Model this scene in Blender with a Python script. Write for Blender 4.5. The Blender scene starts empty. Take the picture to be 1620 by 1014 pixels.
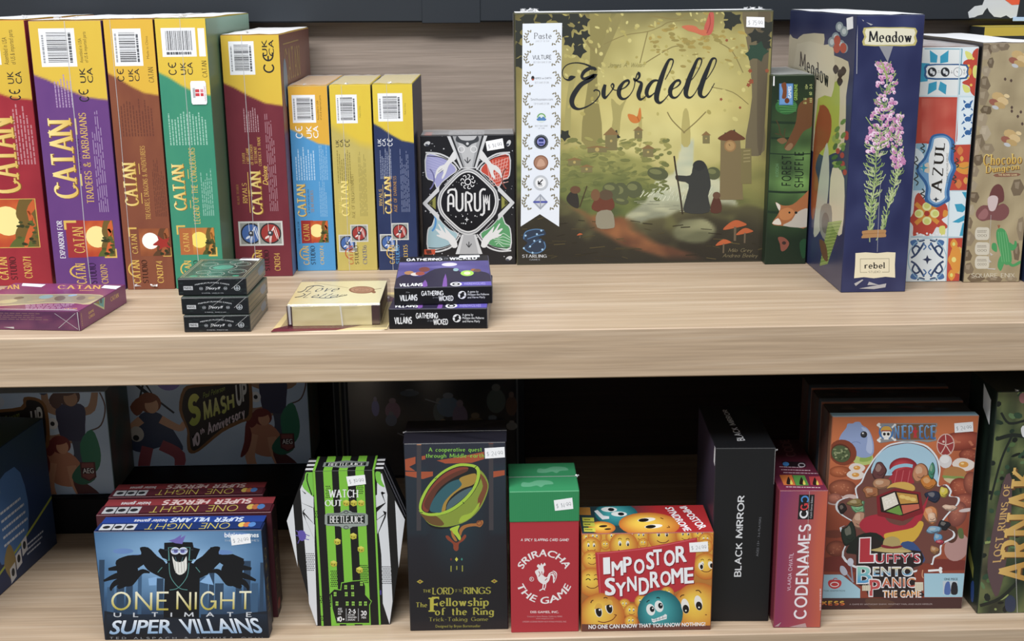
import bpy, math, random
import numpy as np
from mathutils import Vector, Matrix
from mathutils import noise as NZ
from mathutils.geometry import tessellate_polygon
C = bpy.context.scene.collection
R = math.radians
rnd = random.Random(7)

# ---------------------------------------------------------------- camera
cd = bpy.data.cameras.new('camera'); cd.sensor_width = 36; cd.lens = 43.83; cd.clip_start = .01
cam = bpy.data.objects.new('camera', cd); C.objects.link(cam)
_r, _u, _f = Vector((.9997, -.0202, -.0111)), Vector((.0159, .2592, .9657)), Vector((.0166, .9656, -.2595))
_r.normalize(); _f.normalize(); _u = _r.cross(_f)
cam.matrix_world = Matrix(((_r.x, _u.x, -_f.x, 0), (_r.y, _u.y, -_f.y, -1.1784), (_r.z, _u.z, -_f.z, .3266), (0, 0, 0, 1)))
bpy.context.scene.camera = cam
# ---------------------------------------------------------------- world and ceiling lamps
wd = bpy.data.worlds.new('shop'); bpy.context.scene.world = wd; wd.use_nodes = True
nt = wd.node_tree; bg = nt.nodes['Background']
tc = nt.nodes.new('ShaderNodeTexCoord'); sx = nt.nodes.new('ShaderNodeSeparateXYZ'); rp = nt.nodes.new('ShaderNodeValToRGB'); mr = nt.nodes.new('ShaderNodeMapRange')
mr.inputs[1].default_value = -1; mr.inputs[2].default_value = 1
nt.links.new(tc.outputs['Generated'], sx.inputs[0]); nt.links.new(sx.outputs[2], mr.inputs[0]); nt.links.new(mr.outputs[0], rp.inputs[0]); nt.links.new(rp.outputs[0], bg.inputs[0])
rp.color_ramp.elements[0].position = .35; rp.color_ramp.elements[0].color = (.20, .195, .19, 1)
rp.color_ramp.elements[1].position = .8; rp.color_ramp.elements[1].color = (.62, .66, .72, 1)
bg.inputs[1].default_value = .72
def lamp(x, y, z, sx_, sy_, w, col=(1, .97, .93), tilt=0):
    l = bpy.data.lights.new('ceiling_lamp', 'AREA'); l.shape = 'RECTANGLE'; l.size = sx_; l.size_y = sy_; l.energy = w; l.color = col
    o = bpy.data.objects.new('ceiling_lamp', l); C.objects.link(o); o.location = (x, y, z); o.rotation_euler = (R(tilt), 0, 0)
lamp(.4, -.55, 1.75, 2.2, .5, 22, (1, .985, .965))
lamp(-.75, -1.25, 1.75, 1.8, .6, 76, (.995, .99, 1))
vs = bpy.context.scene.view_settings
vs.view_transform = 'Standard'; vs.look = 'None'; vs.exposure = 0.02; vs.gamma = 1; vs.use_curve_mapping = False

# ---------------------------------------------------------------- materials
def srgb(c):
    if isinstance(c, int): c = (c >> 16, c >> 8 & 255, c & 255)
    return tuple(((v / 255) / 12.92 if v <= 10.3 else ((v / 255 + .055) / 1.055) ** 2.4) for v in c)
def mat(name, rough=.4, spec=.5, coat=0, col=None, metal=0, alpha=None):
    m = bpy.data.materials.new(name); m.use_nodes = True; n = m.node_tree; p = n.nodes['Principled BSDF']
    p.inputs['Roughness'].default_value = rough; p.inputs['Specular IOR Level'].default_value = spec; p.inputs['Metallic'].default_value = metal
    p.inputs['Coat Weight'].default_value = coat; p.inputs['Coat Roughness'].default_value = .12
    if col is None:
        a = n.nodes.new('ShaderNodeVertexColor'); a.layer_name = 'Col'; n.links.new(a.outputs[0], p.inputs['Base Color'])
    else: p.inputs['Base Color'].default_value = (*srgb(col), 1)
    return m
def film(name, mixv=.35, rough=.18):
    m = bpy.data.materials.new(name); m.use_nodes = True; n = m.node_tree; n.nodes.remove(n.nodes['Principled BSDF'])
    t = n.nodes.new('ShaderNodeBsdfTransparent'); g = n.nodes.new('ShaderNodeBsdfGlossy'); mx = n.nodes.new('ShaderNodeMixShader')
    g.inputs['Roughness'].default_value = rough; mx.inputs[0].default_value = mixv; t.inputs[0].default_value = (.97, .97, .97, 1)
    n.links.new(t.outputs[0], mx.inputs[1]); n.links.new(g.outputs[0], mx.inputs[2]); n.links.new(mx.outputs[0], n.nodes['Material Output'].inputs[0])
    return m
def haze(name, mixv, white):       # film mixed with white diffuse, so its glare sits in the colour
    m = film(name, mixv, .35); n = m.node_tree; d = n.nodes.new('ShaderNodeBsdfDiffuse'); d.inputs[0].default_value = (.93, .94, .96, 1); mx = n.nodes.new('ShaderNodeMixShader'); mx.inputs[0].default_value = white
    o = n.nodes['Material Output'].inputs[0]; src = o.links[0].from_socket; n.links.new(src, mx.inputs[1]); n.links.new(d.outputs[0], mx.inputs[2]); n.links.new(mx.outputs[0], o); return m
M = dict(card=mat('printed_card', .42, .35), gloss=mat('glossy_printed_card', .3, .4, .12), paper=mat('sticker_paper', .6, .3), film=film('clear_film', .16, .2), sheet=haze('glare_white_film', .4, .7), thin=haze('thin_film', .2, .22), crinkle=haze('crinkled_film', .45, .3))
def wood(name, c1, c2, c3, sc=1.0, rough=.45, ax=0):
    m = bpy.data.materials.new(name); m.use_nodes = True; n = m.node_tree; p = n.nodes['Principled BSDF']; L = n.links.new
    tc = n.nodes.new('ShaderNodeTexCoord'); mp = n.nodes.new('ShaderNodeMapping'); s = [75, 75, 75]; s[ax] = 2.2; mp.inputs['Scale'].default_value = [v * sc for v in s]
    L(tc.outputs['Object'], mp.inputs[0])
    n1 = n.nodes.new('ShaderNodeTexNoise'); n1.inputs['Scale'].default_value = 1.1; n1.inputs['Detail'].default_value = 5; n1.inputs['Roughness'].default_value = .6; n1.inputs['Distortion'].default_value = .6; L(mp.outputs[0], n1.inputs[0])
    mp2 = n.nodes.new('ShaderNodeMapping'); s = [420, 420, 420]; s[ax] = 9; mp2.inputs['Scale'].default_value = [v * sc for v in s]; L(tc.outputs['Object'], mp2.inputs[0])
    n2 = n.nodes.new('ShaderNodeTexNoise'); n2.inputs['Scale'].default_value = 1; n2.inputs['Detail'].default_value = 3; L(mp2.outputs[0], n2.inputs[0])
    r = n.nodes.new('ShaderNodeValToRGB'); e = r.color_ramp.elements; e[0].position = .3; e[0].color = (*srgb(c1), 1); e[1].position = .7; e[1].color = (*srgb(c3), 1); k = e.new(.5); k.color = (*srgb(c2), 1); L(n1.outputs[0], r.inputs[0])
    mx = n.nodes.new('ShaderNodeMixRGB'); mx.blend_type = 'OVERLAY'; mx.inputs[0].default_value = .3; L(r.outputs[0], mx.inputs[1]); L(n2.outputs[0], mx.inputs[2]); L(mx.outputs[0], p.inputs['Base Color'])
    p.inputs['Roughness'].default_value = rough; p.inputs['Specular IOR Level'].default_value = .35
    b = n.nodes.new('ShaderNodeBump'); b.inputs['Strength'].default_value = .08; b.inputs['Distance'].default_value = .001; L(n2.outputs[0], b.inputs['Height']); L(b.outputs[0], p.inputs['Normal'])
    return m
M['oak'] = wood('pale_oak_laminate', 0xa28d75, 0xb09b83, 0xc0ae98)
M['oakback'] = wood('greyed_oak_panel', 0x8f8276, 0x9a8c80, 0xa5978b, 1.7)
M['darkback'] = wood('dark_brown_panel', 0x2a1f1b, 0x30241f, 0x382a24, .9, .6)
M['rail'] = mat('black_rail_paint', .55, .4, 0, 0x22282f)
M['floor'] = mat('pale_floor_tile', .5, .3, 0, 0x97907f)
M['black'] = mat('black_carton', .6, .2, 0, 0x0b0b0d)

# ---------------------------------------------------------------- mesh accumulator
class Acc:
    def __init__(s): s.v = []; s.f = []; s.c = []
    def face(s, pts, cols):
        b = len(s.v); s.v.extend(pts); s.f.append(tuple(range(b, b + len(pts)))); s.c.append(cols)
    def build(s, name, m, parent=None):
        me = bpy.data.meshes.new(name); me.from_pydata([tuple(p) for p in s.v], [], s.f)
        at = me.color_attributes.new('Col', 'FLOAT_COLOR', 'CORNER'); buf = []
        for f, c in zip(s.f, s.c):
            if len(c) > 1:
                for k in c: buf.extend((*srgb(film_veil(k)), 1.0))
            else: buf.extend((*srgb(film_veil(c[0])), 1.0) * len(f))
        at.data.foreach_set('color', buf)
        o = bpy.data.objects.new(name, me); C.objects.link(o); me.materials.append(M[m] if isinstance(m, str) else m)
        if parent: o.parent = parent
        return o
def col3(c): return (c >> 16, c >> 8 & 255, c & 255) if isinstance(c, int) else tuple(c)
def film_veil(c):        # greys colours and lifts black, painting in the pale veil of reflective wrap
    c = col3(c); g = .3 * c[0] + .59 * c[1] + .11 * c[2]; return tuple((k + (g - k) * .16) * .975 + 2 for k in c)
def mixc(a, b, t):
    a = col3(a); b = col3(b); t = min(1, max(0, t)); return tuple(a[i] + (b[i] - a[i]) * t for i in range(3))
def boxacc(acc, x0, y0, z0, x1, y1, z1, cols, c=.0007):
    # chamfered box; cols: one colour or dict of face colours
    g = cols if isinstance(cols, dict) else {'all': cols}
    K = lambda n: col3(g.get(n, g.get('all', 0x888888)))
    lo, hi = (x0, y0, z0), (x1, y1, z1); c = min(c, (x1 - x0) / 3, (y1 - y0) / 3, (z1 - z0) / 3)
    def P(s, ax):   # corner s (0/1 each), lying on the face of axis ax
        return tuple((hi[i] if s[i] else lo[i]) + (0 if i == ax else (-c if s[i] else c)) for i in range(3))
    nm = {(0, 0): 'left', (0, 1): 'right', (1, 0): 'front', (1, 1): 'back', (2, 0): 'bottom', (2, 1): 'top'}
    def put(pts, col):
        a, b, d = (Vector(pts[i]) for i in range(3)); n = (b - a).cross(d - a); ce = Vector(((x0 + x1) / 2, (y0 + y1) / 2, (z0 + z1) / 2))
        if n.dot(a - ce) < 0: pts = pts[::-1]
        acc.face(pts, [col])
    for ax in range(3):
        o = [i for i in range(3) if i != ax]
        for sd in (0, 1):
            pts = []
            for p, q in ((0, 0), (1, 0), (1, 1), (0, 1)):
                s = [0, 0, 0]; s[ax] = sd; s[o[0]] = p; s[o[1]] = q; pts.append(P(s, ax))
            put(pts, K(nm[ax, sd]))
    for ax in range(3):      # edges along ax
        i, j = [k for k in range(3) if k != ax]
        for p in (0, 1):
            for q in (0, 1):
                s0 = [0, 0, 0]; s0[i] = p; s0[j] = q; s1 = list(s0); s1[ax] = 1
                put([P(s0, i), P(s1, i), P(s1, j), P(s0, j)], mixc(K(nm[i, p]), K(nm[j, q]), .5))
    for p in (0, 1):
        for q in (0, 1):
            for r in (0, 1):
                s = (p, q, r); put([P(s, 0), P(s, 1), P(s, 2)], K(nm[1, q]))

# ---------------------------------------------------------------- lettering
_fc = {}
def sans(txt, bold=0.0, shear=0.0, sp=1.0):
    k = (txt, bold, shear, sp)
    if k not in _fc:
        cu = bpy.data.curves.new('t', 'FONT'); cu.body = txt; cu.shear = shear; cu.space_character = sp; cu.fill_mode = 'FRONT'; cu.resolution_u = 3
        o = bpy.data.objects.new('t', cu); C.objects.link(o); dg = bpy.context.evaluated_depsgraph_get(); dg.update()
        me = o.evaluated_get(dg).to_mesh(); vs_ = [(v.co.x, v.co.y) for v in me.vertices]; fs = [tuple(p.vertices) for p in me.polygons]
        o.evaluated_get(dg).to_mesh_clear(); bpy.data.objects.remove(o); bpy.data.curves.remove(cu)
        P0 = [[vs_[i] for i in f] for f in fs]; b = bold * .62
        _fc[k] = [([(x + dx * b, y + dy * b) for x, y in q], l) for l, (dx, dy) in enumerate(((0, 0), (1, .6), (-1, .6), (1, -.6), (-1, -.6)) if bold else ((0, 0),)) for q in P0]
    return _fc[k]
# single line letters in hundredths of the cap height; '@cx,cy,rx,ry,a0,a1' is an arc
SK = {'A': (76, '0,0 38,100|38,100 76,0|14,36 62,36'), 'B': (58, '0,0 0,100|0,100 28,100 @28,76,26,24,90,-90 0,52|0,52 30,52 @30,26,28,26,90,-90 0,0'), 'C': (76, '@40,50,40,50,42,318'),
 'D': (72, '0,0 0,100|0,100 26,100 @26,50,46,50,90,-90 0,0'), 'E': (52, '0,0 0,100|0,100 52,100|0,52 42,52|0,0 52,0'), 'F': (50, '0,0 0,100|0,100 50,100|0,52 40,52'),
 'G': (80, '@40,50,40,50,42,345 80,46|80,46 52,46|80,46 80,4'), 'H': (70, '0,0 0,100|70,0 70,100|0,52 70,52'), 'I': (0, '0,0 0,100'), 'J': (40, '40,100 @18,24,22,24,0,-160'), 'K': (64, '0,0 0,100|0,42 58,100|18,58 64,0'),
 'L': (48, '0,100 0,0|0,0 48,0'), 'M': (90, '0,0 6,100|6,100 45,14|45,14 84,100|84,100 90,0'), 'N': (72, '0,0 0,100|0,100 72,0|72,0 72,100'), 'O': (84, '@42,50,42,50,90,450'), 'P': (56, '0,0 0,100|0,100 28,100 @28,74,28,26,90,-90 0,48'),
 'Q': (84, '@42,50,42,50,90,450|52,22 84,-10'), 'R': (60, '0,0 0,100|0,100 28,100 @28,75,27,25,90,-90 0,50|24,50 60,0'), 'S': (56, '@29,75,26,25,30,270 @29,25,27,25,90,-150'), 'T': (68, '0,100 68,100|34,100 34,0'),
 'U': (68, '0,100 @34,34,34,34,180,360 68,100'), 'V': (72, '0,100 36,0|36,0 72,100'), 'W': (104, '0,100 26,0|26,0 52,90|52,90 78,0|78,0 104,100'), 'X': (68, '0,0 68,100|0,100 68,0'), 'Y': (66, '0,100 33,48|66,100 33,48|33,48 33,0'),
 'Z': (60, '0,100 60,100|60,100 0,0|0,0 60,0'), '&': (76, '72,0 16,70 @32,82,18,18,190,-20 50,76 14,40 @30,22,28,22,140,350 76,46'), ' ': (34, ''), '-': (30, '0,40 30,40'), '.': (2, '0,2 2,2'), ',': (4, '4,6 0,-12'), '!': (0, '0,100 0,32|0,5 0,0'),
 "'": (0, '0,100 0,76'), '+': (40, '0,45 40,45|20,25 20,65'), '$': (50, '@27,73,22,20,30,270 @27,31,23,22,90,-150|27,105 27,-5'), '0': (52, '@26,50,26,50,90,450'), '1': (20, '0,80 20,100 20,0'), '2': (50, '@25,72,25,28,160,-30 0,0 50,0'),
 '3': (50, '@23,76,22,24,150,-90 @23,27,26,27,90,-150'), '4': (56, '42,0 42,100 0,28 56,28'), '5': (50, '46,100 6,100 4,58 @23,32,26,32,120,-140'), '6': (52, '44,96 @34,34,34,62,130,180 @26,30,26,30,180,-180'), '7': (48, '0,100 48,100 16,0'),
 '8': (52, '@26,75,22,24,90,450|@26,26,26,27,90,450'), '9': (52, '@26,70,26,30,0,360 @18,66,34,62,0,-50'),
 '\u20ac': (56, '@50,50,50,50,62,298|2,50 44,50'), '(': (30, '@60,50,60,50,118,242'),
 'a': (46, '@22,30,22,30,20,350|44,60 44,0'), 'b': (46, '0,100 0,0|@24,30,22,30,160,-160'), 'c': (42, '@22,30,22,30,45,315'), 'd': (46, '@22,30,22,30,20,340|44,100 44,0'), 'e': (44, '0,32 44,32 @22,30,22,30,0,315'), 'f': (34, '34,94 @26,82,14,18,70,180 12,0|0,58 30,58'),
 'g': (46, '@22,30,22,30,20,340|44,60 44,-10 @22,-10,22,22,0,-150'), 'h': (42, '0,100 0,0|0,36 @21,36,21,24,180,0 42,0'), 'i': (0, '0,60 0,0|0,84 0,88'), 'k': (40, '0,100 0,0|0,24 36,60|12,34 40,0'), 'l': (0, '0,100 0,0'),
 'm': (72, '0,60 0,0|0,36 @18,38,18,22,180,0 36,0|36,36 @54,38,18,22,180,0 72,0'), 'n': (42, '0,60 0,0|0,36 @21,36,21,24,180,0 42,0'), 'o': (46, '@23,30,23,30,90,450'), 'p': (46, '0,60 0,-34|@24,30,22,30,160,-160'), 'q': (46, '@22,30,22,30,20,340|44,60 44,-34'), 'r': (28, '0,60 0,0|0,36 @18,40,18,20,180,50'),
 's': (36, '@18,45,16,15,30,270 @18,15,17,15,90,-150'), 't': (30, '12,88 12,14 @24,14,12,14,180,290|0,60 28,60'), 'u': (42, '0,60 0,24 @21,24,21,24,180,360|42,60 42,0'), 'v': (42, '0,60 21,0|21,0 42,60'), 'w': (66, '0,60 17,0|17,0 33,58|33,58 49,0|49,0 66,60'), 'x': (40, '0,0 40,60|0,60 40,0'), 'y': (42, '0,60 21,0|42,60 12,-34'), 'z': (38, '0,60 38,60 0,0 38,0')}
def stroke_pts(s):
    out = []
    for t in s.split():
        if t[0] == '@':
            cx, cy, rx, ry, a0, a1 = (float(q) for q in t[1:].split(',')); n = max(3, int(abs(a1 - a0) / 18))
            out += [(cx + rx * math.cos(R(a0 + (a1 - a0) * i / n)), cy + ry * math.sin(R(a0 + (a1 - a0) * i / n))) for i in range(n + 1)]
        else: out.append(tuple(float(q) for q in t.split(',')))
    q = [out[0]]
    for p in out[1:]:
        if abs(p[0] - q[-1][0]) + abs(p[1] - q[-1][1]) > .8: q.append(p)
    return q
def ribbon(pts, wf, closed=False):
    # outline quads of a stroke; wf(i, dx, dy) gives its width
    n = len(pts); L_, R_ = [], []
    for i in range(n):
        a = pts[i - 1] if i > 0 else (pts[-2] if closed else pts[0]); b = pts[i + 1] if i < n - 1 else (pts[1] if closed else pts[-1])
        dx, dy = b[0] - a[0], b[1] - a[1]; l = math.hypot(dx, dy) or 1; dx /= l; dy /= l; k = 1
        if 0 < i < n - 1:
            e = math.hypot(pts[i][0] - a[0], pts[i][1] - a[1]) or 1; cs = abs(((pts[i][0] - a[0]) * dx + (pts[i][1] - a[1]) * dy) / e); k = 1 / max(.55, cs)
        w = wf(i, dx, dy) / 2 * k
        L_.append((pts[i][0] - dy * w, pts[i][1] + dx * w)); R_.append((pts[i][0] + dy * w, pts[i][1] - dx * w))
    return [[R_[i], R_[i + 1], L_[i + 1], L_[i]] for i in range(n - 1)]
def sketch(txt, wt=14, thin=None, serif=0, sp=16, slant=0, pen=12, caps=0):
    # lettering drawn with a broad pen: wt stem weight, thin hairline weight, serif length, sp spacing
    out = []; x = 0; thin = wt if thin is None else thin
    for ch in txt:
        sc = 1
        if ch not in SK: ch = ch.upper()
        if ch not in SK: x += 30; continue
        if caps and ch == ch.upper() and ch != ch.lower() and x > 0: sc = caps
        w, st = SK[ch]; lv = 0; ends = {}
        S = [stroke_pts(s) for s in st.split('|')] if st else []
        for s in S:
            for e in (s[0], s[-1]): ends[(round(e[0]), round(e[1]))] = ends.get((round(e[0]), round(e[1])), 0) + 1
        pn = (math.cos(R(pen)), math.sin(R(pen)))
        def wf(i, dx, dy): return max(thin, wt * abs(dx * pn[1] - dy * pn[0]) * 1.02)
        for s in S:
            cl = len(s) > 6 and abs(s[0][0] - s[-1][0]) + abs(s[0][1] - s[-1][1]) < 1
            P_ = s
            if not cl and not serif:       # square ends reach over the joints
                P_ = list(s)
                for e, f in ((0, 1), (-1, -2)):
                    if ends[(round(s[e][0]), round(s[e][1]))] > 1 and len(s) < 8:
                        d = (s[e][0] - s[f][0], s[e][1] - s[f][1]); l = math.hypot(*d) or 1; P_[e] = (s[e][0] + d[0] / l * wt * .42, s[e][1] + d[1] / l * wt * .42)
            for q in ribbon(P_, wf, cl): out.append(([(x + a * sc, b * sc) for a, b in q], lv))
            lv += 1
            if serif and not cl:
                for e, f in ((0, 1), (-1, -2)):
                    ex, ey = s[e]; dx, dy = ex - s[f][0], ey - s[f][1]; l = math.hypot(dx, dy) or 1; dx /= l; dy /= l
                    if ends[(round(ex), round(ey))] > 1 and not (ch in 'BDEFLPRKNM' and dx == 0 and abs(dy) == 1): continue
                    th = max(thin * .8, 4)
                    if abs(dy) > .45:
                        hw = serif + wf(0, dx, dy) / 2; sg = 1 if dy > 0 else -1; l_, r_ = ex - hw, ex + hw
                        if ch.islower() and dy > 0: r_ = ex
                        b = [(l_, ey), (r_, ey), (r_, ey - sg * th), (l_, ey - sg * th)]
                    elif abs(dx) > .45 or len(s) > 5:
                        hh = serif * .9; sg = 1 if dx > 0 else -1
                        dn = -hh if ey > 20 or ch in 'T' else 0; up = hh if ey < 80 else 0
                        if ch in 'CGS': up, dn = (0, -hh * 1.3) if ey > 50 else (hh * 1.1, 0)
                        b = [(ex, ey + up + th / 2), (ex, ey + dn - th / 2), (ex - sg * th, ey + dn * .2 - th / 2), (ex - sg * th, ey + up * .2 + th / 2)]
                    else: continue
                    out.append(([(x + a * sc, c_ * sc) for a, c_ in b], lv)); lv += 1
        x += w * sc + sp + (serif * .9 if w > 0 else serif * 1.2) + wt * .5
    if slant: out = [([(a + b * slant, b) for a, b in p], l) for p, l in out]
    return out
def catmull(p, n=5, closed=False):
    out = []; N = len(p); k = len(p[0])
    for i in range(N if closed else N - 1):
        g = lambda j: p[j % N] if closed else p[min(max(j, 0), N - 1)]
        a, b, c, d = g(i - 1), g(i), g(i + 1), g(i + 2)
        for s in range(n):
            t = s / n
            out.append(tuple(.5 * (2 * b[q] + (c[q] - a[q]) * t + (2 * a[q] - 5 * b[q] + 4 * c[q] - d[q]) * t * t + (3 * b[q] - a[q] - 3 * c[q] + d[q]) * t ** 3) for q in range(k)))
    if not closed: out.append(tuple(p[-1]))
    return out

# ---------------------------------------------------------------- printing on a face of a carton
STEP = 8e-7
class Art:
    # o: top left corner of the face, u along its width W, v down its height H, n outwards
    def __init__(s, thing, o, u, v, n, W, H, quad=None):
        s.t = thing; s.o, s.u, s.v, s.n = (Vector(k) for k in (o, u, v, n)); s.W, s.H = W, H; s.z = 4e-5; s.part = 'carton'; s.pm = None; s.hom = None; s.k = (1, 0, 0); s.clip = (.0, .0, 1.0, 1.0); s.uvm = True
        s.k2 = None
        if quad: s.quad(quad)
    def quad(s, q):
        # calibrate the drawing sheet: corners TL, TR, BR, BL of the face on the sheet
        A_, B_ = [], []
        for (x, y), (u, v) in zip(q, ((0, 0), (1, 0), (1, 1), (0, 1))):
            A_ += [[x, y, 1, 0, 0, 0, -u * x, -u * y], [0, 0, 0, x, y, 1, -v * x, -v * y]]; B_ += [u, v]
        h = np.linalg.solve(np.array(A_, float), np.array(B_, float)); s.hom = [float(k) for k in h]; s.uvm = False; return s
    def sheet(s, k, ox, oy): s.k = (k, ox, oy); s.uvm = False; return s
    def uv(s, a=1.0, b=1.0): s.uvm = True; s.us = (a, b); return s
    us = (1.0, 1.0)
    def m(s, x, y):
        if s.uvm: return x / s.us[0], y / s.us[1]
        k, ox, oy = s.k; x = ox + x / k; y = oy + y / k; h = s.hom; d = h[6] * x + h[7] * y + 1
        return (h[0] * x + h[1] * y + h[2]) / d, (h[3] * x + h[4] * y + h[5]) / d
    def raw(s, pts, col, z=None):
        # one convex polygon in face fractions, cut off at the edges of the face
        x0, y0, x1, y1 = s.clip; P = [tuple(p) for p in pts]; multi = isinstance(col, list); K = list(col) if multi else None
        if any(p[0] < x0 or p[0] > x1 or p[1] < y0 or p[1] > y1 for p in P):
            for ax, lim, sg in ((0, x0, 1), (0, x1, -1), (1, y0, 1), (1, y1, -1)):
                Q = []; KQ = []; n = len(P)
                for i in range(n):
                    a, b = P[i], P[(i + 1) % n]; ia = (a[ax] - lim) * sg >= 0; ib = (b[ax] - lim) * sg >= 0
                    if ia:
                        Q.append(a)
                        if multi: KQ.append(K[i])
                    if ia != ib:
                        t = (lim - a[ax]) / (b[ax] - a[ax]); Q.append((a[0] + (b[0] - a[0]) * t, a[1] + (b[1] - a[1]) * t))
                        if multi: KQ.append(mixc(K[i], K[(i + 1) % n], t))
                P, K = Q, KQ
                if len(P) < 3: return
        z = s.z if z is None else z
        V = [s.o + s.u * (p[0] * s.W) + s.v * (p[1] * s.H) + s.n * z for p in P]
        nn = (V[1] - V[0]).cross(V[2] - V[0])
        if nn.length < 1e-14: return
        if nn.dot(s.n) < 0: V.reverse(); K = K[::-1] if multi else None
        s.t.acc(s.part, s.pm).face(V, [col3(k) for k in K] if multi else [col3(col)])
    fk = 1.0
    def up(s, n=1): s.z += STEP * n * s.fk
    def P(s, pts, col):                       # filled outline
        s.up(); q = [s.m(*p) for p in pts]
        if len(q) <= 3: s.raw(q, col); return
        for t in tessellate_polygon([[Vector((a, b, 0)) for a, b in q]]): s.raw([q[i] for i in t], col)
    def S(s, pts, col, n=4): s.P(catmull(pts, n, True), col)     # filled smooth outline
    def Rc(s, x0, y0, x1, y1, col): s.up(); s.raw([s.m(x0, y0), s.m(x1, y0), s.m(x1, y1), s.m(x0, y1)], col)
    def E(s, cx, cy, rx, ry=None, col=0, rot=0, a0=0, a1=360, n=20):
        ry = rx if ry is None else ry; c_, s_ = math.cos(R(rot)), math.sin(R(rot)); s.up()
        q = []
        for i in range(n if a1 - a0 == 360 else n + 1):
            a = R(a0 + (a1 - a0) * i / n); X, Y = rx * math.cos(a), ry * math.sin(a); q.append(s.m(cx + X * c_ - Y * s_, cy + X * s_ + Y * c_))
        s.raw(q, col)
    def ball(s, cx, cy, r, cin, cout, ry=None, hx=-.25, hy=-.3, n=24, rot=0):   # a printed ball, shaded by the artist
        ry = ry or r; s.up(); c_, s_ = math.cos(R(rot)), math.sin(R(rot)); rings = (0, .45, .75, 1)
        def pt(f, a): X, Y = r * (f * math.cos(a) + hx * (1 - f)), ry * (f * math.sin(a) + hy * (1 - f)); return s.m(cx + X * c_ - Y * s_, cy + X * s_ + Y * c_)
        for k in range(3):
            ca, cb = mixc(cin, cout, rings[k] ** 1.6), mixc(cin, cout, rings[k + 1] ** 1.6)
            for i in range(n):
                a, b = 2 * math.pi * i / n, 2 * math.pi * (i + 1) / n
                if k == 0: s.raw([pt(0, 0), pt(rings[1], a), pt(rings[1], b)], [ca, cb, cb])
                else: s.raw([pt(rings[k], a), pt(rings[k + 1], a), pt(rings[k + 1], b), pt(rings[k], b)], [ca, cb, cb, ca])
    def ring(s, cx, cy, rx, ry, w, col, rot=0, a0=0, a1=360, n=28):
        c_, s_ = math.cos(R(rot)), math.sin(R(rot)); s.up()
        p = [(cx + rx * math.cos(a) * c_ - ry * math.sin(a) * s_, cy + rx * math.cos(a) * s_ + ry * math.sin(a) * c_) for a in (R(a0 + (a1 - a0) * i / n) for i in range(n + 1))]
        for q in ribbon(p, lambda i, dx, dy: w, a1 - a0 == 360): s.raw([s.m(*k) for k in q], col)
    def L(s, pts, w, col, smooth=0, taper=None):     # stroke; points may carry their own width as a third value
        if smooth: pts = catmull(pts, smooth)
        s.up(); n = len(pts)
        wf = (lambda i, dx, dy: pts[i][2] * w) if len(pts[0]) > 2 else (lambda i, dx, dy: w * (1 if not taper else max(.08, 1 - taper * i / (n - 1))))
        for q in ribbon(pts, wf): s.raw([s.m(*k) for k in q], col)
    def G(s, x0, y0, x1, y1, nx, ny, fn, flat=False):          # colour field; fn(a, b) over 0..1
        s.up(); q = [[fn(i / nx, j / ny) for i in range(nx + 1)] for j in range(ny + 1)]
        X = lambda i: x0 + (x1 - x0) * i / nx
        Y = lambda j: y0 + (y1 - y0) * j / ny
        for j in range(ny):
            for i in range(nx): s.raw([s.m(X(i), Y(j)), s.m(X(i + 1), Y(j)), s.m(X(i + 1), Y(j + 1)), s.m(X(i), Y(j + 1))], q[j][i] if flat else [q[j][i], q[j][i + 1], q[j + 1][i + 1], q[j + 1][i]])
    def glyphs(s, polys, quad, col, warp=None, col2=None):
        # lay lettering into a quad (bottom left, bottom right, top right, top left of the sheet)
        xs = [p[0] for q, _ in polys for p in q]; ys = [p[1] for q, _ in polys for p in q]
        if not xs: return
        a0, a1, b0, b1 = min(xs), max(xs), min(ys), max(ys); w = a1 - a0 or 1; h = b1 - b0 or 1; (p, q, r, t) = quad if quad else (None,) * 4; s.up(); base = s.z; top = 0
        def f(x, y):
            a, b = (x - a0) / w, (y - b0) / h
            if warp: return s.m(*warp(a, b))
            return s.m(*[(1 - b) * ((1 - a) * p[i] + a * q[i]) + b * ((1 - a) * t[i] + a * r[i]) for i in (0, 1)])
        for poly, lv in polys:
            k = [mixc(col, col2, (y - b0) / h) for _, y in poly] if col2 is not None else col
            top = max(top, lv); s.raw([f(*c_) for c_ in poly], k, base + lv * STEP * .5)
        s.z = base + STEP * (1 + top * .5)
    def box_quad(s, x0, y0, x1, y1, rot):
        c_ = {0: ((x0, y1), (x1, y1), (x1, y0), (x0, y0)), 90: ((x1, y1), (x1, y0), (x0, y0), (x0, y1)), 180: ((x1, y0), (x0, y0), (x0, y1), (x1, y1)), 270: ((x0, y0), (x0, y1), (x1, y1), (x1, y0))}
        return c_[rot]
    def T(s, txt, x0, y0, x1, y1, col, rot=0, bold=0.0, shear=0.0, sp=1.0, quad=None, warp=None, col2=None):
        s.glyphs(sans(txt, bold, shear, sp), quad or s.box_quad(x0, y0, x1, y1, rot), col, warp, col2)
    def K(s, txt, x0, y0, x1, y1, col, rot=0, quad=None, warp=None, col2=None, **kw):
        s.glyphs(sketch(txt, **kw), quad or s.box_quad(x0, y0, x1, y1, rot), col, warp, col2)
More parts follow.
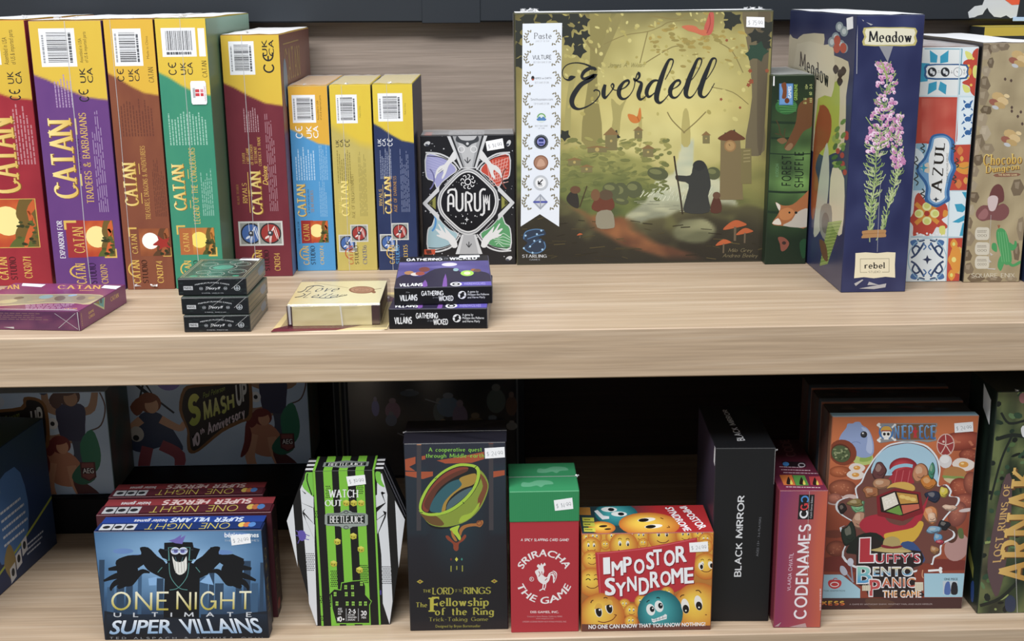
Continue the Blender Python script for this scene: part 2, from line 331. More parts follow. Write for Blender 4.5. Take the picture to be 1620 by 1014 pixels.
    def micro(s, x0, y0, x1, y1, n, col, rot=0, fill=.5, ragged=.35):      # body copy too small to read
        s.up(); r = rnd
        for i in range(n):
            a = 0.0; end = 1 - ragged * r.random()
            while a < end:
                b = min(end, a + r.uniform(.04, .13)); t0, t1 = (i + .5 - fill / 2) / n, (i + .5 + fill / 2) / n
                if rot == 0: q = [(x0 + (x1 - x0) * a, y0 + (y1 - y0) * t0), (x0 + (x1 - x0) * b, y0 + (y1 - y0) * t0), (x0 + (x1 - x0) * b, y0 + (y1 - y0) * t1), (x0 + (x1 - x0) * a, y0 + (y1 - y0) * t1)]
                else: q = [(x0 + (x1 - x0) * t0, y1 + (y0 - y1) * a), (x0 + (x1 - x0) * t0, y1 + (y0 - y1) * b), (x0 + (x1 - x0) * t1, y1 + (y0 - y1) * b), (x0 + (x1 - x0) * t1, y1 + (y0 - y1) * a)]
                s.raw([s.m(*k) for k in q], col); a = b + .018
    def barcode(s, x0, y0, x1, y1, horiz, col=0x25262a, seed=1):
        r = random.Random(seed); a = 0.0; s.up()
        while a < 1:
            b = min(1, a + r.choice((.012, .012, .022, .034)))
            q = (x0, y0 + (y1 - y0) * a, x1, y0 + (y1 - y0) * b) if horiz else (x0 + (x1 - x0) * a, y0, x0 + (x1 - x0) * b, y1)
            s.raw([s.m(q[0], q[1]), s.m(q[2], q[1]), s.m(q[2], q[3]), s.m(q[0], q[3])], col); a = b + r.choice((.012, .02, .03))
    def to(s, part, m=None): s.part = part; s.pm = m; return s
    def sticker(s, quad, txt, part='price_sticker', tcol=0x8f959c, col=0xf0f2f5, grow=0):
        # a paper label stuck on the face: quad is bottom left, bottom right, top right, top left
        old = s.part, s.pm; s.to(part, 'paper'); s.z += 1.2e-4; q = [s.m(*p) for p in quad]
        s.raw(q, col); lo = s.z - 1.2e-4
        V = lambda p, z: s.o + s.u * (p[0] * s.W) + s.v * (p[1] * s.H) + s.n * z
        for i in range(4): s.t.acc(part, 'paper').face([V(q[i], lo), V(q[(i + 1) % 4], lo), V(q[(i + 1) % 4], s.z), V(q[i], s.z)], [col3(col)])
        if txt:
            (bx, by), (cx, cy), (dx, dy), (ex, ey) = quad
            def in_(a, b): return tuple((1 - b) * ((1 - a) * quad[0][i] + a * quad[1][i]) + b * ((1 - a) * quad[3][i] + a * quad[2][i]) for i in (0, 1))
            s.up(4); s.glyphs(sketch(txt, 9, sp=14), (in_(.1, .2), in_(.9, .2), in_(.9, .66), in_(.1, .66)), tcol)
        s.part, s.pm = old; s.up(4)
LABELED = []
class Thing:
    def __init__(s, name, label, cat, loc, yaw=0, group=None):
        s.e = bpy.data.objects.new(name, None); C.objects.link(s.e); s.e.empty_display_size = .02
        s.e.location = loc; s.e.rotation_euler = (0, 0, R(yaw)); s.e['label'] = label; s.e['category'] = cat
        if group: s.e['group'] = group
        s.parts = {}; s.mats = {}; s.plabel = {}; s.default = 'card'
    def acc(s, part, m=None):
        if part not in s.parts: s.parts[part] = Acc(); s.mats[part] = m or s.default
        return s.parts[part]
    def face(s, which, quad=None):
        w, h, d = s.size
        f = {'front': ((0, 0, h), (1, 0, 0), (0, 0, -1), (0, -1, 0), w, h), 'top': ((0, d, h), (1, 0, 0), (0, -1, 0), (0, 0, 1), w, d), 'right': ((w, 0, h), (0, 1, 0), (0, 0, -1), (1, 0, 0), d, h), 'left': ((0, d, h), (0, -1, 0), (0, 0, -1), (-1, 0, 0), d, h)}[which]
        a = Art(s, *f, quad); e = .0008; a.clip = (e / a.W, e / a.H, 1 - e / a.W, 1 - e / a.H); return a
    def done(s):
        s.obs = {}
        for p, a in s.parts.items():
            if a.f:
                o = a.build(p.split('#')[0], s.mats[p], s.e); s.obs[p] = o
                if p.split('#')[0] in s.plabel: o['label'] = s.plabel[p.split('#')[0]]
        for p, q in getattr(s, 'sub', {}).items():
            if p in s.obs and q in s.obs: s.obs[p].parent = s.obs[q]
        return s
def carton(name, label, cat, size, loc, yaw, cols, group=None, m='card', chamfer=.0007):
    t = Thing(name, label, cat, loc, yaw, group); t.size = size; t.default = m; w, h, d = size
    boxacc(t.acc('carton'), 0, 0, 0, w, d, h, cols, chamfer); return t
def tag(o, label=None, cat=None, group=None, kind=None):
    for k, v in (('label', label), ('category', cat), ('group', group), ('kind', kind)):
        if v: o[k] = v
    return o

# ---------------------------------------------------------------- the shelving unit
FL = -.3363                                    # top of the lower board
def slab(name, m, x0, y0, z0, x1, y1, z1, parent, c=.0012):
    a = Acc(); boxacc(a, x0, y0, z0, x1, y1, z1, 0x888888, c); return a.build(name, m, parent)
unit = bpy.data.objects.new('shelving_unit', None); C.objects.link(unit); unit.empty_display_size = .1; unit.location = (0, 0, 0)
tag(unit, 'pale oak shop shelving with two boards and a black top rail', 'shelving')
slab('shelf_board', 'oak', -.98, 0, -.0507, .98, .522, 0, unit)
slab('shelf_board', 'oak', -.98, 0, FL - .05, .98, .522, FL, unit)
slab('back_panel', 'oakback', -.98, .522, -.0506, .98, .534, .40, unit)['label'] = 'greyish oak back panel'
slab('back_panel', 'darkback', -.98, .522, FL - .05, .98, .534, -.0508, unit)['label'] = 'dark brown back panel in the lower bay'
for x in (-1.0, .98): slab('side_panel', 'oak', x, 0, -.98, x + .02, .534, .40, unit)  # unseen sides, added to close the lower bay against light
fl = slab('floor', 'floor', -2.6, -3.2, -1.0, 2.6, .56, -.98, None, .002); tag(fl, kind='structure')  # unseen shop floor, added to bounce light up onto the lower shelf
slab('plinth', 'oak', -.98, .03, -.98, .98, .05, FL - .05, unit)
a = Acc(); boxacc(a, -.98, -.013, 0, .98, .013, .14, 0, .002); rail = a.build('top_rail', 'rail', unit); rail.location = (0, .508, .2808); rail.rotation_euler = (0, R(.47), 0); rail['label'] = 'black painted rail'
j = slab('joint_cover', 'rail', -.084, -.0146, -.0012, -.008, -.0125, .14, rail, .0006)
a = Acc(); y = -.0134
for pts, z, c in (([(.632, .0105), (.64, .018), (.650, .0195), (.652, .026), (.66, .03), (.668, .04), (.70, .04), (.697, .0045), (.689, .0025), (.683, .0062), (.676, .0035), (.667, .0045), (.660, .011), (.657, .016), (.654, .0125), (.6515, .0075), (.645, .006), (.6415, .004), (.634, .003)], 0, 0xc9d0d6), ([(.668, .04), (.70, .04), (.6985, .02), (.689, .0195), (.676, .028)], 3e-4, 0xf0552f), ([(.672, .03), (.697, .03), (.696, .0268), (.68, .0262)], 5e-4, 0x2a2322)):
    for t in tessellate_polygon([[Vector((p[0], p[1], 0)) for p in pts]]):
        f = [Vector((pts[i][0], y - z - 1e-4, pts[i][1])) for i in t]
        if (f[1] - f[0]).cross(f[2] - f[0]).y > 0: f.reverse()
        a.face(f, [col3(c)])
o = a.build('torn_sticker', 'paper', rail); o['label'] = 'torn white and orange sticker'
slab('label_strip', mat('pale_blue_label', .5, .3, 0, 0xa9c4e6), .692, -.0150, -.0012, .74, -.0131, .004, rail, .0003)

_cr = [0]
def crease_or_glint():
    _cr[0] += 1; return 'wrap_crease_or_glint#%d' % _cr[0]
def tuft(t, pts, size, seed=1, m='crinkle', n=9):
    # crumpled ends of the clear film, small folded facets around each point
    r = random.Random(seed)
    for p in pts:
        p = Vector(p); a = t.acc(crease_or_glint(), m); prev = None
        for i in range(n):
            d = [Vector((r.uniform(-1, 1), r.uniform(-.5, .5), r.uniform(-.15, .8))) * size for _ in range(3)]
            if prev: d[0] = prev
            a.face([p + k for k in d], [(240, 240, 240)]); prev = d[2]
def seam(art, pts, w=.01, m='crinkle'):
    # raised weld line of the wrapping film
    o = art.part, art.pm; art.to(crease_or_glint(), m); art.z += 2e-4; art.L(pts, w, 0xf0f0f0); art.part, art.pm = o
def glint(art, polys, m='crinkle'):  # film highlights, put in as flat whitish patches
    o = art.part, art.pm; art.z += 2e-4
    for p in polys: art.to(crease_or_glint(), m); art.P(p, 0xf5f5f5)
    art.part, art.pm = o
def wrap_top(t, inset=.001, m='sheet', dz=.0006):  # film over the top; the default whitened film paints in the glare
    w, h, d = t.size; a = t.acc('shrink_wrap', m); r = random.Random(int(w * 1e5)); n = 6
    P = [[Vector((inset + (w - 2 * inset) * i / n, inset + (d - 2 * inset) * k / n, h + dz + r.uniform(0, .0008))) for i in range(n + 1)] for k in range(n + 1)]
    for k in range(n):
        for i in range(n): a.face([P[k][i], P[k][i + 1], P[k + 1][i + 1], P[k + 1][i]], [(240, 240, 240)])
GOLD, GOLD2 = 0xdcb24a, 0xf0dc86
def catan(t, p, W):
    # narrow side of a tall game box: yellow top, coloured body, lettering that reads upwards
    f = t.face('front').uv(); base = p['base']; yel = p.get('yel', 0xdcb62f); f.clip = (.006, .0015, .994, .9985)
    def bg(a, b):
        q = [(0, p['cv'][0]), (.18, p['cv'][0] * .8 + p['cv'][1] * .2), (.42, p['cv'][0] * .45 + p['cv'][1] * .55), (.7, p['cv'][0] * .12 + p['cv'][1] * .88), (1, p['cv'][1])]
        for (x0, y0), (x1, y1) in zip(q, q[1:]):
            if x0 <= a <= x1: c = y0 + (y1 - y0) * (a - x0) / (x1 - x0)
        k = (b - c) / p.get('soft', .008) + .5
        nz = NZ.noise((a * 3 + W, b * 7, p['sd'])) * .5 + NZ.noise((a * 9, b * 22, p['sd'])) * .25
        return mixc(mixc(yel, 0xd9a927, .35 * max(0, nz + b)), mixc(base, p.get('base2', base), .5 + nz), k)
    f.Rc(0, 0, 1, 1, base); e = p['cv'][1] + .04; f.G(0, 0, 1, e, 24, 60, lambda a, b: bg(a, b * e)); f.G(0, e, 1, 1, 12, 40, lambda a, b: bg(a, e + b * (1 - e)))
    x0, y0, x1, y1, hz = p['bar']; bl = 'barcode_label'
    f.to(bl, 'paper'); f.Rc(x0, y0, x1, y1, 0xe9edf2)
    bx = (x0 + (x1 - x0) * .2, y0 + (y1 - y0) * .1, x0 + (x1 - x0) * .78, y0 + (y1 - y0) * .9) if hz else (x0 + (x1 - x0) * .12, y0 + (y1 - y0) * .1, x0 + (x1 - x0) * .88, y0 + (y1 - y0) * .78)
    f.barcode(*bx, hz, seed=p['sd'])
    if hz: f.micro(x0 + (x1 - x0) * .8, bx[1], x0 + (x1 - x0) * .9, bx[3], 1, 0x55585e, 90, .8, .05); f.micro(x0 + .02, bx[1], x0 + (x1 - x0) * .14, bx[3], 1, 0x999ca2, 90, .6, .1)
    else: f.micro(bx[0], bx[3] + .004, bx[2], y1 - .006, 1, 0x55585e, 0, .8, .05)
    f.to('carton')
    for it in p['it']:
        k = it[0]
        if k == 'T': f.K(it[1], *it[2:6], it[6], rot=90, **(it[7] if len(it) > 7 else dict(wt=16, thin=7, serif=7)))
        elif k == 'S': f.T(it[1], *it[2:6], it[6], rot=90, **(it[7] if len(it) > 7 else {}))
        elif k == 'R': f.Rc(*it[1:])
        elif k == 'm': f.micro(*it[1:5], it[5], it[6], it[7] if len(it) > 7 else 90, .42)
        elif k == 'CE':      # conformity marks
            x0, y0, x1, y1, c = it[1:]; f.K('C\u20ac', x0, y0, x1, y1, c, 90, wt=15, sp=24)
        elif k == 'UK': x0, y0, x1, y1, c = it[1:]; m_ = (x0 + x1) / 2; f.T('UK', x0, y0, m_ - (x1 - x0) * .06, y1, c, 90, .012); f.T('CA', m_ + (x1 - x0) * .06, y0, x1, y1, c, 90, .012)
        elif k == 'title':
            f.to('title_lettering'); z = f.z; f.K('CATAN', *it[1:5], p.get('tsh', 0x8a5a18), rot=90, wt=24, thin=8, serif=13, sp=0); f.z += STEP * 8
            a, b, c_, d = it[1:5]; f.K('CATAN', a - .012, b - .0015, c_ - .016, d - .0015, it[5] if len(it) > 5 else GOLD, rot=90, col2=GOLD2, wt=22, thin=7, serif=12, sp=2); f.to('carton')
        elif k == 'logo':
            x0, y0, x1, y1, c, c2 = it[1:]
            f.K('CATAN', x0, y0, x0 + (x1 - x0) * .5, y1, c, 90, wt=20, thin=9, serif=6); f.K('STUDIO', x0 + (x1 - x0) * .62, y0, x1, y1, c2, 90, wt=20, thin=9, serif=5)
            f.K('(', x0 - (x1 - x0) * .3, y0 + (y1 - y0) * .08, x0 + (x1 - x0) * .12, y0 + (y1 - y0) * .72, c, 180 if 0 else 0, wt=9)
        elif k == 'br':      # gold corner brackets around the small picture
            x0, y0, x1, y1 = it[1:]; w = .035; h = w * t.size[0] / t.size[1]
            for q in ((x0, y0, x0 + w, y0 + .035), (x0, y0, x0 + .18, y0 + h), (x1 - w, y1 - .035, x1, y1), (x1 - .18, y1 - h, x1, y1)): f.Rc(*q, GOLD)
        elif k == 'sun':
            x0, y0, x1, y1 = it[1:5]; sky, sky2, sun, land = it[5]; px = it[6]; 
            f.G(x0, y0, x1, y1, 14, 14, lambda a, b: mixc(mixc(sky, sky2, abs(b - .45) * 1.6 + .4 * NZ.noise((a * 5, b * 5, 3))), land, (a - .72) * 3 + NZ.noise((a * 7, b * 9, 8)) * .9))
            cx, cy = x0 + (x1 - x0) * px, y0 + (y1 - y0) * .45; q_ = t.size[1] / t.size[0]; rx = (y1 - y0) * .3 * q_; X = lambda a: x0 + (x1 - x0) * a; Y = lambda b: y0 + (y1 - y0) * b
            old = f.clip; f.clip = (max(old[0], x0), y0, min(old[2], x1), y1); f.E(cx, cy, rx, (y1 - y0) * .3, sun)
            f.S([(X(.62), Y(1.05)), (X(.55), Y(.7)), (X(.66), Y(.5)), (X(.6), Y(.3)), (X(.75), Y(-.05)), (X(1.1), Y(-.05)), (X(1.1), Y(1.05))], mixc(land, sky2, .25), 3); f.S([(X(.4), Y(1.1)), (X(.5), Y(.85)), (X(.7), Y(.78)), (X(.85), Y(.9)), (X(.9), Y(1.1))], land, 3)
            f.L([(X(.98), Y(.1)), (X(.84), Y(.3)), (X(.92), Y(.5)), (X(.8), Y(.75)), (X(.7), Y(1))], .04, mixc(sky, sky2, .4), 4)
            r = random.Random(5)
            for i in range(16): f.E(X(.62 + .36 * r.random()), Y(.45 + .5 * r.random()), .035, .004 + .003 * r.random(), mixc(land, (44, 50, 26), r.random()), n=8)
            if len(it) > 7: f.S([(X(.42), Y(.6)), (X(.62), Y(.42)), (X(.6), Y(.25)), (X(.78), Y(.4)), (X(.98), Y(.35)), (X(.9), Y(.55)), (X(1), Y(.72)), (X(.8), Y(.68)), (X(.6), Y(.8)), (X(.66), Y(.64))], it[7], 3)
            f.clip = old
            if it[1] > .0 and p.get('frame'): 
                for q in ((x0, y0, x1, y0 + .0025), (x0, y1 - .0025, x1, y1), (x1 - .012, y0, x1, y1)): f.Rc(*q, GOLD)
        elif k == 'shield':
            k_ = t.size[0] / t.size[1]
            for x, y, c, c2 in it[1:]:
                w = it_w = .44; h = w * k_ * 1.0; f.Rc(x, y, x + w, y + h, 0xc9cbc6); f.Rc(x + .03, y + .03 * k_, x + w - .03, y + h - .03 * k_, 0x8f938d)
                cx, cy = x + w / 2, y + h / 2; f.E(cx, cy, .19, .19 * k_, 0x2a2a2e); f.E(cx, cy, .165, .165 * k_, c)
                r = random.Random(3)
                for i in range(7): q = r.uniform(0, 6.28); d = r.uniform(.04, .13); f.E(cx + math.cos(q) * d, cy + math.sin(q) * d * k_, .04, .022 * k_, c2, math.degrees(q) + 40)
                f.E(cx, cy, .05, .05 * k_, 0x3a3d44); f.E(cx - .01, cy - .01 * k_, .02, .02 * k_, 0xc6ccd4)
    sm = p.get('seam')
    if sm: seam(f, [(sm, .0), (sm + .01, .4), (sm - .01, .8), (sm, 1)], .012)
    return f
WHT, BLK = 0xdfe2e6, 0x232228
SKY = (0xe8742a, 0xb8381f, 0xf7e28a, 0x5a6426)
UP = 'tall game boxes shown by their narrow sides'
def spine(label, size, loc, yaw, p, right=None, group=UP):
    w, h, d = size; t = carton('board_game_box', label, 'board game', size, loc, yaw, {'all': p['base'], 'top': p.get('yel', 0xdcb62f), 'right': right if right is not None else mixc(p['base'], (40, 30, 30), .15), 'left': mixc(p['base'], (40, 30, 30), .15)}, group)
    t.plabel['title_lettering'] = 'gold title lettering'; catan(t, p, w); return t
t = spine('dark red game box at the left end of the upper shelf', (.0777, .2963, .25), (-.5802, .2253, 0), -.2, dict(base=0xb02a36, base2=0x9c2030, cv=(.21, .29), sd=1, frame=1, bar=(.06, .03, .62, .16, 1), it=[
    ('S', 'Assembled in USA\nof US & imported parts', .66, .035, .84, .16, 0x5a4a22), ('UK', .68, .185, .88, .23, BLK), ('CE', .68, .25, .84, .29, BLK), ('m', .68, .30, .96, .53, 6, 0xc4838a), ('title', .22, .35, .72, .64),
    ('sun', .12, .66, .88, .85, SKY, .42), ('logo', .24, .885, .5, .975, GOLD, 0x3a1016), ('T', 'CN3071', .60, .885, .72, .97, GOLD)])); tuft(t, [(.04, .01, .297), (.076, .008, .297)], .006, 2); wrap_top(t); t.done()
t = spine('purple game box between the dark red and the brown box', (.0775, .2957, .25), (-.4892, .1984, 0), 0, dict(base=0x613680, base2=0x6e3f86, cv=(.19, .285), sd=2, seam=.5, bar=(.13, .027, .62, .163, 1), it=[
    ('S', 'Assembled in USA\nof US & imported parts', .66, .04, .79, .15, 0x5a4a22), ('UK', .64, .168, .82, .222, BLK), ('CE', .60, .245, .74, .29, BLK), ('m', .26, .19, .52, .31, 6, 0xa98bb8), ('title', .12, .35, .48, .648),
    ('R', .5, .35, .525, .41, 0xd7bd62), ('R', .5, .555, .525, .60, 0xd7bd62), ('T', 'EXPANSION', .49, .425, .54, .54, 0x35184a), ('T', 'TRADERS & BARBARIANS', .565, .33, .67, .665, GOLD), ('m', .72, .29, .87, .70, 5, 0x9a80ad),
    ('T', 'EXPANSION FOR', .1, .73, .18, .875, WHT, dict(wt=20, thin=10, serif=5)), ('R', .22, .73, .5, .873, 0xa92c30), ('br', .2, .73, .92, .876), ('T', 'CATAN', .31, .755, .47, .855, GOLD), ('sun', .48, .732, .90, .87, SKY, .42),
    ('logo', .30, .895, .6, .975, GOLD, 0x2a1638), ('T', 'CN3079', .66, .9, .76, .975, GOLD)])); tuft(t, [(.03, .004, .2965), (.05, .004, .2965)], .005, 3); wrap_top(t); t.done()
t = spine('brown game box with a small red dragon picture near its foot', (.053, .2964, .25), (-.4092, .1971, 0), -.2, dict(base=0x7d3f2c, base2=0x8d4d30, yel=0xdfae2c, cv=(.19, .272), sd=3, seam=.14, bar=(.17, .033, .74, .165, 1), it=[
    ('S', 'Made in China', .82, .06, .87, .14, 0x7a5a22), ('CE', .19, .175, .33, .22, BLK), ('UK', .42, .175, .64, .22, BLK), ('T', 'CATAN', .82, .17, .93, .225, 0x4a3a1a), ('m', .12, .28, .85, .42, 12, 0x6c3729), ('title', .12, .515, .42, .68),
    ('R', .46, .52, .475, .56, GOLD), ('R', .46, .63, .475, .67, GOLD), ('T', 'TREASURES, DRAGONS & ADVENTURERS', .52, .455, .63, .73, 0xd9a94a, dict(wt=13, thin=7, serif=6)), ('m', .72, .50, .97, .72, 7, 0x6a3728), ('br', .12, .76, .99, .873),
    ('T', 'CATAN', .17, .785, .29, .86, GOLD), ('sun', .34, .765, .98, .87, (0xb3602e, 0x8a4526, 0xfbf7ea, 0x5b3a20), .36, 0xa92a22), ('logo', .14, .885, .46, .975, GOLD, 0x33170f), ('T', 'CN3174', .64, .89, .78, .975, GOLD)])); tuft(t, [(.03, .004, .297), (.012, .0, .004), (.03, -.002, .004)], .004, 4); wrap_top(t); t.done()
t = spine('green game box with a white square sticker, behind the deck stack', (.0545, .2966, .245), (-.3546, .1973, 0), -.2, dict(base=0x2d8a6c, base2=0x37936f, yel=0xdfbb2f, cv=(.19, .275), sd=4, seam=.5, bar=(.11, .033, .78, .135, 0), it=[
    ('R', .83, .035, .96, .135, 0xe6eaee), ('CE', .2, .155, .36, .2, BLK), ('UK', .44, .155, .68, .2, BLK), ('T', 'CATAN', .86, .15, .96, .21, 0x4a3a1a), ('m', .1, .33, .88, .455, 13, 0x8fc4ae), ('title', .1, .525, .37, .70),
    ('R', .42, .545, .435, .58, GOLD), ('R', .42, .66, .435, .69, GOLD), ('T', 'LEGEND OF THE CONQUERORS', .47, .465, .61, .75, GOLD, dict(wt=15, thin=8, serif=6)), ('m', .66, .53, .9, .72, 6, 0x86bda8), ('br', .1, .755, .9, .875), ('R', .15, .765, .42, .868, 0xb5622f),
    ('T', 'CATAN', .22, .785, .34, .855, GOLD), ('sun', .41, .765, .87, .868, (0xd58a2c, 0xb5672c, 0xf2dd5a, 0x4a5220), .3), ('logo', .2, .89, .5, .975, GOLD, 0x123d2c), ('T', 'CN3075', .64, .895, .76, .975, GOLD)]), right=0x4f7358)
f = t.face('front').uv(); f.z += 8e-4; f.to('round_cornered_sticker', 'paper'); f.P([(.63, .222), (.90, .222), (.92, .23), (.92, .30), (.9, .307), (.63, .307), (.61, .3), (.61, .23)], 0xe8ecef); f.Rc(.7, .252, .78, .263, 0xd8333c); f.Rc(.8, .252, .86, .263, 0xe0808a); f.Rc(.7, .266, .78, .277, 0xd8333c); f.Rc(.8, .266, .86, .277, 0xd8333c); f.micro(.65, .23, .7, .3, 1, 0x9a9da2); f.T('GAMEGENIC', .875, .24, .905, .295, 0xc23a44, 90)
g = t.face('right').uv(); g.z += 1e-4; g.K('CATAN', .30, .2, .62, .62, 0x9c8a4a, 90, wt=20, thin=9, serif=8); g.micro(.7, .2, .9, .7, 4, 0x8d8b5c); g.G(0, 0, 1, .1, 6, 4, lambda a, b: mixc(0x9fc4b0, 0x4f7358, b)); g.Rc(.55, .7, .9, .98, 0xb39a34)
tuft(t, [(.03, .002, .298)], .005, 5); wrap_top(t); t.done()
t = spine('maroon game box with two round shields near its foot', (.0655, .2766, .24), (-.2975, .2534, 0), 0, dict(base=0x6e2230, base2=0x7a2a36, cv=(.19, .285), sd=5, seam=.36, bar=(.13, .025, .56, .158, 1), it=[
    ('CE', .70, .07, .89, .152, BLK), ('UK', .70, .02, .90, .085, BLK), ('m', .3, .285, .57, .39, 7, 0xb58a92), ('T', '2 PLAYER', .24, .475, .29, .52, GOLD), ('T', 'CARD GAME', .31, .455, .36, .52, GOLD), ('T', 'OF DISCOVERY', .38, .44, .43, .525, GOLD), ('T', 'SETTLEMENT', .45, .45, .5, .52, GOLD), ('T', 'CONFLICT & TRADE', .52, .41, .57, .53, GOLD),
    ('m', .66, .31, .82, .72, 5, 0xa4727c), ('T', 'KLAUS TEUBER', .1, .605, .14, .69, 0xa87c36), ('T', 'RIVALS', .2, .60, .285, .685, GOLD), ('R', .31, .555, .322, .725, GOLD), ('T', 'FOR', .3, .63, .335, .655, GOLD), ('title', .36, .55, .56, .735), ('S', 'Deluxe', .57, .53, .66, .61, GOLD, dict(shear=.3, bold=.015)),
    ('shield', (.09, .762, 0x3f67b0, 0xd8e2f2), (.43, .762, 0xa8322f, 0xe6d6d0)), ('logo', .36, .885, .6, .975, GOLD, 0x2a0d12), ('T', 'CN3134', .68, .9, .79, .975, GOLD)]), right=0x84564e)
g = t.face('right').uv(); g.z += 1e-4; g.K('CATAN', .12, .06, .62, .2, 0xa88a52, 0, wt=18, thin=9, serif=8); g.Rc(.1, .04, .6, .045, 0xb09258); g.E(.12, .2, .06, .1, 0x7f94ab); g.G(0, .4, .4, 1, 4, 8, lambda a, b: mixc(0x7a4a58, 0x5f74a8, b)); tuft(t, [(.03, .002, .2775)], .004, 6); wrap_top(t, dz=.0004); t.done()
GS = 'three half height game boxes in a row'
t = spine('bright blue half height game box beside the maroon box', (.0455, .2177, .17), (-.2300, .2801, 0), 0, dict(base=0x3f93d2, base2=0x4a9ad6, yel=0xe5a92b, cv=(.225, .315), sd=6, bar=(.09, .047, .68, .193, 1), it=[
    ('S', 'Assembled in USA\nof US & imported parts', .71, .05, .84, .18, 0x6a4a1a), ('CE', .14, .21, .32, .275, 0xeef1f4), ('UK', .42, .21, .72, .275, 0xeef1f4), ('m', .08, .32, .6, .5, 8, 0xa9cdea), ('m', .7, .3, .92, .5, 5, 0x86b8e0), ('m', .66, .5, .86, .70, 5, 0x7fb2dc), ('title', .09, .52, .33, .70),
    ('T', 'EXPANSION', .36, .55, .40, .68, 0x244e7a), ('T', 'SEAFARERS', .43, .555, .51, .675, 0xa8782e), ('T', 'EXTENSION FOR', .06, .725, .11, .845, 0x20344a), ('R', .15, .72, .46, .845, 0xa82a25), ('T', 'CATAN', .2, .74, .36, .83, GOLD), ('sun', .40, .722, .85, .843, SKY, .35), ('logo', .16, .86, .48, .965, GOLD, 0x1d2c3c), ('T', 'CN3074', .60, .86, .7, .965, GOLD)]), group=GS); tuft(t, [(.02, .002, .2185)], .003, 7); wrap_top(t, dz=.0004, m='thin'); t.done()
t = spine('mustard half height game box between the blue and the navy box', (.0475, .2183, .157), (-.1822, .2781, 0), 0, dict(base=0xbca94c, base2=0xc4b258, yel=0xdfc02c, cv=(.21, .325), soft=.05, sd=7, tsh=0x9a8832, seam=.3, bar=(.15, .05, .66, .20, 1), it=[
    ('S', 'Made in China', .7, .11, .74, .17, 0x8a7a2a), ('UK', .1, .285, .28, .325, BLK), ('CE', .32, .285, .44, .325, BLK), ('m', .1, .34, .45, .52, 7, 0x8f8038), ('m', .62, .32, .82, .70, 6, 0x9d8f45), ('T', 'RIVALS', .1, .6, .18, .68, 0xd9c652), ('title', .18, .505, .38, .70, 0xe9d24a), ('T', 'AGE OF ENLIGHTENMENT', .42, .47, .5, .71, 0x7f6f30, dict(wt=13, thin=8, serif=4)),
    ('shield', (.06, .80, 0x3f67b0, 0xd8e2f2), (.36, .745, 0xa8322f, 0xe6d6d0)), ('logo', .28, .86, .54, .965, 0xc0522a, 0x4a4326), ('T', 'CN3136', .64, .86, .75, .965, 0x5a5f86)]), group=GS); tuft(t, [(.02, .002, .219)], .003, 8); wrap_top(t, dz=.0004, m='thin'); t.done()
t = spine('navy half height game box at the right end of its row', (.0464, .2189, .158), (-.1328, .2776, 0), -.8, dict(base=0x22305c, base2=0x2a3a68, yel=0xdfc22c, cv=(.205, .31), sd=8, seam=.36, bar=(.13, .048, .74, .195, 1), it=[
    ('S', 'Made in China', .78, .1, .82, .16, 0x8a7a2a), ('UK', .09, .285, .29, .325, 0xdfe3ea), ('CE', .33, .285, .46, .325, 0xdfe3ea), ('m', .12, .335, .42, .50, 7, 0x8d97b5), ('m', .62, .31, .85, .68, 6, 0x6f7a9e), ('T', 'RIVALS', .07, .555, .15, .645, GOLD), ('R', .17, .53, .18, .69, GOLD), ('title', .22, .485, .40, .69), ('T', 'AGE OF DARKNESS', .44, .485, .52, .68, 0xc08a34, dict(wt=15, thin=9, serif=4)),
    ('shield', (.05, .80, 0x3f67b0, 0xd8e2f2), (.35, .74, 0xa8322f, 0xe6d6d0)), ('logo', .28, .86, .54, .965, GOLD, 0x4f9ad8), ('T', 'CN3135', .64, .86, .75, .965, GOLD)]), group=GS); tuft(t, [(.02, .002, .2195)], .003, 9); wrap_top(t, dz=.0004, m='thin'); t.done()

# ================================================================ upper shelf, right half
def nz(a, b, s=0, f=1): return NZ.noise((a * f + s * 3.7, b * f - s * 1.3, s * 2.1))
def leaf(f, cx, cy, r, rot, col, lobes=5):
    p = []
    for i in range(lobes * 2):
        a = R(rot + 360 * i / (lobes * 2)); k = r * (1 if i % 2 == 0 else .62); p.append((cx + k * math.cos(a), cy + k * math.sin(a)))
    f.P(p, col)
def laurel(f, cx, cy, sgn, h, col):
    for i in range(6):
        t = -1 + 2 * i / 5; x = cx + sgn * (1.5 * (1 - t * t) * h * .17 - (t > .5) * (t - .5) * h * .22); y = cy + t * h * .42
        for q in (-1, 1): f.E(x + q * h * .07, y, h * .095, h * .042, col, sgn * (55 * q - 28 * t))
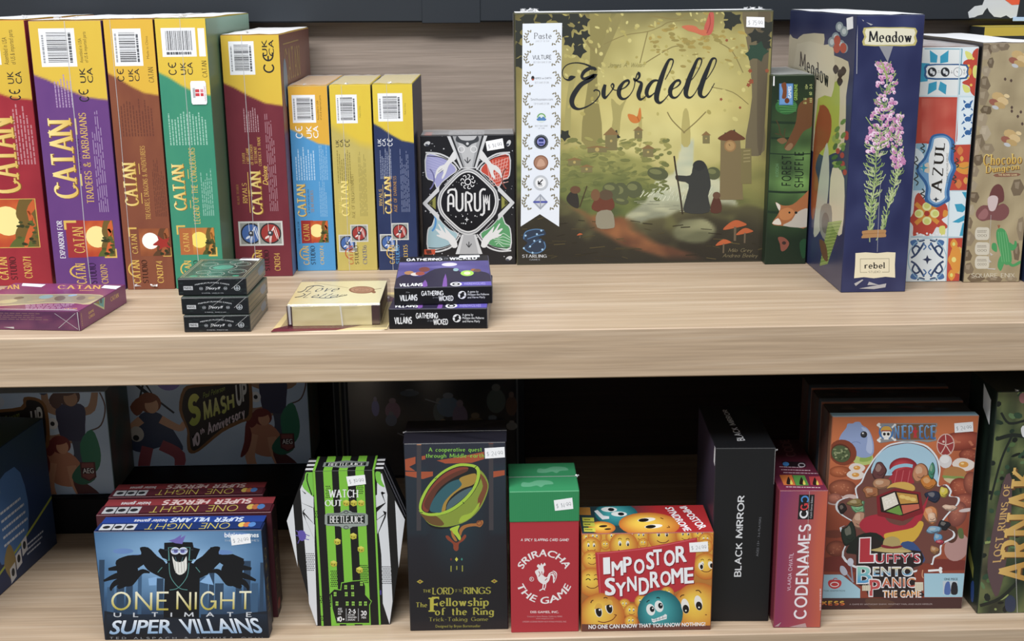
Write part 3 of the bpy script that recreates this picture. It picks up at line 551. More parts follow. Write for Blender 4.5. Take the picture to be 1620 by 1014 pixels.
# --- black card game with a sun in a diamond
t = carton('card_game_box', 'black card game box with a white sun and diamond on its front', 'card game', (.111, .1567, .056), (-.0803, .2977, 0), 0, {'all': 0x1c1d22, 'top': 0x46484c}, m='gloss')
f = t.face('front', [(665.9, 214.5), (817, 213.3), (817.1, 419.2), (672, 420)]).sheet(4.055, 640, 180); W_ = 0xc9cccf
f.Rc(60, 90, 760, 1000, 0x1b1c21)
r = random.Random(4)
for i in range(90): x, y = r.uniform(120, 705), r.uniform(140, 955); f.E(x, y, r.choice((2, 2.5, 3.5, 5)), None, 0xb9bcc2, n=7)
for pts, c in (([(142, 258), (225, 266), (300, 305), (345, 360), (300, 400), (245, 445), (216, 486), (190, 435), (142, 405)], 0x9a9cd0), ([(686, 262), (600, 270), (530, 310), (490, 365), (540, 405), (585, 450), (612, 480), (645, 425), (686, 400)], 0xcb4533),
               ([(152, 745), (180, 715), (206, 652), (250, 700), (300, 745), (350, 770), (335, 815), (300, 845), (225, 868), (152, 868)], 0x96b9c4), ([(688, 740), (655, 705), (630, 648), (590, 695), (540, 740), (490, 768), (505, 815), (545, 845), (610, 868), (688, 868)], 0x4f9a60)):
    f.S(pts, W_, 3); cx = sum(p[0] for p in pts) / len(pts); cy = sum(p[1] for p in pts) / len(pts); f.S([(cx + (x - cx) * .92, cy + (y - cy) * .92) for x, y in pts], c, 3)
for i in range(7): f.L([(150, 270 + i * 18), (300 - i * 14, 330 + i * 10)], 2, 0xb6b8de)
for i in range(8): f.L([(676, 285 + i * 22), (560, 330 + i * 20)], 4, 0xe2a096); f.L([(676 - i * 20, 285 + i * 3), (640 - i * 12, 430)], 4, 0xe2a096)
for i in range(5): f.L([(560 + i * 8, 770 + i * 18), (610, 790 + i * 10), (640, 770 + i * 22), (684, 800 + i * 14)], 4, 0xbcd8c2, 3)
for p in ([(140, 248), (235, 258), (320, 305), (362, 362)], [(688, 250), (600, 260), (515, 310), (470, 362)], [(150, 880), (225, 882), (310, 850), (362, 775)], [(690, 880), (610, 882), (530, 850), (470, 775)]): f.L(p, 10, W_, 4); f.L([(a + (8 if a < 415 else -8), b + (22 if b < 500 else -22)) for a, b in p], 5, 0x1b1c21, 4)
for sg, oy in ((1, 0), (-1, 0)):
    for k in range(14):
        a, b = (265 + k * 8, 455 - k * 8) if sg > 0 else (575 - k * 8, 455 - k * 8); f.E(a, b, 4, None, W_, n=7); f.E(a, 1145 - b, 4, None, W_, n=7)
f.ring(140, 420, 55, 75, 8, 0x6a69a0, 0, -60, 60); f.ring(690, 420, 55, 75, 8, 0x7a4038, 0, 120, 240); f.ring(150, 690, 55, 75, 12, 0x4a8fd0, 0, -60, 55)
for sgn in (1, -1):
    X = lambda x: x if sgn > 0 else 835 - x
    f.P([(X(228), 462), (X(228), 498), (X(150), 575), (X(228), 650), (X(228), 690), (X(118), 575)], W_); f.P([(X(205), 530), (X(160), 575), (X(205), 615)], 0x8c8c3c); f.P([(X(185), 555), (X(160), 575), (X(185), 592)], 0x3c3d22)
f.P([(262, 100), (555, 100), (470, 352), (368, 352)], W_); f.P([(285, 100), (532, 100), (458, 345), (380, 345)], 0x2a2c30); f.P([(300, 100), (517, 100), (450, 345), (388, 345)], 0x9b9ea2); f.P([(340, 140), (480, 140), (440, 345), (398, 345)], 0xb8bbbe)
f.S([(345, 140), (370, 165), (412, 172), (455, 165), (478, 140), (485, 175), (440, 195), (412, 215), (385, 195), (338, 175)], 0x3c4046, 3); f.E(412, 192, 9, None, W_)
for x in (372, 452): f.ring(x, 228, 20, 20, 6, 0xd8dadc)
for a in (-50, 0, 50): f.L([(412, 318), (412 + 26 * math.sin(R(a)), 318 - 38 * math.cos(R(a)))], 6, 0x3a3d42)
f.P([(372, 775), (462, 775), (505, 900), (332, 900)], W_); f.P([(385, 775), (450, 775), (480, 900), (355, 900)], 0xa9acb0)
for a in (-50, 0, 50): f.L([(418, 858), (418 + 22 * math.sin(R(a)), 858 - 36 * math.cos(R(a)))], 6, 0x3a3d42)
D = [(415, 352), (455, 362), (500, 395), (585, 478), (606, 520), (612, 570), (600, 622), (575, 665), (485, 752), (450, 772), (415, 780), (380, 772), (345, 752), (255, 668), (225, 620), (216, 570), (226, 520), (250, 480), (330, 395), (375, 362)]
f.S(D, 0xc3c6c8, 3); f.S([(414 + (x - 414) * .955, 567 + (y - 567) * .955) for x, y in D], 0x8b8e92, 3); f.S([(414 + (x - 414) * .92, 567 + (y - 567) * .92) for x, y in D], 0xd6d8d9, 3); f.S([(414 + (x - 414) * .88, 567 + (y - 567) * .88) for x, y in D], 0x17181c, 3)
for i in range(40): a = r.uniform(0, 6.28); q = r.uniform(.3, .8); x, y = 414 + 175 * q * math.cos(a), 567 + 190 * q * math.sin(a); (abs(y - 565) > 80) and f.E(x, y, r.choice((2, 3, 4.5)), None, W_, n=7)
f.P([(405, 664), (409, 676), (420, 680), (409, 684), (405, 697), (401, 684), (391, 680), (401, 676)], W_)
f.ring(413, 438, 19, 19, 6, 0xdfe1e3)
for i in range(9): a = 40 * i; f.L([(413 + q * math.cos(R(a + w)), 438 + q * math.sin(R(a + w))) for q, w in ((27, 0), (36, 12), (45, 4), (46, -12))], 5, 0xdfe1e3, 3)
f.to('title_lettering')
for p in ([(286, 628), (286, 552), (290, 530), (303, 520), (316, 530), (320, 552), (320, 600)], [(286, 578), (320, 578)], [(286, 512), (288, 498), (302, 488), (326, 488), (337, 500), (339, 540), (339, 596), (345, 616), (358, 624), (371, 616), (378, 596), (378, 510)], [(400, 628), (400, 514), (422, 514), (436, 525), (436, 555), (422, 568), (402, 568)], [(418, 568), (436, 628)],
          [(458, 510), (458, 598), (463, 618), (476, 624), (488, 615), (492, 596), (492, 520), (496, 500), (510, 487), (528, 490)], [(518, 628), (518, 520), (534, 575), (548, 520), (548, 622)], [(518, 600), (516, 640), (505, 652), (492, 648)]): f.L(p, 12.5, 0xd9dbdc, 4 if len(p) > 4 else 0)
f.to('carton')
H_ = [(332, 235), (338, 290), (300, 318), (285, 345), (275, 375), (258, 410), (246, 420), (245, 405), (256, 380), (250, 362), (232, 376), (214, 392), (206, 414), (199, 410), (204, 385), (212, 360), (235, 335), (262, 325), (292, 285), (315, 250)]
f.S(H_, 0xd8dadb, 2); f.L([(222, 372), (248, 352)], 3, 0x777a80); f.L([(232, 380), (258, 360)], 3, 0x777a80)
f.S([(835 - x - 5, y) if i < 6 else (500 + (332 - x) * 1.02, y) for i, (x, y) in enumerate(H_)], 0xd8dadb, 2)
H2 = [(345, 850), (330, 800), (305, 775), (270, 735), (258, 728), (270, 768), (245, 735), (226, 708), (220, 712), (240, 752), (212, 738), (204, 745), (232, 775), (212, 775), (215, 785), (250, 800), (285, 815), (315, 860)]
f.S(H2, 0xd8dadb, 2); f.S([(840 - x, y) for x, y in H2], 0xd8dadb, 2)
for x, y, a in ((140, 190, 20), (690, 190, 160), (685, 930, 200)): f.E(x + (10 if x < 400 else -10), y, 22, 13, 0xc9cccf, a - 45); f.E(x + (10 if x < 400 else -18), y + 10, 12, 7, 0x3d4250, a)
f.P([(126, 868), (202, 868), (200, 900), (124, 900)], 0xcf4a2c); f.P([(140, 875), (175, 872), (180, 895), (150, 898)], 0x5a2a22)
f.sticker([(540, 240), (651, 222), (641, 158), (530, 178)], '$ 14.99')
g = t.face('top').uv(); g.G(.3, 0, .68, 1, 2, 3, lambda a, b: (150, 152, 155)); g.T('AURUM', .34, .35, .66, .8, 0x3a3c40, 0); g.Rc(.04, .3, .12, .9, 0xcf4a2c); wrap_top(t, dz=.0004, m='thin'); t.done()

# --- large forest box
t = carton('board_game_box', 'large square box with a golden forest scene and black script title', 'board game', (.2988, .2955, .072), (.0320, .2934, 0), 0, {'all': 0x4a4a34, 'top': 0x6a6a4a}, m='gloss')
f = t.face('front', [(813.6, 18.9), (1224.7, 18.9), (1206.7, 413.9), (817.8, 419.4)]).uv(); f.clip = (.004, .004, .996, .996)
def pw(x, pts):
    for (x0, y0), (x1, y1) in zip(pts, pts[1:]):
        if x <= x1: return y0 + (y1 - y0) * max(0, (x - x0) / (x1 - x0))
    return pts[-1][1]
def sm(x, w): return min(1, max(0, x / w + .5))
def glade(a, b):
    d = math.hypot((a - .58) * 1.1, (b - .42) * 1.0); n1 = nz(a, b, 1, 5); n2 = nz(a, b, 2, 16); n3 = nz(a * .35, b, 3, 34)
    c = mixc((214, 205, 128), (140, 128, 64), d * 1.45 + n1 * .2 + n2 * .16 - .06)
    c = mixc(c, (214, 196, 108), max(0, .5 - abs(b - .36 + n1 * .06) * 4) * .8)
    c = mixc(c, (86, 80, 50), max(0, (.09 - b + n2 * .03) * 5) + max(0, (a - .91) * 4) + max(0, (.06 - a) * 7))
    # undergrowth on the far bank
    hb = pw(a, ((0, .50), (.3, .535), (.5, .56), (.62, .62), (.7, .60), (.8, .60), (1, .58))) + n2 * .03 + n1 * .02
    k = sm(b - hb, .03); g = mixc(mixc((156, 154, 80), (94, 106, 52), (b - hb) * 5 + n2 * .5), (72, 84, 46), max(0, n3 + n2 * .6) * 1.1 * min(1, (b - hb) * 9))
    c = mixc(c, mixc(g, (150, 138, 74), max(0, a - .72) * 2), k * .95)
    # stream
    w0 = pw(a, ((0, 2), (.40, 2), (.44, .80), (.52, .74), (.56, .655), (.63, .63), (.66, .50), (.70, .50), (.71, .62), (.78, .63), (.84, .68), (.9, .78), (.92, 2)))
    k = sm(b - w0 - n2 * .006, .018); c = mixc(c, mixc(mixc((206, 206, 168), (176, 186, 160), n3 + .5), mixc((138, 142, 118), (188, 188, 150), n3 * 1.4 + .35), (b - .70) * 12), k * .93)
    # near bank, path and pool
    gb = pw(a, ((0, .70), (.13, .685), (.2, .74), (.3, .80), (.42, .80), (.5, .83), (.6, .81), (.7, .77), (.82, .76), (.92, .765), (1, .79))) + n1 * .012 + n2 * .008
    k = sm(b - gb, .016); gr = mixc(mixc((92, 88, 56), (58, 54, 40), (b - gb) * 9), (40, 37, 30), (b - gb) * 4 + n1 * .3); gr = mixc(gr, (112, 112, 62), max(0, n2 + n3 * .5 - .12) * 1.5 * max(0, 1 - (b - gb) * 6))
    px = pw(b, ((.76, .30), (.80, .36), (.86, .40), (.92, .50), (.96, .62), (1, .7))); gr = mixc(gr, mixc((150, 92, 52), (96, 58, 40), n2 + (b - .78) * 4), sm(.075 - abs(a - px) + n2 * .02, .05) * sm(b - .765, .02) * sm(.985 - b, .04))
    po = math.hypot((a - .715) / .085, (b - .868 - n2 * .01) / .048); gr = mixc(gr, mixc((146, 146, 104), (100, 102, 72), n3 + .5 + (b - .84) * 5), sm(1 - po, .25))
    return mixc(mixc(c, gr, k), (44, 42, 36), max(0, b - .955) * 14 + max(0, .12 - a) * max(0, b - .75) * 20)
f.G(0, 0, 1, 1, 120, 120, glade); f.sheet(3.6, 790, 0)
def trunk(pts, c): f.S(pts, c, 3)
for p, c in (([(590, 40), (650, 40), (560, 420), (590, 800), (470, 800), (515, 420), (520, 200), (522, 40)], 0x8e8449), ([(690, 40), (725, 40), (660, 200), (600, 330), (575, 400), (560, 330), (610, 200)], 0x90864c), ([(420, 380), (450, 380), (415, 560), (405, 800), (370, 800), (385, 560)], 0xa39a58),
             ([(640, 560), (690, 600), (740, 540), (700, 640), (680, 800), (630, 800), (650, 680)], 0xa69c58), ([(1050, 640), (1080, 640), (1090, 820), (1040, 820)], 0xb3a75e), ([(1390, 40), (1545, 40), (1520, 300), (1500, 560), (1510, 860), (1400, 860), (1440, 560), (1420, 300)], 0x70654a), ([(1480, 40), (1545, 40), (1530, 400), (1500, 840), (1470, 840), (1470, 400)], 0x625742), ([(800, 660), (815, 660), (812, 820), (795, 820)], 0xb0a45c)): trunk(p, c)
for p, w in (([(585, 260), (540, 280), (500, 230)], 14), ([(600, 250), (720, 200), (850, 180), (930, 150)], 5), ([(860, 90), (930, 100), (1010, 110), (1080, 75)], 9), ([(930, 150), (980, 125), (1110, 115)], 6), ([(835, 360), (900, 320), (990, 270), (1050, 265)], 6), ([(805, 360), (830, 260), (850, 180)], 6), ([(1260, 250), (1330, 300), (1390, 420)], 6), ([(1210, 500), (1330, 530), (1420, 600)], 5), ([(1050, 760), (1120, 700), (1180, 640)], 7), ([(1060, 760), (990, 690), (960, 640)], 7)): f.L(p, w, 0x8a7d46, 4)
r = random.Random(9); f.fk = .3
for i in range(150): x, y = r.uniform(370, 1450), r.gauss(330, 190); f.E(x, max(80, y), r.uniform(5, 20), r.uniform(4, 12), mixc((206, 196, 118), (166, 153, 76), r.random()), r.uniform(0, 90), n=7)
for i in range(70): x, y = r.uniform(860, 1400), r.gauss(240, 50); f.E(x, y, r.uniform(8, 26), r.uniform(4, 12), mixc((176, 150, 70), (150, 136, 70), r.random()), r.uniform(-20, 20), n=7)
f.fk = 1
for x, y, q, a in ((250, 90, 55, 10), (165, 100, 50, 40), (330, 88, 40, 0), (372, 110, 40, 30), (432, 100, 46, 10), (485, 115, 38, 60), (455, 150, 34, 20), (385, 170, 46, 50), (400, 230, 38, 0), (448, 222, 46, 30), (492, 195, 32, 10), (458, 285, 46, 80), (110, 140, 46, 20), (100, 200, 40, 0), (112, 280, 50, 40), (115, 350, 40, 70), (1310, 92, 36, 0), (1345, 118, 44, 30), (1312, 145, 38, 70), (1532, 165, 46, 20), (1460, 212, 44, 50), (1505, 225, 48, 0), (1520, 265, 34, 30), (375, 768, 36, 20), (655, 775, 40, 10), (1325, 790, 52, 0), (1290, 800, 36, 40)): leaf(f, x, y, q, a, 0x32352f)
for x, y, q, a in ((1475, 300, 62, 0), (1440, 315, 40, 40)): leaf(f, x, y, q, a, 0x2e4a3a)
for x, y, q in ((1430, 410, 14), (1435, 470, 18), (1420, 490, 14), (1298, 235, 10), (1265, 570, 10), (1372, 618, 9), (1525, 410, 14)): leaf(f, x, y, q, x % 70, 0x9a4f33)
f.S([(1202, 75), (1224, 78), (1226, 140), (1215, 190), (1188, 205), (1170, 165), (1185, 120)], 0xc9584a, 3); f.S([(1042, 155), (1075, 146), (1120, 152), (1145, 172), (1180, 175), (1190, 200), (1165, 207), (1120, 190), (1080, 178)], 0xd06a48, 3); f.L([(1200, 80), (1205, 140), (1185, 195)], 5, 0xa23c36, 3)
f.S([(735, 650), (770, 655), (788, 664), (800, 620), (808, 618), (812, 660), (802, 695), (770, 702), (745, 685)], 0xd2762f, 3); f.L([(788, 664), (800, 692)], 4, 0xa8521e)
f.sheet(3.6, 790, 200)
f.up(2)
for i in range(200):
    x, y = r.uniform(345, 980), r.uniform(70, 420); q = min(1, (y - 60) / 340); z = f.z; f.E(x, y, r.uniform(8, 34), r.uniform(4, 14), mixc(mixc((168, 160, 84), (110, 120, 62), q), (86, 96, 52), r.random() * .6), r.uniform(-25, 25), n=8); f.z = z + STEP * .4
for x, y, w, h in ((640, 60, 34, 75), (795, 30, 22, 40), (850, 135, 30, 40), (1180, 60, 20, 40), (560, 125, 55, 22), (430, 195, 36, 26), (500, 235, 32, 26)): f.Rc(x - w, y - h * .2, x + w, y + h, 0x7d7448); f.P([(x - w * 1.35, y - h * .15), (x, y - h * .75), (x + w * 1.35, y - h * .15)], 0x8a6a3e); f.E(x, y + h * .3, w * .22, None, 0xb59f58)
f.fk = .3
for i in range(46): x, y = r.uniform(815, 1215), r.uniform(335, 405); f.L([(x, y), (x - r.uniform(6, 26), y + r.uniform(16, 34))], r.uniform(2, 6), mixc((216, 218, 188), (190, 198, 168), r.random()))
for i in range(14): x, y = r.uniform(760, 1180), r.uniform(415, 490); f.L([(x, y), (x + r.uniform(30, 110), y - r.uniform(-3, 4))], r.uniform(2, 5), mixc((128, 132, 112), (176, 178, 142), r.random()))
f.fk = 1
for x, y, a, b in ((690, 380, 50, 60), (640, 360, 50, 40), (770, 360, 48, 48), (700, 425, 40, 20), (1220, 270, 40, 36), (905, 270, 60, 36)): f.E(x, y, a, b, 0x565c3c, 10); f.E(x - a * .2, y - b * .3, a * .6, b * .4, 0x74794a, 10)
f.P([(1262, 75), (1372, 75), (1388, 420), (1255, 420)], 0x7d6d48); f.S([(1245, 72), (1290, 42), (1325, 25), (1362, 45), (1402, 75), (1360, 84), (1290, 86)], 0x6a3f2a, 3); f.E(1315, 115, 34, None, 0x9b7446); f.E(1315, 115, 26, None, 0xb08a55); f.L([(1315, 115), (1308, 104)], 4, 0x6a4a30); f.Rc(1375, 130, 1435, 330, 0x7c7145)
for i in range(4): f.L([(1390, 145 + i * 20), (1428, 142 + i * 20)], 6, 0x9a8d5c)
f.fk = .3
for i in range(60): x, y = r.uniform(120, 1480), r.uniform(520, 760); f.L([(x, y), (x + r.uniform(20, 90), y + r.uniform(-12, 12))], r.uniform(2, 5), mixc((96, 84, 48), (40, 36, 26), r.random()))
f.fk = 1
# walkers: a tall cloaked figure with a staff and three small ones
f.S([(1058, 490), (1062, 420), (1080, 330), (1015, 310), (1005, 285), (1020, 280), (1090, 280), (1105, 230), (1140, 200), (1175, 215), (1195, 270), (1205, 340), (1190, 400), (1195, 490)], 0x3a3c39, 3); f.E(1140, 225, 36, 30, 0x343534); f.L([(998, 170), (1010, 260), (1030, 380), (1045, 500)], 9, 0x3a3024, 3)
f.S([(1205, 490), (1212, 430), (1235, 390), (1262, 430), (1262, 490)], 0x5a3428, 3); f.E(1238, 395, 22, 20, 0x6b4a38)
f.S([(385, 420), (395, 385), (425, 365), (450, 390), (455, 460), (420, 455)], 0x35312c, 3); f.E(435, 360, 30, 22, 0x6b4a34); f.L([(502, 338), (460, 458)], 6, 0x4a3c28)
f.S([(530, 470), (545, 420), (590, 390), (640, 400), (658, 460), (600, 490)], 0x6e3a2a, 3); f.S([(560, 490), (640, 480), (660, 560), (640, 580), (560, 575)], 0x8d8770, 3); f.E(610, 390, 40, 30, 0x5d4c38); f.E(550, 390, 26, 34, 0x7a5538)
for x, y, w in ((1340, 560, 66), (1395, 598, 48), (1275, 660, 44), (460, 613, 16)): f.S([(x - w, y + w * .45), (x - w * .5, y - w * .1), (x + w * .1, y - w * .38), (x + w * .7, y - w * .2), (x + w, y + w * .05), (x, y + w * .3)], 0xc25a2e, 3); f.L([(x + 2, y + w * .2), (x, y + w * 1.4)], w * .2, 0x6a5a44)
f.K('Milo Grey', 1302, 695, 1440, 722, 0x8a7d58, wt=8, slant=.3); f.K('Andrea Beeley', 1270, 725, 1470, 752, 0x8a7d58, wt=8, slant=.3)
f.S([(140, 610), (185, 585), (250, 588), (265, 615), (225, 632), (262, 655), (262, 700), (215, 722), (165, 715), (135, 690), (160, 662), (135, 640)], 0x26374f, 4)
f.L([(140, 640), (150, 600), (205, 584), (255, 590)], 6, 0x4b78a6, 4); f.L([(135, 690), (170, 715), (225, 718), (262, 690), (255, 655)], 6, 0x4b78a6, 4); f.L([(160, 640), (210, 622), (255, 612)], 5, 0x4b78a6, 3); f.L([(165, 690), (205, 655), (240, 640)], 5, 0x3a628e, 3)
for x, y in ((150, 620), (240, 592), (200, 650), (232, 655), (140, 692), (190, 718), (246, 700), (176, 682), (215, 612)): f.E(x, y, 6, None, 0x9ac6ea, n=8)
f.K('STARLING', 130, 728, 272, 746, 0xc8ccd0, wt=20, thin=8, serif=8); f.K('GAMES', 172, 752, 232, 762, 0x8d949c, wt=18, thin=8, serif=6)
f.sheet(3.6, 790, 0); f.K('James A. Wilson', 622, 355, 830, 382, 0x8f8748, wt=8, slant=.35)
f.to('title_lettering'); K_ = 0x25292c
for p in ([(436, 434, 4), (412, 440, 26), (395, 452, 12), (372, 442, 5), (361, 415, 5), (368, 385, 5), (395, 362, 5), (440, 354, 6), (490, 362, 8), (525, 378, 12)], [(552, 398, 15), (545, 388, 17), (520, 386, 20), (488, 404, 20), (473, 430, 17), (482, 446, 14), (512, 440, 20), (545, 428, 22), (515, 452, 24), (468, 480, 26), (430, 530, 29), (415, 572, 28), (425, 605, 22), (455, 619, 12), (500, 606, 7), (545, 578, 6), (573, 542, 6), (572, 518, 7), (552, 510, 8), (540, 518, 7)],
          [(606, 480, 16), (598, 512, 24), (597, 540, 24), (606, 556, 14), (628, 535, 6), (650, 505, 7), (655, 486, 10), (648, 476, 8), (640, 490, 5), (660, 512, 5), (690, 510, 4)], [(690, 512, 4), (722, 496, 7), (742, 472, 10), (736, 458, 14), (712, 468, 14), (690, 500, 24), (684, 532, 24), (696, 558, 18), (720, 562, 10), (748, 540, 5), (770, 500, 5), (778, 455, 6), (790, 418, 8)],
          [(790, 415, 14), (800, 420, 16), (800, 440, 12), (778, 462, 8), (770, 448, 8), (790, 462, 10), (812, 474, 16), (806, 505, 24), (796, 540, 24), (806, 566, 16), (830, 556, 6), (850, 530, 5)], [(925, 478, 7), (905, 460, 10), (878, 464, 16), (852, 495, 22), (842, 530, 22), (855, 552, 14), (882, 535, 6), (910, 500, 5), (930, 450, 6)], [(992, 340, 8), (970, 344, 14), (945, 395, 22), (922, 460, 28), (902, 530, 30), (900, 570, 26), (918, 587, 14), (945, 568, 6), (975, 530, 5), (995, 505, 5)], [(990, 338, 8), (994, 356, 7), (978, 400, 5), (948, 455, 4)],
          [(990, 510, 4), (1018, 494, 7), (1034, 474, 10), (1026, 460, 14), (1004, 468, 14), (982, 500, 24), (976, 530, 24), (988, 555, 16), (1012, 556, 9), (1040, 525, 5), (1070, 470, 5)], [(1152, 336, 8), (1132, 342, 14), (1108, 395, 22), (1082, 460, 28), (1066, 520, 28), (1070, 550, 20), (1092, 558, 10), (1118, 532, 5), (1145, 480, 5)], [(1150, 335, 8), (1156, 352, 7), (1140, 395, 5), (1105, 450, 4), (1070, 480, 4)],
          [(1234, 336, 8), (1214, 342, 14), (1190, 395, 22), (1164, 460, 28), (1146, 520, 28), (1150, 548, 20), (1172, 556, 10), (1198, 530, 5), (1228, 478, 4)], [(1232, 335, 8), (1238, 352, 7), (1222, 395, 5), (1186, 450, 4), (1148, 480, 4)]): f.L([(a, b, w) for a, b, w in p], 1, K_, 5)
f.to('award_ribbon', 'card').sheet(1, 0, 0); f.z += 2e-5; t.plabel['title_lettering'] = 'black script lettering'; t.plabel['award_ribbon'] = 'white ribbon of awards'
f.P([(826.9, 35.3), (890, 34.8), (885, 358.3), (854.4, 338.3), (823.9, 357.8)], 0xdde6f2)
Y_ = (58, 90.5, 124, 157.5, 189, 223.5, 256.5, 288.5, 319)
for i, y in enumerate(Y_):
    c = 858.6 - (y - 58) * .013
    for s in (-1, 1): laurel(f, c + s * 20.5, y, s, 25, 0x7d7558)
    if i == 0: f.K('Paste', c - 13.5, y - 8, c + 14.5, y + 2, 0x55585c, wt=14, thin=7, serif=6); f.K('GAME OF THE YEAR', c - 11, y + 4, c + 11, y + 7, 0x9a9da0, wt=9)
    elif i == 1: f.K('VULTURE', c - 15.5, y - 5, c + 14.5, y + 2, 0x3a3c42, wt=13); f.K('BEST NEW GAME OF 2018', c - 14, y + 5, c + 14, y + 8, 0x9a9da0, wt=9)
    elif i == 2: f.E(c - 14.5, y - 2, 2.6, 3.4, 0x2a2a2e); f.E(c - 14.5, y + .5, 2, 1.5, 0xb0472e); f.K('NERDS on EARTH', c - 11, y - 3, c + 15, y, 0x6a6d72, wt=13); f.K('BEST GAMES OF 2018', c - 11, y + 4, c + 11, y + 7, 0x9a9da0, wt=9)
    elif i == 3: f.K('Smithsonian.com', c - 17.5, y - 3.5, c + 18, y + .5, 0x8a8d92, wt=11, serif=3); f.K('TOP 10 GAMES OF 2018', c - 12.5, y + 4, c + 12, y + 7, 0x9a9da0, wt=9)
    elif i == 4: f.E(c, y - 3, 7, None, 0xd2e2dc); f.ring(c, y - 4, 6, 6, 2, 0x6aa65a, 0, 180, 360); f.P([(c - 8, y - 1), (c - 3, y - 6), (c, y - 3), (c + 3, y - 6), (c + 8, y - 1), (c + 6, y + 1), (c - 6, y + 1)], 0x4a7fc0); f.K('BEST NEW GAME', c - 10, y + 8, c + 10, y + 10.5, 0x9a9da0, wt=9); f.K('OF 2018', c - 5, y + 12, c + 5, y + 14, 0x9a9da0, wt=9)
    elif i == 5: f.E(c, y, 11.5, None, 0x5d6670, n=16); f.E(c, y, 9, None, 0x23262c); f.E(c, y, 6.6, None, 0x8b8fd8); f.Rc(c - 4, y - 4, c + 4, y, 0x2c3a80); f.Rc(c - 4, y + 2, c + 4, y + 5, 0x3c4690)
    elif i == 6: f.E(c, y, 11.8, None, 0x8a5a42); f.E(c, y, 10, None, 0xa8785e); f.S([(c - 6, y + 6), (c - 4, y - 3), (c, y - 6), (c + 5, y - 2), (c + 6, y + 5)], 0xc79a80)
    elif i == 7: f.E(c, y, 12, None, 0xb9c0c8); f.E(c, y, 8.5, None, 0xe6eaee); f.L([(c + 3.5, y - 5), (c - 3, y + 1.5)], 1.8, 0x24262a); f.P([(c - 4.5, y - 3), (c - 2.6, y - 3), (c - 2.6, y + 1), (c + 2, y + 1), (c + 2, y + 3), (c - 4.5, y + 3)], 0x24262a); f.Rc(c - 4, y + 4.3, c + 3, y + 5.2, 0x55585c)
    else: f.P([(c, y - 13), (c + 12, y), (c, y + 12), (c - 12, y)], 0x9aa2b0); f.P([(c, y - 10), (c + 9, y), (c, y + 9), (c - 9, y)], 0xc2c8d2); f.P([(c - 12, y), (c - 10, y - 1.6), (c + 10, y - 1.6), (c + 12, y), (c + 10, y + 1.6), (c - 10, y + 1.6)], 0x4a55b0); f.L([(c, y - 10), (c, y + 9)], 1.4, 0x8d95a4)
f.to('carton').sheet(3.6, 790, 0); f.sticker([(1408, 160), (1511, 165), (1511, 106), (1410, 102)], '$ 75.99')
g = t.face('left').uv(); g.G(0, 0, 1, 1, 4, 30, lambda a, b: mixc(glade(.03, b), (40, 40, 34), .45 + nz(a, b, 4, 8) * .4))
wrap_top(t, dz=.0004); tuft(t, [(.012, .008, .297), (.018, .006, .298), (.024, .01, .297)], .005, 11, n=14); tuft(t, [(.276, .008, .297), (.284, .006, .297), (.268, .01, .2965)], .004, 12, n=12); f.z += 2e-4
g = t.face('left').uv(); g.to(crease_or_glint(), 'crinkle'); g.z += 4e-4; g.Rc(.2, 0, .5, 1, 0xf0f0f0); t.done()

# --- slim green forest box, animals on its narrow side
t = carton('card_game_box', 'slim green game box with a fox and a deer on its narrow side', 'card game', (.049, .2231, .14), (.3288, .276, 0), 0, {'all': 0x1d3020, 'top': 0x54604a})
f = t.face('front', [(1220.5, 118.5), (1291, 117.8), (1277, 417.5), (1210.8, 419.6)]).uv()
f.G(0, 0, 1, 1, 14, 60, lambda a, b: mixc((26, 44, 28), (118, 172, 84), (max(0, 1 - abs(b - .55) * 3.2) * 1.0 + .35 * max(0, 1 - abs(b - .25) * 5)) * (.75 + nz(a, b * 4, 5, 3) * .6) * (.6 + .5 * a)))
f.sheet(2.98, 1200, 90)
for x, y, a, b in ((50, 310, 230, 12), (50, 385, 120, 10), (45, 640, 200, 10), (40, 735, 90, 12), (50, 460, 200, 5)): f.L([(x, y), (x + a * .5, y + 4), (x + a, y)], b, 0x1c3322, 3)
f.E(130, 235, 55, 38, 0x2d6b35); 
for i in range(5): f.L([(85 + i * 4, 205 + i * 14), (180, 225 + i * 8)], 3, 0x4f9450)
f.S([(265, 200), (262, 320), (215, 355), (175, 420), (150, 445), (122, 435), (135, 405), (165, 345), (180, 300), (190, 230), (225, 200)], 0x6d4528, 3); f.S([(150, 410), (165, 420), (148, 445), (125, 438)], 0x8d6a48, 3); f.L([(140, 400), (105, 370), (95, 330), (80, 300)], 5, 0x4c3c24, 3); f.L([(110, 372), (75, 365)], 4, 0x4c3c24); f.L([(120, 385), (125, 340)], 4, 0x4c3c24); f.S([(85, 395), (115, 385), (135, 400), (110, 415)], 0x7c5a3a, 3)
f.S([(250, 640), (215, 660), (165, 700), (115, 705), (80, 690), (100, 735), (65, 790), (105, 800), (150, 800), (245, 800)], 0xa96437, 3); f.S([(245, 720), (190, 735), (160, 775), (120, 800), (245, 802)], 0xb9b1a4, 3); f.S([(100, 735), (140, 715), (175, 735), (150, 770), (110, 770)], 0xc27a44, 3); f.E(150, 738, 5, None, 0x20201c); f.E(182, 738, 7, 6, 0x20201c); f.S([(82, 692), (105, 705), (100, 730)], 0xd8cfc0, 3); f.S([(66, 790), (95, 765), (110, 795)], 0xd8cfc0, 3)
f.S([(95, 855), (125, 855), (150, 880), (135, 910), (112, 918), (105, 885)], 0x8a4a3a, 3); f.E(125, 880, 10, 8, 0x3a2a26); f.S([(200, 880), (230, 860), (240, 920), (215, 950)], 0x1f4a2a, 3)
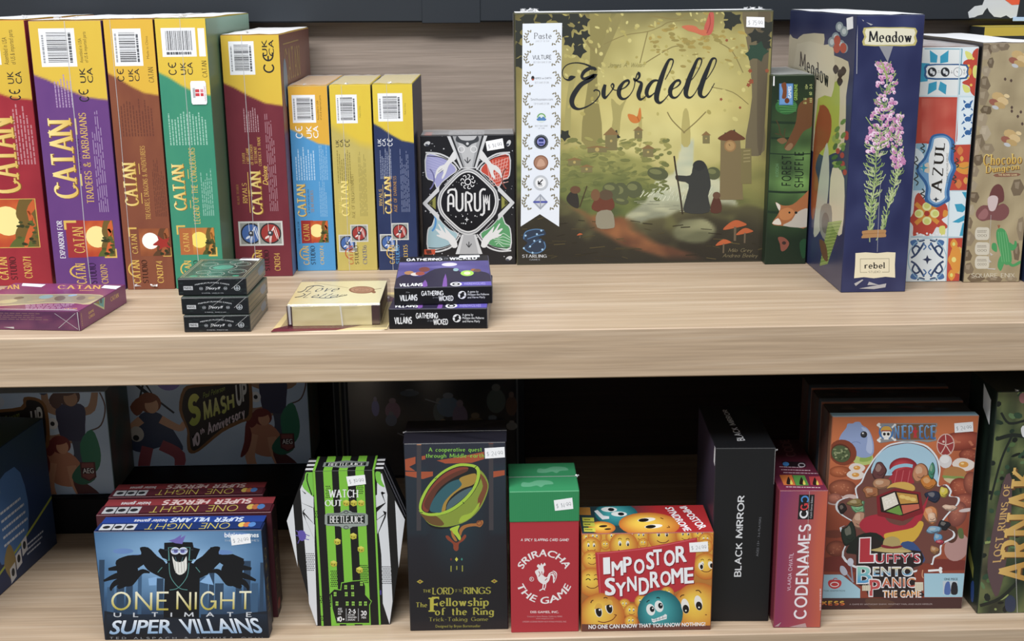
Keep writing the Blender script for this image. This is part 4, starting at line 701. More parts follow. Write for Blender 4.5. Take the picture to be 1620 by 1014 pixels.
f.Rc(94, 124, 163, 228, 0x4a7fc4); f.Rc(98, 128, 159, 224, 0x6296d4); f.S([(104, 128), (128, 122), (130, 190), (108, 195), (112, 160)], 0x7a3f22, 3); f.E(133, 207, 12, 13, 0x6d3520); f.T('GAMES', 138, 138, 154, 195, 0xf0f2f4, 90, .02); f.T('GREENLINE', 168, 128, 184, 205, 0x9ac84a, 90, .01); f.T('10+', 222, 128, 236, 150, 0xc8d27a, 90); f.T('2-5', 244, 128, 256, 150, 0xc8d27a, 90); f.T('60', 242, 165, 256, 180, 0xc8d27a, 90); f.T('ii ii', 215, 195, 230, 222, 0xc8d27a, 90); f.T('iii', 244, 195, 256, 215, 0xc8d27a, 90); f.T('KOSCH', 80, 510, 95, 570, 0x5f8f60, 90)
f.to('title_lettering'); f.K('FOREST', 110, 470, 158, 612, 0x16261a, 90, wt=15, sp=26); f.K('SHUFFLE', 172, 452, 218, 620, 0x16261a, 90, wt=15, sp=24); f.to('carton')
f.sticker([(56, 135), (70, 135), (70, 88), (58, 86)], ''); wrap_top(t, dz=.0004, m='thin'); t.done()

# --- large dark blue box with heather
t = carton('board_game_box', 'large dark blue box with pink heather sprigs on its narrow side', 'board game', (.0705, .2929, .29), (.3803, .1309, 0), 0, {'all': 0x232a52, 'top': 0x3a4060}, m='gloss')
f = t.face('front', [(1354.8, 24.9), (1463.7, 22.5), (1431.8, 462.3), (1331.3, 462.3)]).uv()
f.G(0, 0, 1, 1, 16, 56, lambda a, b: mixc((34, 40, 86), (54, 62, 108), .35 + nz(a, b * 3, 6, 4) * .7))
f.sheet(4.225, 1240, 0)
f.S([(530, 188), (700, 184), (878, 186), (880, 240), (876, 306), (700, 310), (526, 308), (534, 250)], 0xb9ae62, 2); f.S([(545, 195), (700, 190), (868, 194), (866, 250), (862, 296), (700, 302), (540, 300), (548, 250)], 0xdcd8bd, 2)
f.to('title_lettering'); f.K('Meadow', 560, 208, 852, 286, 0x1f2024, wt=20, thin=8, serif=8, sp=14); f.to('carton')
r = random.Random(12)
def heather(pts, wid, n, bloom):
    q = catmull(pts, 8); L = len(q); f.L(q, 6, 0x7d9a52); z0 = f.z
    for i in range(n):
        k = r.random(); j = min(L - 1, int(k * L)); x, y = q[j]; w = wid * math.sin(math.pi * min(1, .12 + k * .88)) ** .6 * r.uniform(-1, 1); f.z = z0 + STEP * (1 + i * .25)
        if k < bloom and r.random() < .62: f.E(x + w, y, r.uniform(11, 17), r.uniform(10, 15), r.choice((0xd59ac4, 0xe3b6d6, 0xc47fb0, 0xe9cbe2)), r.uniform(0, 180), n=9); f.z += STEP * .12; f.E(x + w + 3, y + 4, 5, 6, r.choice((0xa64f8a, 0xb86a9c)), n=6)
        else: a = r.uniform(-1, 1); f.L([(x + w * .2, y + 12), (x + w, y - 8), (x + w * 1.15, y - 26)], r.uniform(4, 7), r.choice((0x8ea860, 0xa6b878, 0x75924c, 0xb6c48e)))
    f.z = z0 + STEP * (2 + n * .25)
heather([(660, 430), (685, 560), (668, 740), (640, 900), (622, 1000), (606, 1200), (588, 1363), (575, 1560)], 80, 440, .6)
heather([(772, 780), (752, 880), (750, 1000), (764, 1100), (745, 1220), (702, 1363), (656, 1560)], 44, 190, .55)
f.L([(655, 425), (672, 480), (690, 530)], 12, 0x9aa860, 3); f.L([(545, 790), (585, 850)], 6, 0x8ea860); f.L([(600, 680), (630, 720)], 6, 0x8ea860)
f.sheet(3.9, 1280, 220); f.L([(372, 480), (374, 640)], 7, 0x93a370); f.L([(460, 520), (440, 580), (414, 630)], 7, 0x93a370)
f.S([(328, 572), (400, 566), (472, 566), (470, 588), (472, 610), (400, 612), (324, 616), (332, 595)], 0xb07f4c, 2); f.L([(335, 590), (465, 585)], 4, 0x97683c)
f.P([(288, 706), (350, 702), (420, 708), (480, 702), (532, 705), (528, 780), (530, 858), (470, 852), (400, 860), (340, 852), (280, 858), (286, 780)], 0xe0d6b4); f.ring(404, 783, 1, 1, .1, 0xe0d6b4)
for q in ((316, 740, 494, 743), (316, 822, 360, 825), (448, 822, 494, 825), (316, 740, 319, 825), (491, 740, 494, 825)): f.Rc(*q, 0x8d866c)
f.K('rebel', 342, 764, 468, 802, 0x17181c, wt=17, thin=12, serif=5); f.K('STUDIO', 368, 815, 440, 828, 0x6d6858, wt=12)
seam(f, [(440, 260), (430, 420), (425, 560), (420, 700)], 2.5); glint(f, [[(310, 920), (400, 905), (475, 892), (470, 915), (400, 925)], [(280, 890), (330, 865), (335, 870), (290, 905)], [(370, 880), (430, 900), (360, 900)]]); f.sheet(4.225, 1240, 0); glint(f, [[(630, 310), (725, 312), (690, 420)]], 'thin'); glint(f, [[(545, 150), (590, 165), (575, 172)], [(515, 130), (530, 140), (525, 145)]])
g = t.face('left', [(1250.5, 16.1), (1354.8, 24.9), (1331.3, 462.3), (1235, 380)]).uv()
g.G(0, 0, 1, 1, 12, 24, lambda a, b: mixc((40, 48, 92), (64, 72, 112), .3 + nz(a, b * 2, 8, 4) * .7)); g.sheet(4.225, 1240, 0)
for pts, c in (([(30, 270), (60, 250), (92, 260), (130, 228), (268, 226), (266, 300), (330, 320), (335, 370), (428, 410), (432, 520), (415, 640), (410, 900), (370, 1010), (200, 1010), (20, 800)], 0xcfc5a2), ([(90, 292), (265, 300), (332, 325), (330, 640), (230, 660), (80, 620)], 0xd9d0ae), ([(230, 655), (318, 645), (340, 545), (372, 570), (370, 800), (350, 1010), (215, 1010)], 0xa8b83c), ([(240, 700), (300, 735), (320, 800), (310, 900), (260, 1000), (225, 960)], 0xa65a2a), ([(262, 740), (300, 740), (300, 850), (270, 940)], 0xc08a4a)): g.S(pts, c, 2)
for x, y in ((345, 250), (370, 180), (400, 210), (320, 280), (380, 300), (400, 320)): g.E(x, y, 26, 34, 0x8fa0a8); g.E(x, y, 14, 20, 0xc6d0d2)
for x, y in ((355, 270), (395, 320), (352, 320)): g.E(x, y, 22, 34, 0xc4503c)
for x, y in ((345, 460), (375, 490), (395, 470), (372, 540)): g.S([(x, y - 30), (x + 22, y), (x, y + 34), (x - 18, y)], 0x3c2a22, 3)
g.to('title_lettering#2'); g.K('Meadow', 105, 352, 305, 560, 0x1d1c1c, quad=((104, 440), (300, 590), (296, 452), (106, 335)), wt=20, thin=9, serif=9); g.to('carton')
g.sheet(2.98, 1200, 90)
g.S([(290, 235), (330, 245), (345, 320), (330, 400), (290, 450), (270, 520), (285, 600), (262, 760), (250, 700), (262, 400)], 0x9a4a24, 3); g.S([(325, 400), (335, 560), (318, 740), (285, 830), (262, 830), (280, 640), (300, 500)], 0xb9c0b0, 3); g.S([(350, 520), (405, 570), (395, 830), (350, 790), (335, 700)], 0xd6d0b2, 3); g.S([(345, 700), (300, 700), (290, 800), (315, 860), (345, 820)], 0x8d9088, 3); g.E(318, 780, 18, 50, 0x6d6a64)
for i in range(26): y = 770 + i * 8; g.L([(395 - i * 2.6, y), (330 - i * 1.5, y + 10)], 6, 0x7fa03c if i % 2 else 0x9ab850)
g.S([(290, 860), (320, 880), (330, 960), (305, 940)], 0x6d4a30, 3)
for x, y in ((370, 370), (415, 375), (398, 500), (415, 360), (375, 440), (395, 460), (408, 540)): g.E(x, y, 10, 14, 0xb03a3a); 
for i in range(14): g.E(r.uniform(355, 400), r.uniform(300, 520), 10, 18, r.choice((0x5f8a3c, 0x8aa84c, 0x3f6a34)), r.uniform(0, 90), n=7)
g.sheet(4.225, 1240, 0); g.sticker([(420, 202), (460, 190), (458, 112), (416, 124)], '')
seam(f, [(485, 105), (482, 500)], 5)
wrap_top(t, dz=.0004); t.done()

# --- patterned tile box
t = carton('board_game_box', 'blue, white and orange box patterned with painted tiles', 'board game', (.0667, .2579, .25), (.4596, .175, 0), -.8, {'all': 0x6a4a44, 'front': 0xc6d8de, 'top': 0x9a8f8a}, m='gloss')
f = t.face('front', [(1450.8, 74.9), (1549.9, 73.6), (1517.6, 445.6), (1424.2, 446.7)]).uv(); f.Rc(0, 0, 1, 1, 0xcfe2ea); f.sheet(4.225, 1420, 0)
B1, B2, OR, RD, LY = 0x2ea0c8, 0x2f66a8, 0xe0902f, 0xc94332, 0xd8d86a
def cell(x0, y0, x1, y1, bg): f.Rc(x0, y0, x1, y1, bg); f.ring((x0 + x1) / 2, (y0 + y1) / 2, 1, 1, .1, bg)
f.P([(100, 322), (435, 326), (412, 640), (90, 640)], 0xdfe6e6); f.L([(180, 326), (432, 328), (412, 635)], 6, 0x5aa0b8)
for p in ([(215, 335), (268, 372), (262, 420), (218, 418)], [(342, 335), (338, 415), (285, 425), (285, 376)], [(200, 635), (208, 560), (262, 545), (260, 600)], [(285, 545), (328, 570), (322, 635), (272, 602)], [(150, 420), (215, 425), (200, 545), (150, 550)]): f.P(p, B1)
f.P([(440, 322), (552, 312), (520, 640), (418, 640)], 0xd5e4ea); f.S([(548, 330), (510, 340), (490, 385), (445, 410), (440, 440), (475, 450), (480, 520), (440, 545), (435, 560), (480, 580), (490, 620), (530, 640), (560, 480)], RD, 3)
for x, y, a in ((480, 375, 40), (462, 600, 140)): f.S([(x - 28, y - 34), (x + 14, y - 18), (x + 22, y + 16), (x - 14, y + 18)], LY, 3)
f.E(522, 480, 20, 44, LY); f.E(482, 480, 14, 26, OR)
for x, y in ((505, 392), (492, 570), (475, 440), (470, 520)): f.E(x, y, 9, None, 0xe6c04a)
f.S([(190, 432), (330, 428), (465, 432), (472, 480), (462, 528), (330, 534), (190, 530), (180, 480)], 0x2f5f96, 2); f.S([(202, 442), (330, 436), (456, 442), (460, 480), (452, 518), (330, 523), (202, 519), (194, 480)], 0xe8ecec, 2)
for x, c in ((231, 0x2a2c34), (318, 0x2a2c34)): f.E(x, 483, 30, 32, c); f.E(x - 6, 478, 9, 16, 0xd8dce0); f.E(x + 10, 490, 9, 14, 0xd8dce0)
f.ring(403, 483, 28, 30, 4, 0x8a9096); f.L([(403, 486), (395, 476)], 4, 0x55585e); f.T('2-4', 268, 472, 284, 490, 0x666a70, 90); f.T('8+', 355, 472, 368, 492, 0x666a70, 90); f.T('30-45', 440, 462, 454, 500, 0x666a70, 90)
f.P([(90, 650), (408, 652), (384, 965), (60, 965)], RD); f.G(160, 660, 400, 950, 6, 8, lambda a, b: mixc((196, 58, 46), (214, 96, 78), .5 + nz(a, b, 3, 3)))
f.P([(420, 655), (518, 655), (490, 965), (395, 965)], 0xd8e8f0)
for y in (710, 800, 890): f.S([(440, y - 40), (470, y - 20), (505, y - 40), (490, y), (505, y + 34), (468, y + 14), (425, y + 36), (445, y)], B2, 3); f.ring(470, y, 26, 22, 8, 0xd8e8f0, 0, 30, 300)
f.P([(396, 972), (490, 972), (485, 1014), (392, 1014)], RD); f.L([(420, 325), (385, 1014)], 7, 0xb9d4de); f.L([(80, 645), (520, 648)], 8, 0xc2dae4)
f.sheet(3.9, 1420, 220)
f.P([(330, 40), (450, 36), (432, 320), (318, 320)], RD)
for x, y, rr in ((385, 75, 28), (430, 180, 30), (375, 280, 30), (420, 260, 22), (395, 125, 18)): f.S([(x, y - rr), (x + rr * .7, y), (x, y + rr), (x - rr * .7, y)], (0xe0a040 if rr < 25 else 0xd9783a), 3)
f.S([(350, 180), (390, 150), (445, 150), (440, 215), (390, 215)], OR, 3); f.L([(345, 160), (400, 185), (445, 170)], 5, 0x7a8a4a, 3)
f.P([(115, 30), (180, 30), (165, 320), (95, 320)], 0x8cbcd6); f.S([(105, 60), (160, 100), (150, 150), (100, 160)], 0xd8e8f0, 3)
# orange flower tile and blue scroll tile
f.P([(98, 330), (315, 335), (300, 600), (80, 600)], 0xdce2e6)
f.S([(105, 370), (130, 335), (160, 370), (205, 410), (290, 395), (310, 470), (270, 500), (310, 540), (280, 560), (240, 545), (215, 585), (180, 600), (140, 585), (95, 600), (95, 540), (70, 500), (95, 460)], RD, 3)
f.L([(110, 400), (180, 463), (250, 520)], 26, OR); f.L([(245, 405), (180, 463), (110, 525)], 26, OR)
for dx, dy in ((-48, 0), (48, 0), (0, -44), (0, 44)): f.E(180 + dx, 463 + dy, 28, 26, 0xe4e89a); f.E(180 + dx * 1.1, 463 + dy * 1.1, 18, 17, 0xd2d86a)
f.E(180, 463, 17, None, 0xb8372a); f.S([(255, 545), (290, 540), (290, 590), (262, 590)], LY, 3); f.S([(285, 440), (315, 455), (300, 480), (278, 480)], OR, 3)
for i in range(9): f.E(120 + i * 20, 585 + (i % 3) * 6, 7, None, 0xe8ecee, n=6)
f.P([(80, 612), (300, 610), (290, 880), (62, 880)], 0xdbe6ea); D_ = 0x27416e
for sx, sy in ((1, 1), (-1, 1), (1, -1), (-1, -1)):
    X = lambda x: 182 + (x) * sx
    Y = lambda y: 745 + (y) * sy
    f.L([(X(100), Y(10)), (X(70), Y(30)), (X(40), Y(70)), (X(20), Y(105))], 12, D_, 4); f.L([(X(78), Y(28)), (X(92), Y(62)), (X(70), Y(84)), (X(48), Y(70)), (X(58), Y(50))], 11, D_, 4); f.S([(X(60), Y(96)), (X(92), Y(84)), (X(104), Y(112)), (X(70), Y(122))], 0x3f6fae, 3); f.L([(X(30), Y(100)), (X(8), Y(80)), (X(24), Y(60))], 8, 0x3f6fae, 4)
    f.L([(X(16), Y(120)), (X(46), Y(112)), (X(60), Y(126))], 9, D_, 3)
f.P([(182, 715), (190, 737), (212, 745), (190, 753), (182, 775), (174, 753), (152, 745), (174, 737)], 0x1f2f58); f.ring(182, 745, 118, 130, 5, 0x8ab8d0, 0)
f.P([(325, 325), (432, 325), (418, 605), (312, 605)], 0xd4e6ee)
for p in ([(350, 405), (395, 402), (425, 430), (400, 455), (365, 450)], [(335, 515), (380, 490), (415, 470), (412, 505), (375, 520)], [(395, 330), (428, 330), (424, 380)], [(400, 520), (418, 520), (410, 600), (380, 600)]): f.P(p, B1)
f.P([(312, 614), (402, 612), (385, 880), (298, 880)], RD)
for x, y in ((345, 650), (380, 700), (330, 745), (375, 800), (330, 840)): f.S([(x, y - 34), (x + 24, y), (x, y + 34), (x - 22, y)], OR if y % 100 else 0xd8a850, 3); f.E(x, y, 9, 12, LY)
f.S([(345, 660), (385, 690), (390, 790), (350, 830), (318, 745)], OR, 3); f.E(345, 745, 14, 16, 0xe6d870)
f.L([(82, 606), (415, 608)], 8, 0xa8c8d4); f.L([(318, 325), (296, 880)], 7, 0xa8c8d4); f.L([(330, 322), (430, 322)], 6, 0xa8c8d4)
# cartouche with the title
f.S([(225, -25), (285, -30), (330, -5), (352, 30), (345, 130), (362, 180), (340, 240), (318, 330), (322, 380), (290, 400), (238, 425), (190, 400), (165, 380), (172, 310), (160, 270), (120, 215), (118, 170), (160, 120), (185, 60), (200, 0)], B2, 3)
f.S([(228, -12), (282, -18), (318, 0), (330, 40), (324, 130), (342, 180), (320, 235), (300, 330), (302, 372), (238, 408), (185, 375), (190, 310), (176, 262), (135, 208), (134, 172), (174, 128), (200, 60), (212, 10)], 0x6aa2d6, 3)
f.S([(232, 0), (280, -6), (308, 10), (320, 50), (312, 130), (328, 180), (306, 235), (288, 330), (288, 368), (238, 396), (200, 368), (204, 310), (192, 262), (192, 120), (214, 60), (222, 20)], 0xe6eaea, 3)
f.S([(140, 180), (165, 160), (190, 150), (195, 210), (165, 205)], 0xd9cbb6, 3); f.P([(160, 150), (168, 174), (190, 180), (168, 188), (160, 212), (152, 188), (130, 180), (152, 174)], B1)
for x, y, a in ((150, 60, 30), (110, 150, 40), (110, 250, 40), (150, 340, 30), (360, 150, 30), (345, 250, 26), (340, 60, 26)): f.L([(x, y - a), (x + 14, y - a * .4), (x - 8, y), (x + 16, y + a * .5), (x + 4, y + a)], 7, 0x38403c, 3)
f.P([(236, 360), (242, 372), (258, 376), (242, 380), (236, 392), (230, 380), (214, 376), (230, 372)], 0x1f2a3c)
f.to('title_lettering'); f.K('AZUL', 204, 28, 300, 332, 0x2a2520, quad=((272, 335), (292, 30), (232, 26), (202, 330)), wt=20, thin=9, serif=9, sp=26); f.to('carton'); f.T('A GAME BY MICHAEL KIESLING', 300, 90, 312, 275, 0x5d5a54, 90)
g = t.face('top').uv(); g.G(0, 0, 1, 1, 8, 16, lambda a, b: mixc((150, 96, 78), (196, 190, 186), .5 + nz(a, b, 7, 5) + (a - .5) * .4)); wrap_top(t, dz=.0004, m='thin'); t.done()

# --- sandy brown box with rocks and a cactus
t = carton('board_game_box', 'sandy brown box with painted rocks and a green cactus', 'board game', (.0629, .2617, .25), (.5281, .1692, 0), -1.5, {'all': 0x8c7c60, 'left': 0x1d1d20, 'top': 0x857662}, m='gloss')
f = t.face('front', [(1554.4, 68.4), (1648, 67), (1612.5, 446.8), (1524, 447.3)]).uv()
f.G(0, 0, 1, 1, 10, 40, lambda a, b: mixc((150, 134, 100), (176, 160, 122), .5 + nz(a, b * 3, 9, 4) * .9))
f.sheet(4.225, 1420, 0); r = random.Random(21)
for x, y, w, h, c in ((590, 330, 50, 50, 0x6d5c48), (650, 320, 40, 34, 0x8d7e66), (585, 370, 40, 40, 0xa09078), (700, 310, 50, 30, 0x7a6a54), (590, 480, 34, 40, 0x9a8c74), (580, 560, 40, 60, 0x74644e), (570, 650, 46, 60, 0x8a7a60), (590, 740, 40, 40, 0x66563f), (560, 800, 50, 60, 0x9d8d72), (580, 890, 40, 60, 0xab9d84), (545, 960, 40, 60, 0x7a6a52), (620, 420, 26, 40, 0x6a5b46), (600, 1000, 46, 40, 0x8d7d62)): f.P([(x + w * math.cos(a) * r.uniform(.8, 1.15), y + h * math.sin(a) * r.uniform(.8, 1.15)) for a in (R(k * 60 + r.uniform(-14, 14)) for k in range(6))], c); f.P([(x - w * .5, y - h * .5), (x + w * .3, y - h * .6), (x + w * .1, y + h * .2), (x - w * .4, y + h * .1)], mixc(c, (200, 186, 160), .3))
for x, y in ((800, 370), (670, 650), (750, 900)):      # tumbled straw coloured pebbles
    for dx, dy, a, b, c in ((0, 0, 46, 40, 0xc2a268), (30, 40, 40, 34, 0xcfb27c), (-30, 50, 34, 28, 0x9a5a48), (10, 80, 40, 26, 0xb8985e), (-20, 100, 24, 16, 0xb8bcc0), (56, -10, 20, 16, 0xd9c08c)): f.E(x + dx, y + dy * .7, a, b * .8, c, 20, n=9)
for x, y in ((715, 530), (755, 540), (760, 720), (800, 780), (820, 750), (830, 830), (760, 745)): f.S([(x, y - 12), (x + 9, y), (x, y + 12), (x - 9, y)], 0x55423a, 2)
f.sheet(3.9, 1420, 220)
for x, y, w, h, c in ((480, 60, 30, 50, 0xa39278), (500, 130, 34, 40, 0x6d5c46), (470, 200, 36, 40, 0x8f7f66), (455, 290, 40, 40, 0x9d8f76), (470, 360, 40, 36, 0x6b5a44), (450, 440, 30, 40, 0xa6987e), (440, 520, 30, 40, 0x77664e), (440, 620, 40, 50, 0x8c7c62), (430, 720, 30, 40, 0x67563f), (440, 800, 36, 40, 0x7d6c54), (480, 860, 60, 26, 0x6d5b44), (600, 868, 60, 22, 0x7a6850), (740, 300, 40, 60, 0x74634c), (760, 560, 30, 80, 0x8a7a60), (735, 700, 24, 60, 0x6f5e48), (700, 868, 40, 22, 0x8d7d62)): f.P([(x + w * math.cos(a) * r.uniform(.8, 1.15), y + h * math.sin(a) * r.uniform(.8, 1.15)) for a in (R(k * 60 + r.uniform(-14, 14)) for k in range(6))], c); f.P([(x - w * .5, y - h * .5), (x + w * .3, y - h * .6), (x + w * .1, y + h * .2), (x - w * .4, y + h * .1)], mixc(c, (200, 186, 160), .3))
f.to('title_lettering'); f.K('Chocobo', 528, 95, 765, 165, 0x6a4426, quad=((530, 172), (768, 158), (768, 92), (532, 100)), wt=24, thin=10, serif=8); f.K('Chocobo', 528, 95, 765, 165, 0xc79b3a, quad=((526, 168), (764, 154), (764, 88), (528, 96)), col2=0xe2c25e, wt=19, thin=8, serif=8)
f.K("Dungeon", 540, 165, 750, 235, 0x6a4426, quad=((545, 232), (755, 205), (755, 152), (545, 172)), wt=24, thin=10, serif=8); f.K("Dungeon", 540, 165, 750, 235, 0xc79b3a, quad=((541, 228), (751, 201), (751, 148), (541, 168)), col2=0xe2c25e, wt=19, thin=8, serif=8); f.to('carton')
f.S([(605, 216), (740, 212), (742, 230), (605, 236)], 0x8a5a44, 2); f.K('THE BOARD GAME', 620, 218, 735, 229, 0xdcc890, wt=16)
f.S([(485, 480), (490, 440), (530, 410), (600, 420), (650, 400), (685, 430), (680, 475), (640, 505), (570, 500), (520, 508)], 0x7d4a4a, 3); f.S([(500, 470), (540, 430), (560, 460), (540, 495), (505, 495)], 0x9a6464, 3); f.S([(560, 400), (580, 310), (620, 280), (650, 310), (655, 380), (625, 400), (610, 430)], 0x6d3c3a, 3); f.S([(555, 370), (590, 350), (620, 370), (600, 440), (565, 440)], 0xc9b4b4, 3)
for y in (585, 677, 762): f.S([(490, y - 36), (528, y - 38), (562, y - 34), (566, y), (560, y + 36), (525, y + 40), (486, y + 36), (478, y)], 0xc9c4b2, 3); f.micro(492, y - 22, 552, y - 4, 2, 0x8d8678, 0, .5, .1); f.K('000' if y != 762 else '0000', 494, y + 4, 550, y + 20, 0x77705f, wt=10)
G1 = 0x3f9a56
for p in ([(612, 565), (640, 552), (668, 575), (690, 650), (705, 740), (690, 775), (655, 770), (632, 700), (610, 620)], [(610, 650), (585, 645), (582, 680), (612, 698)], [(688, 640), (715, 655), (722, 630), (735, 640), (730, 675), (700, 690)], [(640, 720), (622, 750), (618, 790), (635, 815), (650, 790), (662, 745)], [(690, 745), (710, 775), (755, 752), (758, 770), (712, 790), (685, 775)]): f.S(p, G1, 3)
for i in range(4): f.L([(622 + i * 14, 575), (632 + i * 16, 680), (645 + i * 14, 760)], 2.5, 0x6fbc7a, 3)
for a in (-30, 0, 30): f.L([(624, 552), (624 + 14 * math.sin(R(a)), 552 - 22 * math.cos(R(a)))], 4, 0x9a5a3a)
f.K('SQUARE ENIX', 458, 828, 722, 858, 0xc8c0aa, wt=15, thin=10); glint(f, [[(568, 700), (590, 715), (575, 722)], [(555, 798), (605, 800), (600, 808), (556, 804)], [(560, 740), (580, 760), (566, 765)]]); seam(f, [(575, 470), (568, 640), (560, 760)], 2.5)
wrap_top(t, dz=.0004); t.done()
t = carton('board_game_box', 'dark blue box at the right end of the upper shelf', 'board game', (.07, .2, .22), (.5955, .166, 0), -2.2, {'all': 0x1f2c4c}); f = t.face('front').uv(); f.G(0, 0, 1, 1, 4, 10, lambda a, b: mixc((26, 40, 72), (40, 62, 96), .5 + nz(a, b, 2, 6))); t.done()
t = carton('board_game_box', 'black box with a yellow rim standing against the back panel', 'board game', (.12, .2685, .05), (.6425, .462, 0), 0, {'all': 0x2b2f33, 'top': 0xd9bf3a}); f = t.face('front').uv(); f.Rc(0, 0, 1, .045, 0xc9ae35); f.Rc(0, 0, .09, 1, 0xc9ae35); f.Rc(.03, .05, .045, .2, 0x5d5326); f.Rc(.09, .045, 1, 1, 0x2e3338); f.micro(.15, .07, .9, .1, 1, 0x6a6f74); t.done()

# ================================================================ small packs along the front of the upper shelf
t = carton('card_game_box', 'flat purple and gold box lying at the left front of the upper shelf', 'card game', (.125, .0205, .115), (-.5314, .0372, 0), -7, {'all': 0x6b2458, 'front': 0x552048}, m='gloss')
f = t.face('top', [(22.8, 449.5), (196, 451), (123.5, 495.5), (-65.6, 487.5)]).uv(); f.G(0, 0, 1, 1, 16, 12, lambda a, b: mixc((112, 42, 92), (140, 62, 118), .5 + nz(a, b, 3, 4) * .8)); f.sheet(7.714, 0, 440)
f.S([(-350, 330), (-300, 205), (0, 196), (500, 200), (900, 198), (1200, 210), (1262, 240), (1262, 300), (1200, 300), (1130, 330), (1000, 335), (900, 318), (500, 312), (100, 330)], 0xb9b084, 2); f.S([(-330, 320), (-280, 212), (0, 203), (500, 206), (900, 205), (1190, 216), (1252, 246), (1120, 290), (1000, 322), (880, 306), (500, 302), (100, 318)], 0x8f8a74, 2)
for x, y, a, b, c in ((200, 240, 60, 14, 0x5d564c), (520, 230, 90, 22, 0x76a0a6), (690, 250, 70, 30, 0x6d5f50), (850, 215, 60, 10, 0x86aed0), (960, 250, 60, 26, 0x6e6a62), (400, 280, 120, 14, 0xa39878), (1100, 250, 50, 16, 0xa69a6a), (60, 280, 120, 22, 0xb2ab80)): f.E(x, y, a, b, c, -6)
f.to('title_lettering'); f.K('CATAN', 660, 95, 1200, 140, GOLD, wt=20, thin=8, serif=10); f.to('title_lettering#2'); f.K('CATAN', -120, 90, 225, 140, GOLD, wt=20, thin=8, serif=10); f.to('carton')
f.micro(260, 318, 900, 390, 5, 0xc9a4c0, 0, .35); f.K('CATAN', 755, 380, 925, 396, GOLD, wt=16, thin=8, serif=6); f.micro(930, 150, 1200, 165, 1, 0xc2945a)
for i, p in enumerate(([(265, 78), (520, 90), (470, 118), (250, 104)], [(1240, 98), (1465, 108), (1415, 146), (1205, 128)])): f.sticker([p[3], p[2], p[1], p[0]], '', 'price_sticker#%d' % i, col=0xe4eaf4)
g = t.face('right', [(123.5, 495.5), (196, 451), (197, 481), (127.2, 525.5)]).uv(); g.Rc(0, 0, 1, 1, 0x7d2f68); g.sheet(7.714, 0, 440)
g.P([(1105, 325), (1262, 240), (1252, 402)], 0xb9c08a); g.P([(1130, 320), (1252, 256), (1245, 375)], 0x4fa0a4); g.P([(1135, 318), (1190, 288), (1200, 345)], 0x8a7a3a); g.E(1215, 300, 14, 30, 0x3a5a5a)
g.K('CATAN', 1330, 190, 1425, 300, GOLD, quad=((1332, 305), (1428, 245), (1424, 192), (1328, 250)), wt=18, thin=9, serif=7); g.T('GAME', 1065, 395, 1130, 460, GOLD, quad=((1070, 465), (1130, 425), (1126, 395), (1066, 435)), bold=.01); g.T('CARDS', 1070, 440, 1140, 510, GOLD, quad=((1074, 515), (1142, 470), (1138, 442), (1070, 482)), bold=.01); g.T('5-6 PLAYERS', 980, 440, 1010, 600, GOLD, quad=((1005, 600), (985, 450), (978, 450), (994, 600)))
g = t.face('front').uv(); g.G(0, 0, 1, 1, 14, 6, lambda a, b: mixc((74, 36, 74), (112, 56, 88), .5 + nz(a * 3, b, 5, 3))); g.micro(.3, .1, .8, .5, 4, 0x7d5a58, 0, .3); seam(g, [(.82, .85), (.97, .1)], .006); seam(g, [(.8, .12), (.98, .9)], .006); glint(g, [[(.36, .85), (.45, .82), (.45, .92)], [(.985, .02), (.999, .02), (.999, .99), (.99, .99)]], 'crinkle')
f.part = 'carton'; glint(f, [[(-55, 375), (900, 405), (940, 420), (940, 440), (-500, 410)]], 'thin'); t.done()

